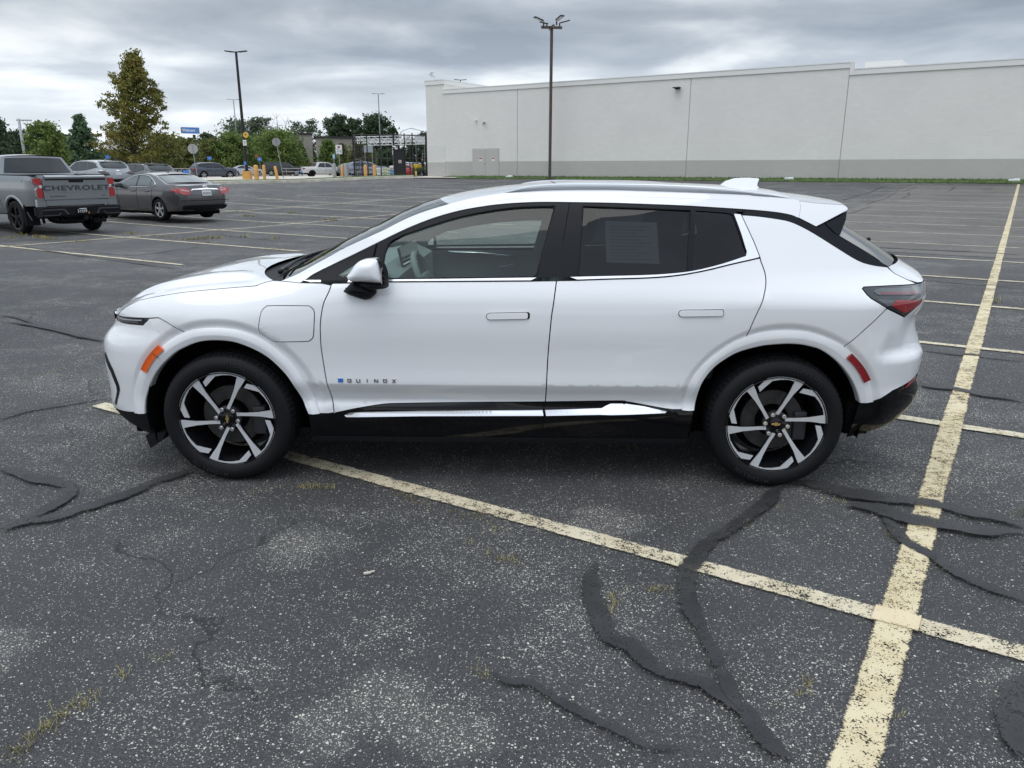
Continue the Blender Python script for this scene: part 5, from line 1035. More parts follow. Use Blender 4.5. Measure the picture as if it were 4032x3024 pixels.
# short blades along both strips
rnd = random.Random(3); V = []; F = []
for i in range(9000):
    if i < 6000: m_ = rnd.uniform(-37.6, 8); n_ = rnd.uniform(50.85, 52.3); z = .86+(n_-50.85)*.12; x, y = xy(m_, n_)
    else:
        j = rnd.randrange(len(KQ)-1); t = rnd.random(); d = rnd.uniform(.2, 1.4); p = offs(KQ, d)[j]; q = offs(KQ, d)[j+1]
        x, y = xy(p[0]+(q[0]-p[0])*t, p[1]+(q[1]-p[1])*t); kx, ky = xy(*KQ[j]); z = zg(kx, ky)+.14
    a = rnd.uniform(0, 2*PI); h = rnd.uniform(.06, .15); k = len(V); w = .02
    V += [(x-w*math.cos(a), y-w*math.sin(a), z), (x+w*math.cos(a), y+w*math.sin(a), z), (x+rnd.uniform(-.05, .05), y+rnd.uniform(-.05, .05), z+h)]; F.append((k, k+1, k+2))
tag(mk("verge_grass", V, F, GRASSM), "short green grass along the kerb and the foot of the store wall", "grass", kind="stuff")
# ---------------------------------------------------------------- the store
def blockmat(name, col, bump=.25, rock=False):
    m, nt, b, N, L = nodes(name); tc = N("ShaderNodeTexCoord")
    br = N("ShaderNodeTexBrick"); br.inputs["Scale"].default_value = 1.0; br.inputs["Brick Width"].default_value = .40; br.inputs["Row Height"].default_value = .20
    br.inputs["Mortar Size"].default_value = .010; br.inputs["Mortar Smooth"].default_value = .5
    c1 = tuple(c*1.0 for c in col); c2 = tuple(c*.955 for c in col); c3 = tuple(c*.93 for c in col)
    br.inputs["Color1"].default_value = (*c1, 1); br.inputs["Color2"].default_value = (*c2, 1); br.inputs["Mortar"].default_value = (*c3, 1)
    mp = N("ShaderNodeMapping"); mp.inputs["Rotation"].default_value = (PI/2, 0, 0); L(tc.outputs["Object"], mp.inputs[0]); L(mp.outputs[0], br.inputs[0])
    n = noise_(N, L, tc.outputs["Object"], .35, 5, .6); 
    col_ = mixc(N, L, rng(N, L, n, .3, .7, 0, .5), br.outputs[0], tuple(c*.88 for c in col))
    mp2 = N("ShaderNodeMapping"); mp2.inputs["Scale"].default_value = (1.2, 1, 12); L(tc.outputs["Object"], mp2.inputs[0])
    st = noise_(N, L, mp2.outputs[0], .5, 4, .7)
    col_ = mixc(N, L, rng(N, L, st, .60, .68, 0, .35), col_, tuple(c*.80 for c in col))
    L(col_, b.inputs["Base Color"]); b.inputs["Roughness"].default_value = .85
    bp = N("ShaderNodeBump"); bp.inputs["Strength"].default_value = bump; bp.inputs["Distance"].default_value = .05 if rock else .01
    L(noise_(N, L, tc.outputs["Object"], 6, 4, .7) if rock else br.outputs["Fac"], bp.inputs["Height"]); bp.invert = not rock
    L(bp.outputs[0], b.inputs["Normal"]); return m
WALLM = blockmat("painted_block", (.74, .72, .68)); BANDM = blockmat("painted_block_grey", (.47, .46, .43)); ROCKM = blockmat("split_face_block", (.70, .69, .66), 1.0, True); ROCKM2 = blockmat("split_face_block_grey", (.48, .47, .44), 1.0, True)
COPING = mat("coping", (.72, .72, .69), rough=.6); DOORM = mat("door_paint", (.47, .45, .42), rough=.55); JOINT = mat("joint_sealant", (.42, .41, .385), rough=.9)
BRONZE = mat("bronze_paint", (.075, .052, .040), rough=.45, var=.15, vscale=3); BLACKP = mat("black_paint", (.008, .008, .009), rough=.45)
GALV = mat("galvanised_steel", (.30, .31, .32), rough=.5, metal=.5, var=.15, vscale=6); YELLOW = mat("bollard_yellow", (.60, .31, .08), rough=.6, var=.1, vscale=5); BOLGREY = mat("bollard_grey", (.28, .28, .27), rough=.7)
SIGNW = mat("sign_white", (.70, .72, .72), rough=.5); SIGNRED = mat("sign_red", (.38, .02, .025), rough=.5); SIGNBACK = mat("sign_back", (.34, .34, .33), rough=.55, metal=.3); SIGNBLUE = mat("sign_blue", (.06, .20, .55), rough=.5)
SIGNYEL = mat("sign_yellow", (.75, .42, .04), rough=.5); LENSW = mat("lamp_lens", (.45, .45, .43), rough=.3)
store = empty("store_building", (*xy(-42.3, 52.4), 1.0), LOTROT, "long low painted block store with grey base band and double door", "building")
def sb(name, m, x0, x1, y0, y1, z0, z1, parent=None, bev=0):
    """box in store space: x along the wall from its left corner, y into the building, z above the wall foot"""
    bm = bmesh.new(); box(bm, ((x0+x1)/2, (y0+y1)/2, (z0+z1)/2), (x1-x0, y1-y0, z1-z0), bevel=bev); return bmo(name, bm, m, parent or store)
J = [1.9, 8.94, 22.7, 32.85, 46, 60, 72]
for a, b_, z in ((1.9, 8.94, 6.42), (8.94, 22.7, 6.42), (22.7, 32.6, 6.42), (32.6, 46, 6.02), (46, 60, 6.02), (60, 72, 6.02)):
    sb("wall_panel", WALLM, a+.025 if a > 2 else a, b_-.025, 0, .3, 1.16, z); sb("base_band", BANDM, a+.025 if a > 2 else a, b_-.025, -.004, .3, -.3, 1.16)
sb("corner_wall", WALLM, 0, 1.9, 0, 8, 2.45, 7.15); sb("rock_base", ROCKM, 0, 1.897, -.02, 8, 1.1, 2.45); sb("rock_base", ROCKM2, 0, 1.897, -.022, 8, -.3, 1.1)
for x in (8.94, 22.7, 32.6, 46, 60): sb("control_joint", JOINT, x-.025, x+.025, .03, .2, -.3, 6.40 if x < 33 else 6.0)
sb("roof_mass", WALLM, 1.95, 71.9, .32, 60, -.3, 5.7)
sb("side_wall", WALLM, .05, 1.9, 8, 60, -.3, 6.6)
for a, b_, z in ((1.75, 32.6, 6.42), (32.85, 72, 6.02)): sb("coping", COPING, a, b_, -.07, .36, z, z+.30, bev=.02); sb("coping_edge", COPING, a, b_, -.09, .38, z+.30, z+.36)
sb("coping_step", COPING, 32.6, 32.85, -.07, .36, 6.02, 6.78)
sb("coping", COPING, -.05, 1.93, -.07, 8.05, 7.15, 7.48, bev=.02); sb("coping_edge", COPING, -.07, 1.95, -.09, 8.07, 7.48, 7.53)
sb("back_parapet", COPING, 1.9, 2.2, 8, 60, 5.7, 6.85); sb("roof_unit", COPING, 32.9, 35.0, 3.0, 6, 5.7, 7.05)
# double door
sb("door_frame", DOORM, 4.66, 7.25, -.03, .1, 0, 2.16)
for x0, sx in ((4.74, 5.35), (5.975, 6.55)):
    d = sb("door", DOORM, x0, x0+1.205, -.055, .0, .02, 2.08, bev=.006); s = sb("door_sign", SIGNW, sx, sx+.32, -.062, -.056, 1.18, 1.44, d); sb("sign_band", SIGNRED, sx+.02, sx+.30, -.066, -.0625, 1.34, 1.42, s)
sb("door_edge", JOINT, 5.95, 5.972, -.05, .0, .02, 2.08)
bm = bmesh.new(); cyl(bm, (5.88, -.09, 1.0), .02, .12, 'X', 8); bmo("door_handle", bm, GALV, store)
# wall lamp, cameras
bm = bmesh.new(); box(bm, (21.8, -.10, 5.83), (.34, .22, .12), bevel=.04); box(bm, (21.82, -.28, 5.86), (.50, .30, .07), bevel=.03); bmo("wall_lamp", bm, BLACKP, store)
for x, z in ((5.08, 4.30), (5.9, 4.10)):
    bm = bmesh.new(); box(bm, (x, -.12, z), (.12, .24, .10), bevel=.03); cyl(bm, (x, -.22, z-.10), .06, .12, 'Z', 12); bmo("wall_camera", bm, SIGNW if x < 5.5 else BOLGREY, store)
bm = bmesh.new(); tube(bm, [(.65, .3, 7.5), (.65, .3, 7.85)], .05, 8); tube(bm, [(.35, .3, 7.85), (.95, .3, 7.90)], .04, 8); box(bm, (.42, .2, 8.02), (.24, .34, .2), bevel=.05); box(bm, (.62, .2, 8.16), (.26, .34, .16), bevel=.05); cyl(bm, (.85, .25, 7.74), .12, .2, 'Z', 12); bmo("corner_camera", bm, SIGNW, store)
for x, n_, lab in ((3.6+5.2, 51.5, "white splash block near the store's double door"), (29.9, 51.45, "white splash block at the wall foot below the roof step"), (41.9, 51.4, "white splash block beside the far end of the centre line")):
    bm = bmesh.new(); box(bm, (0, 0, .05), (.55, .28, .12), bevel=.03); box(bm, (.1, 0, .12), (.3, .2, .05), bevel=.02); o = bmo("splash_block", bm, SIGNW); X, Y_ = xy(-42.3+x, n_); o.location = (X, Y_, .97); o.rotation_euler = (0, 0, LOTROT); tag(o, lab, "splash block", "splash blocks at the wall foot")
# ---------------------------------------------------------------- lamp posts
def lamp4(x, y, z0, top, label):
    r = empty("street_lamp", (x, y, z0), .15, label, "street lamp")
    bm = bmesh.new(); box(bm, (0, 0, top/2), (.19, .19, top)); bmo("pole", bm, BRONZE, r)
    bm = bmesh.new(); box(bm, (0, 0, .03), (.42, .42, .06), bevel=.01); bmo("base_plate", bm, BRONZE, r)
    bm = bmesh.new(); box(bm, (0, 0, top+.09), (1.5, .12, .18)); box(bm, (0, 0, top+.091), (.12, 1.5, .176)); bmo("arm", bm, BRONZE, r)
    for a in range(4):
        M = Matrix.Rotation(a*PI/2+.35, 4, 'Z'); bm = bmesh.new()
        tube(bm, [(.66, 0, top+.15), (.66, 0, top+.42)], .05, 8); vs = box(bm, (1.08, 0, top+.56), (.72, .34, .075), Matrix.Rotation(R(-16), 3, 'Y'), bevel=.02); bmesh.ops.transform(bm, matrix=M, verts=bm.verts[:]); h = bmo("lamp_head", bm, BLACKP, r)
        bm = bmesh.new(); box(bm, (1.10, 0, top+.520), (.50, .26, .012), Matrix.Rotation(R(-16), 3, 'Y')); bmesh.ops.transform(bm, matrix=M, verts=bm.verts[:]); bmo("lens", bm, LENSW, h)
    return r
lamp4(2.80, 58.8, .86, 10.25, "tall square bronze lamp post with four heads in front of the store wall")
def lampT(x, y, z0, h, label, r0=.10, span=.55, rot=0, group=None, base=False, col=None):
    r = empty("street_lamp", (x, y, z0), rot, label, "street lamp", group)
    bm = bmesh.new(); tube(bm, [(0, 0, 0), (0, 0, h)], [r0, r0*.7], 12); bmo("pole", bm, col or BLACKP, r, smooth=True, angle=40)
    bm = bmesh.new(); tube(bm, [(-span, 0, h), (span, 0, h)], .04, 8); bmo("arm", bm, col or BLACKP, r)
    for s in (-1, 1):
        bm = bmesh.new(); box(bm, (s*(span+.05), 0, h+.03), (.6, .3, .07), Matrix.Rotation(R(-6*s), 3, 'Y'), bevel=.02); bmo("lamp_head", bm, col or BLACKP, r)
    return r
pa = lampT(-20.05, 60, 1.42, 8.35, "tall black lamp post on a yellow block with signs and two heads", .125, .45)
bm = bmesh.new(); box(bm, (0, 0, -.36), (.58, .58, .72), bevel=.03); bmo("base_block", bm, YELLOW, pa)
bm = bmesh.new(); box(bm, (0, 0, .03), (.40, .40, .08), bevel=.02); bmo("base_plate", bm, BLACKP, pa)
for u_, (x, y, h, lab, r0) in enumerate(((-47.3, 138, 12.3, "thin lamp post rising behind trees, right of the blue store sign", .10), (-23.0, 140, 13.4, "thin lamp post in front of the dark trees behind the cage", .11), (-63.5, 140, 14.0, "thin lamp post showing behind the tall yellow-green tree", .10), (-7.45, 118, 13.35, "lamp post whose two heads show above the store roof", .10))):
    lampT(x, y, .5, h, lab, r0, .75 if u_ < 3 else .55, rot=.1, group="far lamp posts", col=BLACKP if u_ == 3 else GALV)
def cobra(x, y, h, rot, lab):
    r = empty("street_lamp", (x, y, .5), rot, lab, "street lamp", "road lamps behind the lot")
    bm = bmesh.new(); tube(bm, [(0, 0, 0), (0, 0, h), (.5, 0, h+.35), (2.1, 0, h+.8)], [.12, .09, .07, .05], 8); bmo("pole", bm, GALV, r, smooth=True)
    bm = bmesh.new(); box(bm, (2.35, 0, h+.82), (.7, .25, .12), bevel=.03); bmo("lamp_head", bm, GALV, r)
cobra(-24.2, 175, 8.6, 0, "curved-arm road lamp nearest the right edge of the dark trees"); cobra(-18.3, 170, 8.2, PI, "curved-arm road lamp right of the dark trees, arm to the left"); cobra(-14.2, 165, 7.5, PI*.97, "curved-arm road lamp just left of the store corner"); cobra(-52.5, 175, 9.2, 0, "curved-arm road lamp beside the bare dead tree")
# utility pole with crossarms
up = empty("utility_pole", (-67.2, 110, .5), .2, "grey steel utility pole with crossarms beside the bushy green tree", "utility pole")
bm = bmesh.new(); tube(bm, [(0, 0, 0), (0, 0, 7.6)], [.22, .16], 10); bmo("pole", bm, GALV, up, smooth=True)
for z, w in ((7.4, 1.9), (5.6, 1.1)): bm = bmesh.new(); box(bm, (w/2-.3, 0, z), (w, .14, .16)); bmo("crossarm", bm, GALV, up)
for x in (.5, 1.0, 1.5): bm = bmesh.new(); cyl(bm, (x, 0, 7.15), .05, .35, 'Z', 8); bmo("insulator", bm, SIGNW, up)
# ---------------------------------------------------------------- signs
def octagon(r): return [(r*math.cos(PI/8+k*PI/4), r*math.sin(PI/8+k*PI/4)) for k in range(8)]
FACE = lambda x, y: math.atan2(-x, y)     # a board turned square to the camera
def board(r, name, pts, z, m, th=.012, y=-.03):
    bm = bmesh.new(); prism(bm, [(px, y, z+pz) for px, pz in pts], (0, th, 0)); return bmo(name, bm, m, r)
def rect(w, h): return [(-w/2, -h/2), (w/2, -h/2), (w/2, h/2), (-w/2, h/2)]
def post(r, h, rad=.03, m=None, lean=0):
    bm = bmesh.new(); tube(bm, [(0, 0, 0), (lean, 0, h)], rad, 8); return bmo("post", bm, m or GALV, r)
def signtext(r, parent, s, z, size, m, y=-.046, sx=1.0): return place_text("sign_text", s, m, parent, (0, y, z), (1, 0, 0), (0, 0, 1), size, .001, sx)
def stop_back(x, y, z0, h, size, label, tilt=0):
    r = empty("stop_sign", (x, y, z0), FACE(x, y), label, "stop sign", "stop signs seen from behind"); r.rotation_euler = (0, tilt, r.rotation_euler[2]); post(r, h+.3); b = board(r, "sign_board", octagon(size/2/math.cos(PI/8)), h, SIGNBACK, y=.03); return r
stop_back(-26.2, 66, .56, 2.62, .76, "large grey back of a stop sign on a straight post", R(-3)); stop_back(-17.75, 61.5, .90, 2.70, .60, "pale back of a stop sign on a leaning post in a bollard", R(-7))
def stop_front(x, y, z0, h, label, size=.62):
    r = empty("stop_sign", (x, y, z0), FACE(x, y), label, "stop sign", "red stop signs facing the camera"); post(r, h); b = board(r, "sign_board", octagon(size/2/math.cos(PI/8)), h, SIGNW); f = board(r, "sign_face", octagon(size*.92/2/math.cos(PI/8)), h, SIGNRED, th=.004, y=-.036); signtext(r, f, "STOP", h, .24*size/.62, SIGNW, y=-.041); return r
stop_front(-54.8, 98, .56, 2.45, "red stop sign between the pickup roof and the green trees"); stop_front(-42.4, 100, .56, 2.50, "red stop sign right of the tall tree, above the far cars"); stop_front(-38.4, 120, .56, 2.75, "red stop sign between the black lamp post and the leaning sign", .74); stop_front(-33.8, 145, .56, 3.0, "red stop sign in front of the tan far building", .80)
def row_sign(x, y, z0, h, digit, label, w=.46, hh=.62):
    r = empty("aisle_sign", (x, y, z0), FACE(x, y), label, "aisle sign"); post(r, h, .035); b = board(r, "sign_board", rect(w, hh), h, SIGNW); signtext(r, b, digit, h-.04*hh/.62, .42*hh/.62, INK, y=-.044); return r
row_sign(-34.2, 75.5, .56, 3.75, "8", "white aisle sign with the number 8 in front of the tall tree")
row_sign(-22.6, 118, .56, 5.0, "6", "white aisle sign with the number 6 left inside the cage", .5, 1.0)
bm = bmesh.new(); b7 = board(pa, "aisle_sign", rect(.26, .40), 2.05, SIGNW, y=-.20); b7.location.x = .10; place_text("sign_text", "7", INK, b7, (0, -.212, 2.03), (1, 0, 0), (0, 0, 1), .30, .001)
yb = board(pa, "camera_sign", [(.20*math.cos(2*PI*k/24), .20*math.sin(2*PI*k/24)) for k in range(24)], 2.60, SIGNYEL, y=-.20); yb.location.x = .22
bm = bmesh.new(); box(bm, (0, -.206, 2.64), (.16, .01, .06), Matrix.Rotation(R(20), 3, 'Y')); box(bm, (-.01, -.206, 2.56), (.02, .01, .12)); bmo("camera_symbol", bm, INK, yb)
bx = board(pa, "call_box", rect(.16, .24), .58, SIGNBLUE, th=.10, y=-.28)
def corral_flag(x, y, z0, h, label, digit=None):
    r = empty("corral_sign", (x, y, z0), FACE(x, y), label, "corral sign", "blue cart corral signs"); post(r, h, .025); b = board(r, "sign_board", rect(.5, .38), h, SIGNBLUE); signtext(r, b, digit or "i", h, .26, SIGNW, y=-.044)
corral_flag(-51.6, 96, .56, 2.35, "blue corral sign above the silver utility vehicle, left one"); corral_flag(-48.2, 95, .56, 2.35, "blue corral sign above the silver utility vehicle, right one"); corral_flag(-37.2, 98, .56, 2.25, "blue corral sign above the dark blue utility vehicle"); corral_flag(-32.0, 101, .56, 2.15, "blue corral sign with the number 4 right of the black lamp post", "4")
# pedestrian stop board and small parking sign before the cage
r = empty("crossing_sign", (-14.6, 67.4, .85), FACE(-14.6, 67.4), "white crossing sign with red octagon on a post left of the cage", "sign"); post(r, 2.55, .03); b = board(r, "sign_board", rect(.52, .74), 2.30, SIGNW)
o8 = board(r, "octagon", [(x, z+.19) for x, z in octagon(.10)], 2.30, SIGNRED, th=.004, y=-.036)
bm = bmesh.new(); cyl(bm, (.16, -.036, 2.25), .03, .008, 'Y', 10); box(bm, (.16, -.036, 2.12), (.06, .008, .18)); tube(bm, [(-.19, -.036, 2.10), (-.10, -.036, 2.20), (.02, -.036, 2.19), (.06, -.036, 2.12)], .016, 6); bmo("pictogram", bm, INK, r)
for z, w in ((2.33, .18), (1.99, .16)): bm = bmesh.new(); box(bm, (-.12, -.036, z), (w, .008, .025)); bmo("pictogram", bm, INK, r)
r = empty("parking_sign", (-15.2, 68.0, .85), FACE(-15.2, 68), "small light blue accessible parking sign on a grey post", "sign"); post(r, 1.95, .025); b = board(r, "sign_board", rect(.20, .36), 1.75, mat("sign_light_blue", (.30, .52, .66), rough=.5))
bm = bmesh.new(); cyl(bm, (0, -.036, 1.83), .022, .008, 'Y', 10); tube(bm, [(0, -.036, 1.80), (0, -.036, 1.73), (.05, -.036, 1.71), (.06, -.036, 1.66)], .011, 6); bmo("pictogram", bm, SIGNW, r)
# big store sign far off
X, Y_ = -64.0, 160; r = empty("store_sign", (X, Y_, .5), FACE(X, Y_)+.25, "blue store sign on a dark pole above the trees", "sign")
bm = bmesh.new(); box(bm, (.7, .2, 3.7), (.45, .45, 7.6)); bmo("pole", bm, BLACKP, r)
bm = bmesh.new(); box(bm, (0, 0, 8.3), (3.3, 1.0, 1.15)); cab = bmo("sign_box", bm, mat("sign_bronze", (.14, .10, .08), rough=.5), r)
bm = bmesh.new(); box(bm, (0, -.51, 8.3), (3.26, .02, 1.11)); bmo("sign_face", bm, SIGNBLUE, cab)
place_text("sign_text", "Walmart", SIGNW, cab, (-.40, -.53, 8.30), (1, 0, 0), (0, 0, 1), .76, .004, .88, 1.0, .018)
bm = bmesh.new()
for k in range(6):
    a = k*PI/3+PI/6; tube(bm, [(1.18+.11*math.cos(a), -.53, 8.3+.11*math.sin(a)), (1.18+.34*math.cos(a), -.53, 8.3+.34*math.sin(a))], [.03, .055], 6)
bmo("spark", bm, mat("spark_yellow", (.34, .36, .30), rough=.5), cab)
# ---------------------------------------------------------------- bollards
def bollard(x, y, h, r_, m, label, lean=0):
    bm = bmesh.new(); prof = [(0, -.1), (r_, -.1), (r_, h-r_*.5), (r_*.75, h-r_*.15), (r_*.35, h), (0, h)]; lathe(bm, [(max(a, .002), b) for a, b in prof], 'Z', 16); o = bmo("bollard", bm, m, smooth=True, angle=40)
    o.location = (x, y, zg(x, y) if y < 60 else .88); o.rotation_euler = (0, lean, 0); tag(o, label, "bollard", "bollards by the cage and lamp post")
bollard(-19.35, 60.0, 1.0, .17, YELLOW, "thick yellow bollard right of the lamp post block"); bollard(-18.75, 60.0, 1.0, .11, YELLOW, "slim straight yellow bollard beside the thick yellow one"); bollard(-17.85, 60.2, .92, .11, YELLOW, "leaning yellow bollard that holds the stop sign post", R(-7))
bollard(-15.05, 67.2, 1.15, .16, BOLGREY, "grey bollard left of the crossing sign post"); bollard(-14.38, 67.2, .98, .11, YELLOW, "yellow bollard between two grey ones"); bollard(-13.98, 66.8, 1.15, .16, BOLGREY, "grey bollard nearest the cage corner")
for x, y, c, lab in ((-13.2, 71.5, YELLOW, "yellow bollard just inside the cage corner"), (-12.55, 72.5, YELLOW, "orange bollard next to the cage corner one"), (-11.3, 80, mat("bollard_pale", (.62, .50, .14), rough=.6), "pale yellow bollard above the white bags"), (-10.4, 86, YELLOW, "slim orange bollard in the middle of the cage"), (-9.65, 80, mat("bollard_pale", (.62, .50, .14)), "pale yellow bollard above the blue bags"), (-7.9, 80, mat("bollard_pale", (.62, .50, .14)), "pale yellow bollard left of the cage door")):
    bollard(x, y, 1.05, .14, c, lab)
# ---------------------------------------------------------------- garden cage
cg = empty("garden_cage", (0, 0, 0), 0, "black steel fenced cage with pale roof trusses at the store corner", "fence")
PX = [(-13.35, 67.4), (-12.25, 67.6), (-11.17, 67.8), (-10.05, 68.0), (-9.15, 68.1), (-8.50, 68.3), (-7.35, 68.5)]
zb_ = .80
for i, (x, y) in enumerate(PX):
    bm = bmesh.new(); w = .14 if i in (0, 6, 3) else .09; top = 4.36+.03*i; box(bm, (x, y, (zb_+top)/2), (w, w, top-zb_)); bmo("post", bm, BLACKP, cg)
    bm = bmesh.new(); box(bm, (x*1.06-.2, y+9, (zb_+4.2)/2), (.10, .10, 4.2-zb_)); bmo("post", bm, BLACKP, cg)
for (x0, y0), (x1, y1) in zip(PX, PX[1:]):
    for z in (4.34, 2.44, .86):
        if x0 == -10.05 and z < 3: continue
        bm = bmesh.new(); tube(bm, [(x0, y0, z), (x1, y1, z)], .045 if z > 1 else .03, 6); bmo("rail", bm, BLACKP, cg)
for f in (0, 6):
    x, y = PX[f]
    for z in (4.3, 2.4): bm = bmesh.new(); tube(bm, [(x, y, z), (x*1.06-.2, y+9, z-.1)], .05, 6); bmo("rail", bm, BLACKP, cg)
    for k in range(1, 5): bm = bmesh.new(); tube(bm, [(x+(x*.06-.2)*k/5, y+9*k/5, zb_), (x+(x*.06-.2)*k/5, y+9*k/5, 4.28)], .035, 6); bmo("post", bm, BLACKP, cg)
for dy, z in ((.35, 4.02), (4.0, 3.95), (7.6, 3.85)):                # pale roof trusses
    bm = bmesh.new(); x0, x1 = -13.2-.25*dy/4, -7.4-.1*dy/4; n = 22
    for zz in (z-.16, z+.16): tube(bm, [(x0, 67.5+dy, zz), (x1, 68.5+dy, zz+.16)], .035, 6)
    for k in range(n):
        a = x0+(x1-x0)*k/n; b_ = x0+(x1-x0)*(k+1)/n; ya = 67.5+dy+k/n; s = 1 if k % 2 else -1; tube(bm, [(a, ya, z-.16*s+.16*k/n), (b_, ya, z+.16*s+.16*k/n)], .025, 5)
    bmo("truss", bm, SIGNW, cg)
bm = bmesh.new(); box(bm, (-9.62, 68.0, (zb_+3.12)/2), (.92, .10, 3.12-zb_)); box(bm, (-9.62, 68.0, 3.15), (1.08, .16, .08)); dr = bmo("cage_door", bm, BLACKP, cg)
bm = bmesh.new(); box(bm, (-9.56, 67.94, 2.18), (.24, .01, .24)); ds = bmo("door_sign", bm, SIGNW, dr)
for z in (2.26, 2.18, 2.11): bm = bmesh.new(); box(bm, (-9.56, 67.93, z), (.20, .006, .035)); bmo("sign_band", bm, SIGNRED, ds)
bm = bmesh.new(); box(bm, (-9.98, 67.80, 3.4), (.30, .16, .12), Matrix.Rotation(R(15), 3, 'Y'), bevel=.03); bmo("cage_camera", bm, SIGNW, cg)
for nm, m, x, y, z, w, h, lab in (("notice_board", mat("board_blue_grey", (.26, .30, .34)), -13.3, 74, 2.75, .82, .62, "blue-grey notice board at the cage's left end"), ("notice_board", SIGNW, -12.3, 84, 2.75, .55, .70, "white notice board in the middle of the cage"), ("canopy_sign", mat("board_grey", (.40, .42, .45)), -10.1, 88, 3.95, 1.15, .85, "pale grey canopy panel above the cage door, left one"), ("canopy_sign", mat("board_grey", (.40, .42, .45)), -8.6, 88.5, 3.8, 1.3, .75, "pale grey canopy panel right of the cage door")):
    bm = bmesh.new(); box(bm, (0, 0, z), (w, .06, h)); o = bmo(nm, bm, m); bm = bmesh.new()
    for s in (-.4, .4): tube(bm, [(s*w, 0, .0), (s*w, 0, z)], .03, 6)
    bmo("stand", bm, GALV, o); o.location = (x, y, .86); o.location.z = .6; tag(o, lab, "board")
# pallets of bagged goods
def bag_mesh(name, m):
    bm = bmesh.new(); box(bm, (0, 0, 0), (.62, .40, .13), bevel=.05); o = bmo(name, bm, m, smooth=True); return o
BAGM = [mat("bag_white", (.62, .64, .62), rough=.5, var=.25, vscale=14), mat("bag_blue", (.22, .33, .50), rough=.5, var=.5, vscale=9), mat("bag_lime", (.50, .55, .34), rough=.5, var=.4, vscale=11)]
rnd = random.Random(5)
for si, (x, lab, ms_) in enumerate(((-11.55, "filled white bag in the left stack inside the cage", 0), (-10.95, "filled pale green bag in the stack beside the white one", 2), (-10.55, "filled blue bag in the middle stack inside the cage", 1), (-9.98, "filled pale blue bag in the stack nearest the cage door", 1))):
    first = None
    for k in range(5 - (si > 1)):
        if first is None: o = first = bag_mesh("goods_bag", BAGM[ms_])
        else: o = first.copy(); COL.objects.link(o)
        o.location = (x+rnd.uniform(-.05, .05), 69.6+rnd.uniform(-.05, .05), 1.10+.125*k); o.rotation_euler = (0, rnd.uniform(-.08, .08), rnd.uniform(-.2, .2)); tag(o, lab, "bag", "bags stacked on pallets in the cage, %s" % ("left", "second", "middle", "right")[si])
for x, lab in ((-11.3, "wooden pallet under the white and green bags"), (-10.25, "wooden pallet under the blue bags")):
    bm = bmesh.new()
    for k in range(5): box(bm, (0, -.4+.2*k, .11), (1.1, .12, .03))
    for k in (-.5, 0, .5): box(bm, (k, 0, .045), (.09, .95, .09))
    o = bmo("pallet", bm, mat("pallet_wood", (.20, .14, .09), rough=.9, var=.3, vscale=5)); o.location = (x, 69.6, .88); tag(o, lab, "pallet", "pallets in the cage")
# table with plants, yellow cart
tb = empty("plant_table", (-8.35, 71.0, .86), 0, "low bench of green plants behind the cage fence", "table")
bm = bmesh.new(); box(bm, (0, 0, .55), (1.1, .6, .05)); bmo("table_top", bm, BLACKP, tb)
for s in (-.5, .5):
    for q in (-.25, .25): bm = bmesh.new(); box(bm, (s, q, .27), (.05, .05, .54)); bmo("leg", bm, BLACKP, tb)
ct = empty("flat_cart", (-8.75, 73.5, .86), 0, "yellow platform cart standing behind the plant bench", "cart")
bm = bmesh.new(); box(bm, (0, 0, .95), (.9, .5, .35), bevel=.06); bmo("tray", bm, mat("cart_yellow", (.70, .48, .03), rough=.5), ct); bm = bmesh.new(); box(bm, (-.3, 0, .4), (.08, .4, .8)); box(bm, (.3, 0, .4), (.08, .4, .8)); bmo("frame", bm, BLACKP, ct)
rnd = random.Random(9); V = []; F = []
for i in range(500):
    x, y, z = rnd.uniform(-.5, .5), rnd.uniform(-.25, .25), .58+abs(rnd.gauss(0, .16)); k = len(V); s = .05
    for q in range(3): V.append((x+rnd.uniform(-s, s), y+rnd.uniform(-s, s), z+rnd.uniform(-s, s)))
    F.append((k, k+1, k+2))
o = mk("potted_plants", V, F, mat("plant_leaf", (.07, .12, .02), rough=.8, var=.5, vscale=6)); o.location = (-8.35, 71.0, .86); tag(o, "green bedding plants on the bench in the cage", "plants", kind="stuff")
# steel shelf frame at the right end
r = empty("shelf_rack", (-7.75, 73.0, .86), 0, "grey tube rack at the right end inside the cage", "rack")
for x in (-.45, .45): bm = bmesh.new(); tube(bm, [(x, 0, 0), (x, 0, 2.1)], .035, 6); bmo("upright", bm, GALV, r)
for z in (2.05, 1.75, 1.0, .4): bm = bmesh.new(); box(bm, (0, 0, z), (.9, .4, .03)); bmo("shelf", bm, GALV, r)
# cart corrals
def corral(x, y, z, L_, rot, label):
    r = empty("cart_corral", (x, y, z), rot, label, "cart corral", "cart corrals")
    for s in (0, 1.9):
        for zz in (1.0, .6): bm = bmesh.new(); tube(bm, [(0, s, zz), (L_, s, zz)], .04, 6); bmo("rail", bm, GALV, r)
        for k in range(4): bm = bmesh.new(); tube(bm, [(L_*k/3, s, 0), (L_*k/3, s, 1.0)], .04, 6); bmo("post", bm, GALV, r)
    bm = bmesh.new(); box(bm, (L_*.8, -.05, .62), (.7, .03, .45)); bmo("panel_sign", bm, SIGNBLUE, r)
    for k in range(5):
        bm = bmesh.new(); xk = .5+k*.55; box(bm, (xk, 1.0, .62), (.7, .45, .34)); box(bm, (xk-.4, 1.0, .95), (.05, .45, .05)); box(bm, (xk, 1.0, .25), (.6, .4, .05)); bmo("cart", bm, GALV, r)
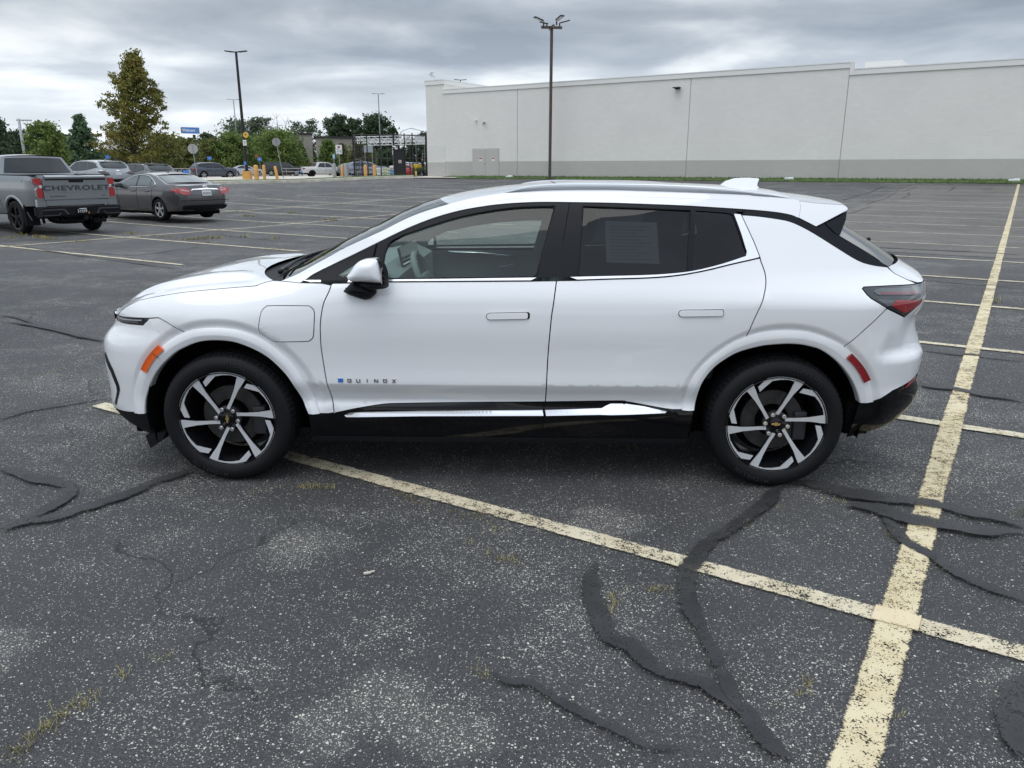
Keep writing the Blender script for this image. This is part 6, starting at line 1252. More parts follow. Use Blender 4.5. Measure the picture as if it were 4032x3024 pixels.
corral(-32.3, 108, .56, 4.8, .0, "cart corral with blue panel left of the black van"); corral(-17.3, 84, .62, 4.6, .05, "cart corral in front of the cage's left end"); corral(-41.0, 92, .56, 4.0, .0, "cart corral with blue carts left of the dark blue vehicle")
# ---------------------------------------------------------------- the person in the cage
def person(x, y, z, rz):
    J_ = {"pelvis": (0, 0, .93), "waist": (0, 0, 1.08), "chest": (.02, 0, 1.33), "neck": (.04, 0, 1.50), "head": (.06, 0, 1.60), "top": (.06, 0, 1.73),
          "hl": (0, .10, .88), "kl": (.02, .11, .48), "al": (-.02, .12, .09), "tl": (.14, .13, .03), "hr": (0, -.10, .88), "kr": (.05, -.11, .48), "ar": (.03, -.12, .09), "tr": (.19, -.13, .03),
          "sl": (.02, .19, 1.42), "el": (.12, .24, 1.16), "wl": (.36, .18, 1.10), "gl": (.47, .16, 1.10), "sr": (.02, -.19, 1.42), "er": (.08, -.25, 1.15), "wr": (.32, -.18, 1.04), "gr": (.43, -.16, 1.04)}
    E = [("pelvis", "waist"), ("waist", "chest"), ("chest", "neck"), ("neck", "head"), ("head", "top"), ("pelvis", "hl"), ("hl", "kl"), ("kl", "al"), ("al", "tl"), ("pelvis", "hr"), ("hr", "kr"), ("kr", "ar"), ("ar", "tr"), ("chest", "sl"), ("sl", "el"), ("el", "wl"), ("wl", "gl"), ("chest", "sr"), ("sr", "er"), ("er", "wr"), ("wr", "gr")]
    RD = {"pelvis": .13, "waist": .14, "chest": .16, "neck": .055, "head": .088, "top": .065, "hl": .10, "kl": .065, "al": .045, "tl": .04, "sl": .065, "el": .048, "wl": .032, "gl": .035}
    K = list(J_); me = bpy.data.meshes.new("person"); me.from_pydata([J_[k] for k in K], [(K.index(a), K.index(b)) for a, b in E], []); o = link("person", me, None)
    SKIN = mat("skin", (.42, .24, .17), rough=.6); SHIRT = mat("dark_shirt", (.018, .020, .022), rough=.9); TROU = mat("dark_trousers", (.012, .013, .016), rough=.9)
    md = o.modifiers.new("skin", 'SKIN'); sv = me.skin_vertices[0].data
    for i, k in enumerate(K):
        r_ = RD.get(k, RD.get(k[:-1]+"l", .06)); sv[i].radius = (r_, r_*(1.15 if k in ("chest", "waist", "pelvis") else 1)); sv[i].use_root = (k == "pelvis")
    s2 = o.modifiers.new("sub", 'SUBSURF'); s2.levels = 1; s2.render_levels = 1
    dg = bpy.context.evaluated_depsgraph_get(); me2 = bpy.data.meshes.new_from_object(o.evaluated_get(dg)); bpy.data.objects.remove(o)
    me2.materials.clear()
    for m_ in (SKIN, SHIRT, TROU): me2.materials.append(m_)
    for p in me2.polygons:
        c = p.center; p.use_smooth = True
        if c.z < .98 and c.x < .30: p.material_index = 2
        elif c.z > 1.46 or c.x > .16 or (c.z > 1.0 and c.z < 1.2 and abs(c.y) > .2): p.material_index = 0
        else: p.material_index = 1
    o = link("person", me2); o.location = (x, y, z); o.rotation_euler = (0, 0, rz)
    bm = bmesh.new(); bmesh.ops.create_uvsphere(bm, u_segments=16, v_segments=10, radius=.105); bmesh.ops.translate(bm, vec=(.045, 0, 1.665), verts=bm.verts[:])
    bmesh.ops.delete(bm, geom=[v for v in bm.verts if v.co.z < 1.63 and v.co.x > .02], context='VERTS'); bmo("hair", bm, mat("brown_hair", (.05, .03, .02), rough=.8), o, smooth=True)
    return tag(o, "person in dark t-shirt and trousers reaching over the plant bench", "person")
person(-8.05, 72.0, .86, PI)
# ---------------------------------------------------------------- far buildings
TAN = mat("tan_block", (.27, .245, .215), rough=.9, var=.1, vscale=.4); TANDK = mat("tan_block_lower", (.24, .215, .19), rough=.9, var=.1, vscale=.4); ROOFDK = mat("dark_fascia", (.022, .02, .02), rough=.7)
fb = empty("far_building", (-33.0, 152, .5), R(14), "tan flat-roofed building with dark fascia behind the white pickup", "building")
for nm, m_, c, s in (("wall", TAN, (0, 0, 4.6), (8.2, 8, 3.6)), ("lower_wall", TANDK, (0, -.03, 1.4), (8.2, 8, 2.8)), ("trim", ROOFDK, (0, -.08, 2.85), (8.3, 8.1, .14)), ("fascia", ROOFDK, (0, -.05, 6.55), (8.5, 8.3, .32))):
    bm = bmesh.new(); box(bm, c, s); bmo(nm, bm, m_, fb)
bm = bmesh.new(); box(bm, (.6, -4.06, 4.6), (.3, .12, .3)); bmo("vent", bm, ROOFDK, fb)
bm = bmesh.new(); box(bm, (-1.2, -4.06, 1.5), (.9, .10, 1.2)); bmo("window", bm, LAMPGREY, fb)
fb2 = empty("far_building", (-43.5, 160, .5), R(14), "second tan building half hidden behind the green trees", "building")
for nm, m_, c, s in (("wall", TAN, (0, 0, 3.9), (7, 8, 7.0)), ("fascia", ROOFDK, (0, -.05, 7.5), (7.3, 8.3, .35))): bm = bmesh.new(); box(bm, c, s); bmo(nm, bm, m_, fb2)
hs_ = empty("far_house", (-88, 185, .5), R(8), "pale gabled house roof showing behind the trees", "house")
bm = bmesh.new(); box(bm, (0, 0, 3.2), (8, 9, 6.4)); bmo("wall", bm, mat("house_wall", (.55, .52, .46)), hs_)
bm = bmesh.new(); prism(bm, [(-4.4, -4.8, 6.4), (4.4, -4.8, 6.4), (0, -4.8, 9.6)], (0, 9.6, 0)); bmo("roof", bm, mat("house_gable", (.50, .48, .43)), hs_)
bm = bmesh.new(); box(bm, (0, -4.6, 4.2), (1.4, .2, 1.6)); bmo("window", bm, LAMPGREY, hs_)

# ---------------------------------------------------------------- the other vehicles
CARGLASS = mat("car_glass", (.012, .015, .016), rough=.04, spec=.6)
CARGLASS2 = mat("car_glass_pale", (.10, .125, .12), rough=.05, spec=.6)  # sky reflection put into the base colour, pale green, for the sedan's windows
PLATE = mat("plate_white", (.55, .57, .58), rough=.4); CARRED = mat("tail_lens", (.36, .008, .012), rough=.15, coat=1); CARRED2 = mat("tail_lens_pale", (.50, .25, .25), rough=.15, coat=1)
TYREM = mat("far_tyre", (.008, .008, .009), rough=.75, spec=.2); ALLOY = mat("far_alloy", (.50, .51, .53), rough=.3, metal=.6)
def paint(name, col, metal=.0, rough=.35): return mat("paint_"+name, col, rough=rough, metal=metal, coat=1, coat_rough=.04)
def arcpts(cx, cz, r, a0, a1, n=14): return [(cx+r*math.cos(R(a0+(a1-a0)*i/n)), cz+r*math.sin(R(a0+(a1-a0)*i/n))) for i in range(n+1)]
SEDAN = dict(W=1.82, xf=-1.465, xr=1.31, r=.33, sill=.22, belt=.99, noseb=(-2.30, .26), tailb=(2.30, .30), nose=[.26, .5, .72], nosex=[-2.33, -2.42, -2.36], tailz=[.3, .45, .6, .75, .9, 1.04], tailx=[2.30, 2.40, 2.42, 2.42, 2.385, 2.34],
    hood=[(-2.345, .73), (-2.1, .84), (-1.5, .945), (-1.05, 1.0)], ws=[(-1.05, 1.0), (-.65, 1.19), (-.25, 1.35)], roof=[(-.25, 1.35), (.1, 1.395), (.45, 1.405), (.75, 1.385), (1.0, 1.34)], rg=[(1.0, 1.34), (1.36, 1.215), (1.72, 1.085)], deck=[(1.72, 1.085), (2.05, 1.075), (2.335, 1.045)],
    wins=[[(-.78, 1.02), (-.45, 1.17), (-.10, 1.30), (.17, 1.335), (.19, 1.03)], [(.27, 1.03), (.25, 1.338), (.50, 1.335), (.74, 1.30), (.93, 1.22), (.93, 1.05)], [(.96, 1.05), (.96, 1.20), (1.15, 1.09), (1.13, 1.06)]], seams=[(-.85, -.80), (.23, .23), (1.06, .98)], H=1.46)
SUV = dict(W=1.90, xf=-1.40, xr=1.33, r=.36, sill=.26, belt=1.06, noseb=(-2.22, .30), tailb=(2.18, .36), nose=[.3, .55, .95], nosex=[-2.24, -2.30, -2.26], tailz=[.36, .5, .7, .9, 1.05, 1.15], tailx=[2.20, 2.30, 2.32, 2.30, 2.27, 2.22],
    hood=[(-2.25, .96), (-2.0, 1.03), (-1.4, 1.08), (-1.1, 1.09)], ws=[(-1.1, 1.09), (-.75, 1.30), (-.42, 1.50)], roof=[(-.42, 1.50), (.1, 1.575), (.7, 1.58), (1.4, 1.55), (1.78, 1.50)], rg=[(1.78, 1.50), (2.0, 1.32), (2.17, 1.15)], deck=[(2.17, 1.15), (2.20, 1.15), (2.22, 1.145)],
    wins=[[(-.85, 1.11), (-.55, 1.30), (-.28, 1.46), (.10, 1.51), (.12, 1.09)], [(.20, 1.09), (.18, 1.515), (.90, 1.51), (.92, 1.12)], [(1.0, 1.13), (.98, 1.50), (1.42, 1.47), (1.66, 1.40), (1.80, 1.24), (1.30, 1.17)]], seams=[(-.92, -.86), (.16, .16), (.96, .90)], H=1.66)
BIG = dict(W=2.04, xf=-1.66, xr=1.64, r=.40, sill=.30, belt=1.20, noseb=(-2.68, .36), tailb=(2.74, .42), nose=[.36, .6, 1.1], nosex=[-2.70, -2.75, -2.70], tailz=[.42, .6, .8, 1.0, 1.2, 1.3], tailx=[2.74, 2.82, 2.84, 2.82, 2.80, 2.77],
    hood=[(-2.69, 1.10), (-2.4, 1.18), (-1.7, 1.22), (-1.25, 1.24)], ws=[(-1.25, 1.24), (-.95, 1.50), (-.70, 1.72)], roof=[(-.70, 1.72), (-.2, 1.80), (.8, 1.82), (2.0, 1.80), (2.50, 1.77)], rg=[(2.50, 1.77), (2.62, 1.52), (2.72, 1.28)], deck=[(2.72, 1.28), (2.75, 1.27), (2.77, 1.265)],
    wins=[[(-1.0, 1.25), (-.78, 1.48), (-.55, 1.70), (.05, 1.735), (.05, 1.25)], [(.15, 1.25), (.15, 1.738), (1.15, 1.738), (1.15, 1.25)], [(1.27, 1.25), (1.27, 1.735), (2.45, 1.71), (2.55, 1.27)]], seams=[(-1.05, -1.0), (.10, .10), (1.21, 1.10)], H=1.89)
TRUCK = dict(W=1.86, xf=-1.55, xr=1.65, r=.38, sill=.34, belt=1.12, noseb=(-2.45, .40), tailb=(2.70, .48), nose=[.4, .6, 1.0], nosex=[-2.47, -2.52, -2.48], tailz=[.48, .6, .8, 1.0, 1.18], tailx=[2.70, 2.72, 2.72, 2.72, 2.71],
    hood=[(-2.47, 1.0), (-2.2, 1.07), (-1.6, 1.11), (-1.15, 1.13)], ws=[(-1.15, 1.13), (-.85, 1.38), (-.60, 1.60)], roof=[(-.60, 1.60), (-.2, 1.68), (.4, 1.70), (.95, 1.66)], rg=[(.95, 1.66), (1.05, 1.42), (1.12, 1.22)], deck=[(1.12, 1.205), (2.0, 1.20), (2.70, 1.19)],
    wins=[[(-.95, 1.14), (-.68, 1.40), (-.48, 1.58), (-.02, 1.63), (.0, 1.13)], [(.08, 1.13), (.08, 1.635), (.66, 1.60), (.92, 1.16)]], seams=[(-1.0, -.95), (.04, .04), (.98, .80)], H=1.78)
def auto(name, sp, pm, x, y, z, rz, label, cat="car", group=None, scale=(1, 1, 1), gm=None, detail=1, wheelm=None, lampm=None, lampx=.30, roofrail=False, step=.12, lower=None, archtrim=None):
    root = empty(name, (x, y, z), rz, label, cat, group); root.scale = scale
    W2 = sp["W"]/2; H = sp["H"]; bl = sp["belt"]; s0 = sp["sill"]; gm = gm or CARGLASS
    pf = pchip([s0-.1, s0, s0+.12, s0+.25, .5*(s0+bl)+.1, bl-.10, bl, bl+.10, .5*(bl+H), H-.06, H+.05], [W2*k for k in (.88, .92, .965, .985, 1.0, .99, .962, .925, .84, .735, .66)])
    nx = pchip(sp["nose"]+[H], sp["nosex"]+[sp["nosex"][-1]+.15]); tx = pchip(sp["tailz"]+[H+.1], sp["tailx"]+[sp["tailx"][-1]])
    def f(xx, zz):
        yv = pf(zz)
        for t in ((nx(zz)+.55-xx)/.55, (xx-tx(zz)+.42)/.42):
            if t > 0: t = min(1, t); yv -= W2*.34*(1-math.sqrt(max(0, 1-t**2.4)))
        return yv
    def tail_x(yy, zz):
        xe = tx(zz)-.002; ye = f(xe, zz); return xe+.10*(1-min(1, abs(yy)/ye)**2.4)
    raws = []; ra = sp["r"]*1.17
    for side in (-1, 1):
        o = [(nx(zz)+.002, zz) for zz in (sp["noseb"][1], .5*(sp["noseb"][1]+sp["hood"][0][1]), sp["hood"][0][1]-.02)]+sp["hood"]+sp["ws"][1:]+sp["roof"][1:]+sp["rg"][1:]+sp["deck"][1:]
        zt = sp["deck"][-1][1]; o += [(tx(zt-(zt-sp["tailb"][1])*k/5)-.002, zt-(zt-sp["tailb"][1])*k/5) for k in range(1, 6)]
        zc = sp["r"]; a = math.degrees(math.asin(max(-.9, min(.9, (s0-zc)/ra))))
        o += [(sp["xr"]+ra+.02, sp["tailb"][1]-.02)]+[p for p in arcpts(sp["xr"], zc, ra, max(a, -10), 180-max(a, -10))]+[p for p in arcpts(sp["xf"], zc, ra, max(a, -10), 180-max(a, -10))]+[(sp["xf"]-ra-.02, sp["noseb"][1]-.02)]
        raws.append(panel_raw(o, side=side, surf=f, step=step, skirt=.06))
    def seg(key, bow, crown, flip=True, n=9, nw=8):
        e = resample(sp[key], n); k = len(e)
        return strips_raw([(p.x, p.y) for p in e], [p.x+bow[0]+(bow[1]-bow[0])*i/(k-1) for i, p in enumerate(e)], [p.y+crown for p in e], pw=2.2, pz=2.4, nw=nw, flip=flip, surf=f)
    raws += [seg("rg", (.06, .10), .02), seg("hood", (-.16, -.20), .045), seg("roof", (-.10, .06), .05), seg("deck", (.10, .10), .012)]
    tz = [sp["deck"][-1][1]-(sp["deck"][-1][1]-sp["tailb"][1])*k/8 for k in range(9)]
    raws.append(strips_raw([(tx(zz)-.002, zz) for zz in tz], [tx(zz)+.098 for zz in tz], [tz[0]+.012-.012*k/8 if k == 0 else zz for k, zz in enumerate(tz)], pw=2.4, nw=8, flip=True, surf=f))
    fz = [sp["hood"][0][1]-(sp["hood"][0][1]-sp["noseb"][1])*k/6 for k in range(7)]
    raws.append(strips_raw([(nx(zz)+.002, zz) for zz in fz], [nx(zz)-.15 for zz in fz], fz, pw=2.4, nw=8, surf=f))
    body = joined("body", raws, pm, root)
    joined("windshield", [seg("ws", (-.20, -.10), .02)], gm, root); 
    e = resample([(p[0], p[1]) for p in sp["rg"]], 11)[1:-1]; ke = len(e)
    joined("rear_window", [strips_raw([(p.x+.02, p.y+.014) for p in e], [p.x+.084+.04*i/(ke-1) for i, p in enumerate(e)], [p.y+.032 for p in e], pw=2.2, pz=2.4, nw=8, flip=True, surf=lambda a, b: f(a, b)*.90)], gm, root)
    for side in (-1, 1):
        for wp in sp["wins"]:
            if detail: panel("window_frame", inset(wp, -.025), SATINBLACK, root, off=.003, side=side, surf=f, step=step, skirt=.004)
            panel("window", wp, gm, root, off=.006, side=side, surf=f, step=step, skirt=.004)
        if detail:
            for a_, b_ in sp["seams"]:
                bm = bmesh.new(); tube(bm, [(a_+(b_-a_)*k/8, side*(f(a_+(b_-a_)*k/8, bl-(bl-s0-.12)*k/8)+.001), bl-(bl-s0-.12)*k/8) for k in range(9)], .005, 5); bmo("door_seam", bm, VOID, body)
            for xx in [(b_-.18) for a_, b_ in sp["seams"][1:3]]:
                zz = bl-.12; bm = bmesh.new(); tube(bm, [(xx-.10, side*(f(xx-.1, zz)+.02), zz), (xx+.10, side*(f(xx+.1, zz)+.02), zz+.005)], .016, 8); bmo("door_handle", bm, pm, root, smooth=True)
        mx = sp["wins"][0][0][0]+.16; bm = bmesh.new(); box(bm, (mx, side*(W2*.985+.08), bl+.06), (.11, .22, .15), bevel=.04); box(bm, (mx, side*(W2*.95), bl+.0), (.08, .10, .06), bevel=.015); bmo("mirror", bm, pm if detail else SATINBLACK, root, smooth=True)
    bm = bmesh.new(); box(bm, ((nx(.5)+tx(.8))/2, 0, s0+.12), (tx(.8)-nx(.5)-.5, W2*1.45, .34)); box(bm, ((sp["xr"]+sp["xf"])/2, 0, s0+.05), (sp["xr"]-sp["xf"]-2*ra-.02, W2*1.80, .12)); bmo("underbody", bm, VOID, root)
    zz = .36
    lo = lower or MATTEBLACK
    joined("rear_valance", [strips_raw([(tx(q)+.001, q) for q in (sp["tailb"][1]+.14, sp["tailb"][1]+.05, sp["tailb"][1]-.04)], [tx(q)+.104 for q in (sp["tailb"][1]+.14, sp["tailb"][1]+.05, sp["tailb"][1]-.04)], [sp["tailb"][1]+.14, sp["tailb"][1]+.05, sp["tailb"][1]-.04], pw=2.4, nw=8, flip=True, surf=lambda a, b: f(a, b)+.002)], lo, root)
    for c in (sp["xf"], sp["xr"]):
        for side in (-1, 1):
            wheel(root, c, side*(W2-.02), sp["r"], wheelm or ALLOY, detail)
            Vv = []; Ff = []
            for i in range(15):
                a = PI*1.1*i/14-PI*.05
                for yy in (W2-.045, W2-.34): Vv.append((c-ra*math.cos(a), side*yy, sp["r"]+ra*math.sin(a)))
            for i in range(14): Ff.append((2*i, 2*i+1, 2*i+3, 2*i+2))
            mk("wheel_liner", Vv, Ff, VOID, root)
            if archtrim:
                Vv = []; Ff = []
                for p, q in zip(arcpts(c, sp["r"], ra-.005, -6, 186, 24), arcpts(c, sp["r"], ra+.07, -6, 186, 24)):
                    for u, of in ((0, -.03), (.0, .012), (.5, .018), (1, .006), (1, -.01)):
                        xx = p[0]+(q[0]-p[0])*u; z_ = p[1]+(q[1]-p[1])*u; Vv.append((xx, side*(f(xx, z_)+of), z_))
                for i in range(24):
                    for j in range(4): Ff.append((i*5+j, i*5+j+1, i*5+j+6, i*5+j+5))
                mk("arch_trim", Vv, Ff, archtrim, root, smooth=True)
    if roofrail:
        for side in (-1, 1):
            e = resample(sp["roof"][1:], 8); bm = bmesh.new(); tube(bm, [(p.x, side*(f(p.x, p.y)-.03), p.y+(.055 if 0 < i < 7 else .01)) for i, p in enumerate(e)], .022, 6); bmo("roof_rail", bm, MATTEBLACK, root, smooth=True)
    root["_f"] = 0; del root["_f"]
    return root, f, tail_x
def facepanel(name, poly, m, root, tail_x, off=.006, step=.06):
    V2, F, loops = tri2d(poly, (), step); V = [(tail_x(y, z)+off, y, z) for y, z in V2]; F2 = []
    for t in F:
        a, b, c = (Vector(V[i]) for i in t); F2.append(t if (b-a).cross(c-a).x > 0 else t[::-1])
    lp = loops[0]; n = len(lp); b0 = len(V)
    for y, z in lp: V += [(tail_x(y, z)+off, y, z), (tail_x(y, z)-.02, y, z)]
    for i in range(n): j = (i+1) % n; F2.append((b0+2*i, b0+2*j, b0+2*j+1, b0+2*i+1))
    return mk(name, V, F2, m, root)
def mir(P): return [(-a, b) for a, b in P]
def wheel(root, x, y, r, m, detail=1, style=5):
    side = 1 if y > 0 else -1
    w = bpy.data.objects.new("wheel", None); COL.objects.link(w); w.parent = root; w.location = (x, y, r)
    bm = bmesh.new(); lathe(bm, [(r*.66, .01), (r*.70, .0), (r*.86, -.012), (r*.95, .0), (r, .03), (r, .19), (r*.94, .225), (r*.68, .22)], 'Y', 32)
    for v in bm.verts: v.co.y *= -side
    bmo("tyre", bm, TYREM, w, smooth=True, angle=40)
    bm = bmesh.new(); lathe(bm, [(r*.68, .008), (r*.64, .02), (r*.60, .10), (.001, .10)], 'Y', 32)
    for v in bm.verts: v.co.y *= -side
    bmo("rim", bm, DARKALLOY, w, smooth=True, angle=40)
    bm = bmesh.new(); n = style
    lathe(bm, [(r*.68, .004), (r*.645, .006), (r*.635, .02)], 'Y', 40)
    for v in bm.verts: v.co.y *= -side
    for k in range(n):
        a = 2*PI*k/n+.3; c, s = math.cos(a), math.sin(a); wd = .5*r*.62*(.34 if n <= 5 else .22)
        P = [(0.03, -wd*.6), (r*.66, -wd), (r*.66, wd), (.03, wd*.6)]
        prism(bm, [(p*c-q*s, -side*-.0+(-side)*.012, p*s+q*c) for p, q in P], (0, -side*.03, 0))
    vs = cyl(bm, (0, -side*.02, 0), r*.16, .03, 'Y', 16)
    bmo("spokes", bm, m, w, smooth=False)
    return w
HEAD = LOTROT                       # parked along the bays, nose away to the left
def lot(m_, n_): return xy(m_, n_)
# ---- grey sedan
GREYSED = paint("grey_sedan", (.085, .080, .083), metal=.5, rough=.32)
cx_, cy_ = -11.56, 25.75
sed, sf, stx = auto("sedan_car", SEDAN, GREYSED, cx_, cy_, .10, HEAD, "grey four-door sedan parked nose away beside the grey pickup", gm=CARGLASS2, step=.07, lower=MATTEBLACK)
L1 = [(.50, .93), (.86, .985), (.93, .96), (.90, .86), (.80, .80), (.56, .78)]
for P in (L1, mir(L1)):
    t = facepanel("tail_lamp", P, CARRED, sed, stx, .010); s_ = 1 if P is L1 else -1
    facepanel("lamp_lens", [(s_*.55, .915), (s_*.82, .955), (s_*.80, .90), (s_*.56, .87)], CARRED2, t, stx, .016)
for side in (-1, 1):
    panel("tail_lamp", [(2.0, .93), (2.37, .985), (2.385, .93), (2.38, .85), (2.25, .83)], CARRED, sed, off=.006, side=side, surf=sf, step=.05)
    bm = bmesh.new(); tube(bm, [(x_, side*(sf(x_, z_)+.008), z_) for x_, z_ in ((-.80, 1.00), (-.45, 1.19), (-.08, 1.325), (.20, 1.36), (.50, 1.358), (.76, 1.325), (.97, 1.235), (1.20, 1.09), (1.15, 1.035), (.6, 1.01), (.0, 1.0), (-.80, 1.0))], .010, 6); bmo("chrome_trim", bm, CHROME, sed, smooth=True)
    panel("fuel_flap" if side < 0 else "body_line", [(1.50, .86), (1.66, .86), (1.66, .99), (1.50, .99)], GREYSED, sed, off=.002, side=side, surf=sf, step=.08, skirt=.006)
facepanel("chrome_bar", [(-.50, .90), (-.44, .955), (0, .975), (.44, .955), (.50, .90), (.42, .925), (0, .935), (-.42, .925)], CHROME, sed, stx, .016)
pl = facepanel("number_plate", [(-.16, .74), (.16, .74), (.16, .90), (-.16, .90)], PLATE, sed, stx, .012)
facepanel("plate_frame", [(-.18, .73), (.18, .73), (.18, .745), (-.18, .745)], GLOSSBLACK, pl, stx, .016)
place_text("plate_text", "AB 4762".replace("AB 4762", "- - - -"), INK, pl, (stx(0, .82)+.014, 0, .82), (0, -1, 0), (0, 0, 1), .09, .001) if False else None
for k in range(6):
    facepanel("plate_digit", [(-.135+.047*k, .79), (-.105+.047*k, .79), (-.105+.047*k, .855), (-.135+.047*k, .855)], LAMPGREY, pl, stx, .014)
bm = bmesh.new(); tor = []
for rx, rz_, zc in ((.075, .050, 1.005), (.030, .048, 1.005), (.055, .018, 1.02)): tube(bm, [(stx(0, zc)+.012, rx*math.cos(2*PI*k/20), zc+rz_*math.sin(2*PI*k/20)) for k in range(21)], .008, 6)
bmo("emblem", bm, CHROME, sed, smooth=True)
facepanel("bumper_step", [(-.86, .60), (.86, .60), (.86, .615), (-.86, .615)], VOID, sed, stx, .004)
facepanel("lower_grille", [(-.74, .33), (.74, .33), (.80, .44), (.62, .47), (-.62, .47), (-.80, .44)], MATTEBLACK, sed, stx, .008)
bm = bmesh.new(); box(bm, (.62, 0, 1.455), (.14, .05, .035), bevel=.012); bmo("roof_antenna", bm, GREYSED, sed)
# ---- silver and grey utility vehicles nose-out behind
SILV = paint("silver_grey", (.30, .32, .335), metal=.35); GREENGREY = paint("green_grey", (.085, .100, .098), metal=.4)
def suv_rear(root, f, tx, dark=True, lens=REDDIM, z=1.02, clad=True, pm=None):
    facepanel("spoiler_strip", [(-.62, 1.445+0), (.62, 1.445), (.60, 1.47), (-.60, 1.47)], SATINBLACK, root, lambda y, q: 1.86-.05*abs(y), .0) if False else None
    P = [(.46, z-.04), (.92, z+.03), (.92, z-.09), (.80, z-.14), (.50, z-.08)]
    for Q in (P, mir(P)): t = facepanel("tail_lamp", Q, LAMPDARK, root, tx, .010); s_ = 1 if Q is P else -1; facepanel("lamp_lens", [(s_*.52, z-.045), (s_*.88, z-.005), (s_*.86, z-.045), (s_*.56, z-.065)], lens, t, tx, .016)
    for side in (-1, 1): panel("tail_lamp", [(1.98, z+.02), (2.27, z+.05), (2.285, z-.08), (2.12, z-.05)], LAMPDARK, root, off=.006, side=side, surf=f, step=.06)
    pl = facepanel("number_plate", [(-.16, .86), (.16, .86), (.16, 1.0), (-.16, 1.0)], PLATE, root, tx, .012)
    bt = [(-.075, .012), (-.06, .025), (-.024, .025), (-.024, .035), (.024, .035), (.024, .025), (.075, .025), (.06, -.012), (.024, -.012), (.024, -.024), (-.024, -.024), (-.024, -.012), (-.075, -.012)]
    facepanel("emblem", [(a*1.2, 1.085+b*1.1) for a, b in bt], SATINCHROME, root, tx, .008)
    if clad: facepanel("bumper_cladding", [(-.92, .38), (.92, .38), (.92, .62), (.70, .66), (-.70, .66), (-.92, .62)], MATTEBLACK, root, tx, .006)
    bm = bmesh.new(); tube(bm, [(2.12, .04, 1.20), (2.10, -.30, 1.23)], .014, 6); box(bm, (2.13, .05, 1.19), (.05, .10, .04)); bmo("rear_wiper", bm, SATINBLACK, root)
    bm = bmesh.new(); prism(bm, [(1.62, -.60, 1.575), (1.90, -.58, 1.548), (1.90, .58, 1.548), (1.62, .60, 1.575)], (0, 0, -.04)); bmo("spoiler", bm, pm or SATINBLACK, root)
    bm = bmesh.new(); prism(bm, [(1.20, -.02, 1.63), (1.42, -.025, 1.63), (1.42, .025, 1.63), (1.20, .02, 1.63)], (0, 0, .0001)); bm.free()
    bm = bmesh.new(); tube(bm, [(1.25, 0, 1.62), (1.42, 0, 1.665)], [.03, .015], 8); bmo("roof_antenna", bm, pm or SATINBLACK, root)
u1, uf, ut = auto("utility_vehicle", SUV, SILV, *lot(-42.3, 23.75), .45, HEAD, "silver utility vehicle whose rear shows above the pickup tailgate", step=.09, lower=MATTEBLACK, archtrim=MATTEBLACK)
suv_rear(u1, uf, ut, pm=SILV)
for side in (-1, 1): panel("dark_pillar", [(1.05, 1.50), (1.70, 1.44), (1.98, 1.22), (1.75, 1.20), (1.42, 1.30)], CARGLASS, u1, off=.007, side=side, surf=uf, step=.06)
u2, uf, ut = auto("utility_vehicle", SUV, GREENGREY, *lot(-42.3, 26.45), .42, HEAD, "dark grey-green utility vehicle behind the grey sedan", scale=(.98, 1, .93), step=.09, lower=MATTEBLACK, roofrail=True, archtrim=MATTEBLACK)
suv_rear(u2, uf, ut, lens=CARRED, z=1.06, pm=GREENGREY)
# ---- grey pickup at the left edge
PICK = dict(W=2.06, xf=-3.745, xr=0.0, r=.425, sill=.52, belt=1.42, noseb=(-4.62, .55), tailb=(1.16, .74), nose=[.55, .9, 1.3], nosex=[-4.63, -4.68, -4.64], tailz=[.70, .9, 1.1, 1.3, 1.46], tailx=[1.10, 1.12, 1.13, 1.13, 1.12],
    hood=[(-4.63, 1.30), (-4.3, 1.38), (-3.5, 1.42), (-3.0, 1.44)], ws=[(-3.0, 1.44), (-2.65, 1.70), (-2.38, 1.88)], roof=[(-2.38, 1.88), (-1.9, 1.945), (-1.2, 1.95), (-.82, 1.93)], rg=[(-.82, 1.93), (-.70, 1.66), (-.60, 1.47)], deck=[(-.60, 1.465), (.4, 1.462), (1.12, 1.455)],
    wins=[[(-2.75, 1.45), (-2.45, 1.68), (-2.22, 1.85), (-1.78, 1.89), (-1.76, 1.45)], [(-1.66, 1.45), (-1.66, 1.895), (-1.0, 1.88), (-.86, 1.45)]], seams=[(-2.9, -2.85), (-1.71, -1.71), (-.82, -.62)], H=1.99)
GREYP = paint("grey_pickup", (.185, .20, .208), metal=.4, rough=.35)
px_, py_ = lot(-21.45, 11.22); px_ -= .20; py_ -= .24
pk, kf, ktx = auto("pickup_truck", PICK, GREYP, px_, py_, .02, HEAD-R(1), "grey pickup truck with lettered tailgate cut by the left edge", "pickup", step=.07, wheelm=GLOSSBLACK, gm=CARGLASS, lower=GREYP, archtrim=GREYP)
def flat(name, poly, m, x, th, parent, z0=0): bm = bmesh.new(); prism2(bm, poly, lambda a, b: (x+th, a, b), lambda a, b: (x, a, b), .2); return bmo(name, bm, m, parent)
TGX = 1.20
gate_ = flat("tailgate", [(-.825, .885), (.825, .885), (.82, 1.40), (.79, 1.455), (-.79, 1.455), (-.82, 1.40)], GREYP, TGX, .035, pk)
flat("tailgate_panel", [(-.75, 1.06), (.75, 1.06), (.78, 1.26), (-.78, 1.26)], GREYP, TGX+.031, .012, gate_)
flat("tailgate_lower", [(-.76, .90), (.76, .90), (.755, 1.0), (-.755, 1.0)], GREYP, TGX+.031, .010, gate_)
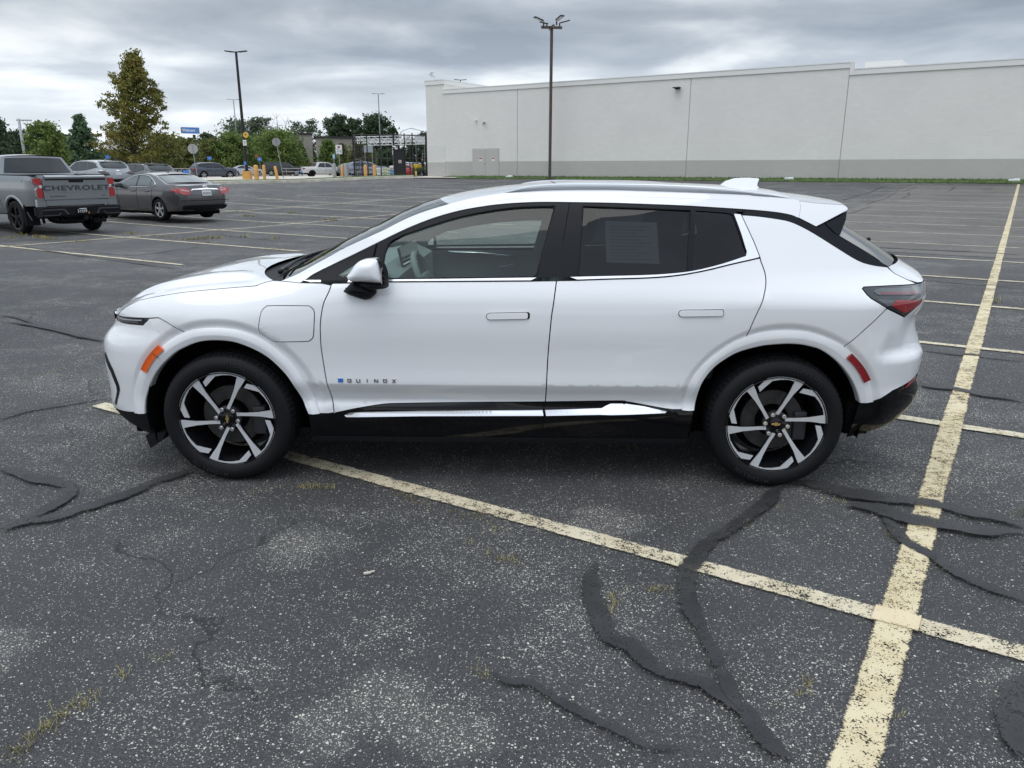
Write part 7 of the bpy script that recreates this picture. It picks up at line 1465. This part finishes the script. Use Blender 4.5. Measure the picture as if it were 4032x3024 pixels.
bm = bmesh.new(); prism(bm, [(TGX+.02, -.76, 1.375), (TGX+.075, -.76, 1.40), (TGX+.075, -.75, 1.44), (TGX-.02, -.75, 1.475), (TGX-.05, -.76, 1.40)], (0, 1.51, 0)); bmo("tailgate_top", bm, GREYP, gate_)
flat("gate_shadow_gap", [(-.76, 1.355), (.76, 1.355), (.76, 1.378), (-.76, 1.378)], VOID, TGX+.03, .008, gate_)
flat("gate_handle", [(-.17, 1.30), (.17, 1.30), (.20, 1.375), (-.20, 1.375)], GLOSSBLACK, TGX+.033, .012, gate_)
def ytext(nm, s, z, size, mm, x, parent, y=0, sx=1.0, th=.003, sp=1.0, bold=0.0): return place_text(nm, s, mm, parent, (x, y, z), (0, 1, 0), (0, 0, 1), size, th, sx, sp, bold)
ytext("tailgate_letters", "CHEVROLET", 1.16, .165, INK, TGX+.0465, gate_, 0, 1.66, .003, 1.14, .006); ytext("model_letters", "SILVERADO", .965, .058, INK, TGX+.044, gate_, -.50, 1.3, .002); ytext("trim_letters", "LT", .965, .062, INK, TGX+.044, gate_, .66, 1.3, .002)
LP = [(-1.0, 1.40), (-.84, 1.41), (-.835, .93), (-.96, .93), (-.985, 1.06), (-.985, 1.13), (-.915, 1.21), (-.99, 1.27)]
for P in (LP, mir(LP)):
    t = flat("tail_lamp", P, CARRED, TGX-.10, .118, pk); s_ = -1 if P is LP else 1
    flat("lamp_lens", [(s_*.90, 1.17), (s_*.84, 1.17), (s_*.84, 1.24), (s_*.91, 1.24)], PLATE, TGX+.015, .008, t)
    flat("lamp_trim", [(s_*1.018, 1.30), (s_*1.0, 1.27), (s_*.925, 1.21), (s_*.995, 1.13), (s_*.995, .96), (s_*.96, .90), (s_*.84, .895), (s_*.84, .925), (s_*.952, .925), (s_*.978, .97), (s_*.978, 1.12), (s_*.905, 1.205), (s_*.985, 1.275)], GREYP, TGX-.06, .085, pk)
    flat("bed_corner", [(s_*.79, .90), (s_*1.0, .90), (s_*1.01, .72), (s_*.79, .72)], GREYP, TGX-.08, .085, pk)
flat("rear_sill", [(-.79, .74), (.79, .74), (.785, .87), (-.785, .87)], GREYP, TGX-.05, .07, pk)
bm = bmesh.new()
prism(bm, [(1.08, -1.0, .70), (1.30, -.98, .72), (1.36, -.98, .70), (1.34, -.97, .50), (1.20, -.97, .44), (1.06, -1.0, .46)], (0, 1.98, 0)); bp_ = bmo("rear_bumper", bm, MATTEBLACK, pk)
for s_ in (-1, 1):
    for P, mm in (([(s_*.97, .66), (s_*.44, .665), (s_*.34, .53), (s_*.40, .52), (s_*.46, .63), (s_*.97, .625)], GREYALLOY), ([(s_*.96, .50), (s_*.60, .50), (s_*.53, .56), (s_*.56, .575), (s_*.62, .52), (s_*.96, .525)], GREYALLOY)): flat("bumper_edge", P, mm, 1.355, .010, bp_)
plp = flat("number_plate", [(-.15, .51), (.16, .51), (.16, .665), (-.15, .665)], GLOSSBLACK, 1.36, .012, bp_)
ytext("plate_text", "31559", .588, .105, SIGNW, 1.374, plp, -.02, .95, .001); flat("plate_sticker", [(.13, .52), (.158, .52), (.158, .57), (.13, .57)], mat("sticker_orange", (.55, .16, .03)), 1.373, .002, plp); flat("plate_band", [(-.09, .645), (.10, .645), (.10, .66), (-.09, .66)], SIGNW, 1.373, .002, plp)
for y in (-.58, -.44, .46, .60): bm = bmesh.new(); lathe(bm, [(.040, 1.0), (.052, 1.34), (.046, 1.34), (.040, 1.1)], 'Z', 16); bmesh.ops.rotate(bm, cent=(0, 0, 0), matrix=Matrix.Rotation(PI/2, 3, 'Y'), verts=bm.verts[:]); bmesh.ops.translate(bm, vec=(0, y, .42), verts=bm.verts[:]); bmo("tailpipe", bm, DARKALLOY, pk, smooth=True, angle=40)
bm = bmesh.new(); box(bm, (1.18, .08, .42), (.30, .11, .10)); box(bm, (1.325, .08, .42), (.02, .07, .07)); bmo("tow_hitch", bm, SATINBLACK, pk)
bm = bmesh.new(); lathe(bm, [(.12, .28), (.30, .26), (.37, .30), (.37, .46), (.30, .50)], 'Z', 28); bmesh.ops.translate(bm, vec=(.62, -.02, 0), verts=bm.verts[:]); bmo("spare_wheel", bm, TYREM, pk, smooth=True, angle=40)
bm = bmesh.new(); tube(bm, [(0, -.8, .42), (0, .8, .42)], .06, 10); cyl(bm, (0, .0, .42), .19, .34, 'X', 20); bmo("rear_axle", bm, SATINBLACK, pk, smooth=True, angle=40)
for s_ in (-1, 1):
    bm = bmesh.new(); box(bm, (.53, s_*.86, .50), (.03, .34, .52)); bmo("mud_flap", bm, MATTEBLACK, pk)
    bm = bmesh.new(); tube(bm, [(.30, s_*.52, .55), (.42, s_*.54, .28)], .035, 8); bmo("damper", bm, SATINBLACK, pk)
    bm = bmesh.new(); box(bm, (1.05, s_*.995, .60), (.10, .03, .2)); bmo("bumper_end", bm, MATTEBLACK, pk)
bm = bmesh.new(); prism(bm, [(-.84, -.26, 1.895), (-.775, -.26, 1.885), (-.775, .30, 1.885), (-.84, .30, 1.895)], (0, 0, .05)); bl_ = bmo("brake_light", bm, CARRED2, pk)
bm = bmesh.new(); box(bm, (-.70, 0, 1.70), (.012, .60, .32), Matrix.Rotation(R(-22), 3, 'Y')); bmo("slider_window", bm, VOID, pk)
for s_, n_ in ((-1, "badge_decal"),):
    bm = bmesh.new(); V = [(x_, s_*(kf(x_, z_)+.004), z_) for x_, z_ in ((.62, 1.30), (.95, 1.30), (.95, 1.36), (.62, 1.36))]; mk(n_, V, [(0, 1, 2, 3)], LAMPGREY, pk)
bm = bmesh.new()
for s_ in (-1, 1): box(bm, (.28, s_*.93, 1.475), (1.72, .07, .035), bevel=.01)
bm2 = bm; bmo("bed_rail", bm2, MATTEBLACK, pk)
# ---- vehicles beyond the kerb
def far(sp, col, x, y, z, rz, label, cat="car", metal=.2, scale=(1, 1, 1), lampz=None, **kw):
    pm = paint(label.split()[0]+"_%d" % (len(MATS)), col, metal=metal); rt, f, tx = auto({"SUV": "utility_vehicle", "SEDAN": "sedan_car", "BIG": "utility_vehicle", "TRUCK": "pickup_truck"}[[k for k in ("SUV", "SEDAN", "BIG", "TRUCK") if globals()[k] is sp][0]], sp, pm, x, y, z, rz, label, cat, "vehicles in the far lot", scale=scale, step=.25, detail=kw.pop("detail", 0), **kw)
    W2 = sp["W"]/2; z0 = lampz or sp["belt"]-.12
    for s_ in (-1, 1):
        facepanel("tail_lamp", [(s_*W2*.62, z0-.09), (s_*W2*.95, z0-.09), (s_*W2*.95, z0+.06), (s_*W2*.62, z0+.06)], CARRED, rt, tx, .012, .2)
        x1 = tx(W2*.9, z0)-.01; panel("tail_lamp", [(x1-.30, z0-.03), (x1, z0-.09), (x1, z0+.06), (x1-.26, z0+.05)], CARRED, rt, off=.006, side=s_, surf=f, step=.2)
    facepanel("number_plate", [(-.16, z0-.26), (.16, z0-.26), (.16, z0-.12), (-.16, z0-.12)], PLATE, rt, tx, .012, .3)
    return rt
# rz: 0 = nose to the left of the picture, tail to the right; PI = nose to the right
far(SUV, (.045, .055, .080), -31.2, 81, .56, PI-R(36)+R(72), "dark blue utility vehicle heading right in the road", metal=.35, detail=1) if False else None
far(SUV, (.045, .055, .080), -31.6, 84, .56, PI+R(40), "dark blue utility vehicle heading right on the road beyond the kerb", metal=.35, detail=1, scale=(1, 1, 1.02))
far(SEDAN, (.42, .44, .46), -34.6, 103, .56, PI+R(30), "silver sedan behind the yellow lamp block", metal=.3, detail=1)
far(SUV, (.55, .34, .03), -40.2, 114, .62, PI+R(30), "yellow utility vehicle between the dark blue one and the silver sedan")
far(BIG, (.006, .006, .007), -31.4, 109, .58, PI+R(18), "long black utility vehicle behind the leaning sign post", detail=1)
far(TRUCK, (.55, .55, .54), -23.4, 99, .60, PI+R(24), "white pickup truck left of the crossing sign", "pickup", detail=1, wheelm=GLOSSBLACK)
far(SUV, (.20, .22, .24), -49.0, 118, .56, PI+R(50), "grey estate behind the dark blue utility vehicle", scale=(1, 1, .92))
far(SUV, (.16, .17, .18), -38.0, 126, .6, R(30), "grey car behind the silver sedan roof", scale=(1, 1, .92))
far(SUV, (.42, .43, .44), -36.2, 132, .9, R(10), "pale van with windscreen up near the red vehicle", scale=(1, 1, .95))
far(SUV, (.40, .06, .04), -33.9, 133, .9, R(10), "red utility vehicle behind the black one")
far(SUV, (.60, .61, .62), -52.8, 124, .56, R(20), "white car in the far row left of the dark blue vehicle", scale=(1, 1, .90))
far(SEDAN, (.55, .56, .58), -46.2, 128, .56, R(25), "silver car in the far row above the dark blue vehicle")
far(SEDAN, (.09, .095, .10), -57.6, 122, .56, R(20), "dark grey car in the far row left end")
far(SEDAN, (.34, .05, .05), -55.2, 121, .56, R(200), "dark red car in the far row beside the white one")
far(SEDAN, (.62, .63, .64), -50.6, 140, .6, R(15), "white car farthest back in the far row")
far(SUV, (.10, .11, .12), -60.8, 112, .56, R(40), "dark car showing between the pickup roof and the silver vehicle", scale=(1, 1, .95))
far(SUV, (.50, .50, .50), -63.5, 128, .56, R(40), "pale car behind the one beside the pickup roof", scale=(1, 1, .9))
far(SUV, (.14, .17, .23), -17.0, 93, .66, PI+R(25), "blue-grey minivan behind the corral at the cage's left end", scale=(1.05, 1, 1.05))
far(SUV, (.10, .12, .16), -19.4, 99, .64, PI+R(20), "blue car behind the grey bollards", scale=(1, 1, .95))
far(SUV, (.05, .05, .055), -12.6, 100, .66, R(15), "dark utility vehicle in the middle of the cage view")
far(SEDAN, (.38, .03, .03), -11.6, 91, .62, R(150), "red car above the bag stacks inside the cage view")
far(SUV, (.58, .59, .60), -17.1, 126, .9, R(10), "white utility vehicle high behind the white notice board")
far(SUV, (.55, .56, .57), -8.8, 92, .66, R(205), "silver utility vehicle behind the rack at the right of the cage")
far(SEDAN, (.012, .013, .015), -8.0, 84, .62, R(160), "black car low behind the rack at the right of the cage")

# ---------------------------------------------------------------- trees
def leafmat(name, dark, mid, light):
    m, nt, b, N, L = nodes(name); tc = N("ShaderNodeTexCoord"); g = N("ShaderNodeNewGeometry")
    n = noise_(N, L, tc.outputs["Object"], .55, 3, .6)
    f = mth(N, L, 'ADD', mth(N, L, 'MULTIPLY', n, .75), mth(N, L, 'MULTIPLY', g.outputs["Random Per Island"], .30))
    r = N("ShaderNodeValToRGB"); L(f, r.inputs[0]); e = r.color_ramp.elements
    e[0].position = .34; e[0].color = (*dark, 1); e[1].position = .72; e[1].color = (*light, 1); q = e.new(.52); q.color = (*mid, 1)
    L(r.outputs[0], b.inputs["Base Color"]); b.inputs["Roughness"].default_value = .75; b.inputs["Specular IOR Level"].default_value = .2
    t = N("ShaderNodeBsdfTranslucent"); L(r.outputs[0], t.inputs[0]); mx = N("ShaderNodeMixShader"); mx.inputs[0].default_value = .28
    out = [x for x in nt.nodes if x.type == 'OUTPUT_MATERIAL'][0]; L(b.outputs[0], mx.inputs[1]); L(t.outputs[0], mx.inputs[2]); L(mx.outputs[0], out.inputs[0]); return m
LEAF = dict(gold=leafmat("leaf_gold", (.085, .100, .026), (.165, .165, .042), (.26, .215, .065)), green=leafmat("leaf_green", (.072, .118, .030), (.135, .195, .052), (.20, .265, .078)),
    blue=leafmat("leaf_bluegreen", (.055, .098, .052), (.092, .160, .085), (.15, .22, .125)), dark=leafmat("leaf_dark", (.036, .062, .032), (.062, .098, .050), (.095, .135, .070)), olive=leafmat("leaf_olive", (.080, .098, .030), (.140, .158, .050), (.205, .20, .075)), far=leafmat("leaf_far", (.070, .100, .060), (.105, .145, .088), (.15, .19, .115)))
BARK = mat("bark", (.055, .045, .038), rough=.95, var=.3, vscale=6, bump=.4, bscale=12); DEAD = mat("dead_wood", (.30, .27, .25), rough=.9)
PROF = pchip([0, .1, .2, .33, .42, .52, .64, .76, .86, .93, 1.0], [.60, .95, 1.0, .78, .62, .74, .66, .46, .24, .11, .04])
def tree(x, y, h, w, kind, leaf, label, seed, n=5200, ls=.20, z=.5, cat="tree", name="tree", base=.12, lean=0, trunk=1.0):
    rnd = random.Random(seed); r = empty(name, (x, y, z), 0 if lean else rnd.uniform(0, 6), label, cat, "trees around the far lot")
    bm = bmesh.new(); tr = h*.018*trunk+.05
    tube(bm, [(0, 0, -.2), (0, 0, h*.25), (.02*h*rnd.uniform(-1, 1), .02*h*rnd.uniform(-1, 1), h*.6), (lean*h, 0, h*.93)], [tr*1.3, tr, tr*.6, tr*.12], 9)
    clumps = []; nb = {"cone": 84, "round": 46, "sparse": 40, "wide": 52, "spire": 44}[kind]
    for i in range(nb):
        t = (i+.5)/nb; a = i*2.4+rnd.uniform(-.5, .5)
        if kind == "cone": zb = h*(base+(1-base)*t**.9); R_ = w/2*PROF(zb/h)*(.72+.40*rnd.random()); up = .38
        elif kind == "spire": zb = h*(base+(1-base)*t); R_ = w/2*(1-t)**.8*(.8+.3*rnd.random()); up = .1
        elif kind == "wide": zb = h*(base+(1-base)*t*.92); R_ = w/2*math.sqrt(max(.03, 1-(max(0, t-.25)/.78)**2))*(.8+.3*rnd.random()); up = .12
        elif kind == "sparse": zb = h*(.25+.7*t); R_ = w/2*math.sqrt(max(.02, 1-((t-.45)/.6)**2))*(.55+.6*rnd.random()); up = .45
        else: zb = h*(base+(1-base)*t*.95); R_ = w/2*math.sqrt(max(.03, 1-((t-.38)/.66)**2))*(.78+.34*rnd.random()); up = .22
        tip = Vector((R_*math.cos(a), R_*math.sin(a), min(h*1.0, zb+R_*up+rnd.uniform(-.02, .04)*h)))
        root_ = Vector((lean*zb, 0, max(h*.08, zb-R_*.15))); tip.x += lean*zb
        midp = root_.lerp(tip, .5)+Vector((0, 0, -.05*R_))
        tube(bm, [root_, midp, tip], [tr*.35*(1-t)+.02, tr*.2*(1-t)+.015, .008], 4, cap=False)
        for k in range(5):
            s = (.30+.70*(k+rnd.random()*.5)/5); p = root_.lerp(tip, s)+Vector((rnd.gauss(0, .05*w*.5), rnd.gauss(0, .05*w*.5), rnd.gauss(0, .02*h)))
            clumps.append((p, (.055+.04*rnd.random())*w*(1.15-.65*s) if kind in ("cone", "spire") else (.070+.05*rnd.random())*w))
    if kind in ("cone", "spire"):
        for k in range(6): clumps.append((Vector((lean*h*.95, 0, h*(.86+.025*k))), .03*w*(1.2-.12*k)))
    bmo("trunk", bm, BARK, r, smooth=True)
    V = []; F = []; per = max(4, n//len(clumps))
    for p, cr_ in clumps:
        m_ = per if kind != "sparse" else int(per*rnd.uniform(.3, 1.2))
        for j in range(m_):
            d = Vector((rnd.gauss(0, .55), rnd.gauss(0, .55), rnd.gauss(0, .34)))*cr_*1.15; c = p+d
            nrm = Vector((rnd.gauss(0, 1), rnd.gauss(0, 1), rnd.gauss(.5, .9))).normalized(); u = nrm.orthogonal().normalized(); v = nrm.cross(u); an = rnd.uniform(0, 6.28)
            u, v = u*math.cos(an)+v*math.sin(an), v*math.cos(an)-u*math.sin(an); s = ls*rnd.uniform(.6, 1.3); k = len(V)
            V += [c-u*s, c-v*s*.45, c+u*s, c+v*s*.45]; F.append((k, k+1, k+2, k+3))
    mk("crown", V, F, LEAF[leaf], r); return r
def T(u, vtop, y, wpx, kind, leaf, label, seed, **kw):
    """u, vtop, wpx: where the crown stands in a 4032-wide view from the lot; y: metres away"""
    x = (u-2016)/3010*(.9622*y); z0 = kw.pop("z", .5); ang = math.atan((1512-vtop)/3010)-R(15.8); h = 1.677+y*math.tan(ang)-z0; w = wpx/3010*.9622*y; x = (u-2016)/3010*(.9622*y-(z0+h*.45-1.677)*.272)
    return tree(x, y, h, w, kind, leaf, label, seed, z=z0, **kw)
T(512, 222, 75, 310, "cone", "gold", "tall yellow-green tree with a pointed crown behind the parked cars", 11, n=17000, ls=.155, base=.06, lean=.10)
T(190, 485, 82, 150, "round", "green", "bushy green tree with reddish top right of the utility pole", 12, n=7000, ls=.17)
T(330, 462, 90, 150, "cone", "blue", "blue-green tree left of the tall yellow-green one", 13, n=7000, ls=.19, base=.05)
T(-5, 455, 88, 110, "round", "dark", "dark green tree cut by the left edge", 14, n=5000, ls=.2)
T(85, 512, 150, 150, "wide", "dark", "dark tree mass behind the utility pole", 15, n=4200, ls=.35); T(250, 525, 155, 120, "wide", "dark", "dark tree between the bushy and the blue-green trees", 16, n=3000, ls=.35)
T(655, 530, 95, 140, "round", "olive", "olive tree right of the tall tree, behind the aisle sign", 17, n=5000, ls=.19); T(735, 545, 102, 120, "round", "olive", "olive-brown tree under the blue store sign", 18, n=4500, ls=.2)
T(820, 527, 140, 110, "round", "dark", "dark rounded tree right of the blue store sign", 19, n=3600, ls=.3); T(838, 548, 112, 110, "round", "olive", "small reddish-olive tree in front of the dark rounded one", 20, n=4200, ls=.2)
T(915, 522, 112, 170, "wide", "green", "green tree left of the black lamp post", 21, n=7000, ls=.2); T(1010, 535, 125, 150, "wide", "green", "green tree right behind the black lamp post", 22, n=5200, ls=.22)
T(1100, 508, 115, 215, "wide", "green", "broad green tree behind the black utility vehicle", 23, n=9000, ls=.2); T(1185, 560, 130, 90, "spire", "dark", "dark evergreen against the tan building", 24, n=3600, ls=.22)
T(950, 478, 195, 160, "sparse", "far", "thin-leaved far tree left of the lamp post", 25, n=4200, ls=.36, trunk=.7); T(1030, 466, 198, 120, "sparse", "far", "thin-leaved far tree behind the black lamp post", 26, n=3600, ls=.36, trunk=.7)
T(1175, 478, 200, 80, "sparse", "far", "thin far tree right of the bare dead one", 27, n=1800, ls=.34, trunk=.7); T(1232, 474, 205, 100, "sparse", "far", "thin far tree above the tan building's left corner", 28, n=2400, ls=.34, trunk=.7)
T(1335, 455, 180, 130, "round", "dark", "large dark tree above the tan building's right corner", 29, n=6500, ls=.34); T(1400, 470, 178, 110, "round", "dark", "dark tree between the two largest far ones", 30, n=4200, ls=.34); T(1480, 452, 180, 160, "round", "dark", "largest dark tree behind the cage", 31, n=7500, ls=.34); T(1548, 500, 176, 70, "round", "dark", "dark tree at the right end of the far group", 32, n=2600, ls=.34)
T(1295, 548, 122, 85, "wide", "green", "young green tree in front of the tan building", 33, n=3800, ls=.18, base=.2); T(1350, 562, 126, 55, "wide", "olive", "small olive tree beside the young green one", 34, n=2000, ls=.18, base=.2)
T(1425, 560, 130, 110, "round", "olive", "olive tree behind the cage's left half", 35, n=4200, ls=.22); T(1520, 590, 140, 120, "wide", "dark", "dark shrub-like tree behind the cage middle", 36, n=3600, ls=.26, base=.02); T(1630, 545, 150, 110, "round", "dark", "dark tree filling the cage's right end", 37, n=4200, ls=.28, base=.02); T(1685, 520, 190, 120, "round", "dark", "dark reddish tree top just left of the store corner", 38, n=3200, ls=.35)
T(1370, 645, 118, 90, "wide", "green", "low clipped bush beside the crossing sign", 39, n=2600, ls=.16, base=.02, cat="bush", name="bush"); T(1105, 640, 122, 150, "wide", "green", "low hedge bush below the red far vehicle", 40, n=2600, ls=.16, base=.02, cat="bush", name="bush"); T(640, 650, 118, 200, "wide", "green", "low bushes in front of the far car row", 41, n=2600, ls=.16, base=.02, cat="bush", name="bush"); T(420, 590, 135, 170, "wide", "dark", "dark bush mass under the tall tree", 42, n=3600, ls=.3, base=.02, cat="bush", name="bush")
for i, (u, v, w_, lf) in enumerate(((20, 600, 160, "dark"), (150, 610, 170, "dark"), (290, 600, 170, "dark"), (560, 600, 170, "dark"), (700, 610, 150, "dark"), (830, 600, 160, "dark"), (960, 605, 160, "dark"), (1090, 610, 160, "dark"), (1210, 610, 140, "dark"), (1560, 600, 170, "dark"), (1450, 605, 160, "dark"))):
    pos = ("far left edge", "bushy tree", "blue-green tree", "tall tree", "olive tree", "dark rounded tree", "lamp post", "broad green tree", "dark evergreen", "cage right half", "cage left half")[i]
    T(u, v, 165, w_, "wide", lf, "dark low thicket on the horizon behind the "+pos, 60+i, n=2600, ls=.40, base=.02, cat="thicket", name="thicket")
# bare dead tree
r = empty("dead_tree", (-54.3, 186, .5), 0, "bare dead tree rising beside the lamp post trees", "tree"); rnd = random.Random(4); bm = bmesh.new()
for bx, top, ln in ((-.9, 12.0, -2.4), (0, 13.2, .2), (.5, 12.4, 2.2), (.9, 10.5, 3.4), (-.4, 10.8, -.9)):
    pts = [(bx*.3, 0, 0), (bx*.6, 0, top*.4), (bx+ln*.5, rnd.uniform(-.5, .5), top*.75), (bx+ln, rnd.uniform(-.5, .5), top)]; tube(bm, pts, [.22, .16, .09, .03], 6)
    for k in range(4): s = rnd.uniform(.45, .9); p = Vector(pts[1]).lerp(Vector(pts[3]), s); tube(bm, [p, p+Vector((rnd.uniform(-1.2, 1.2), rnd.uniform(-.6, .6), rnd.uniform(.6, 1.8)))], [.05, .015], 5)
bmo("trunk", bm, DEAD, r, smooth=True)
for i, (u, v, w_, lf, lab) in enumerate(((-150, 500, 200, "dark", "dark tree beyond the left edge of the lot"), (-330, 470, 190, "olive", "olive tree beyond the left edge of the lot"), (-560, 490, 260, "dark", "broad dark tree far left of the lot"), (-800, 480, 260, "green", "broad green tree far left of the lot"))):
    T(u, v, 110, w_, "wide", lf, lab, 90+i, n=2600, ls=.3, base=.04)
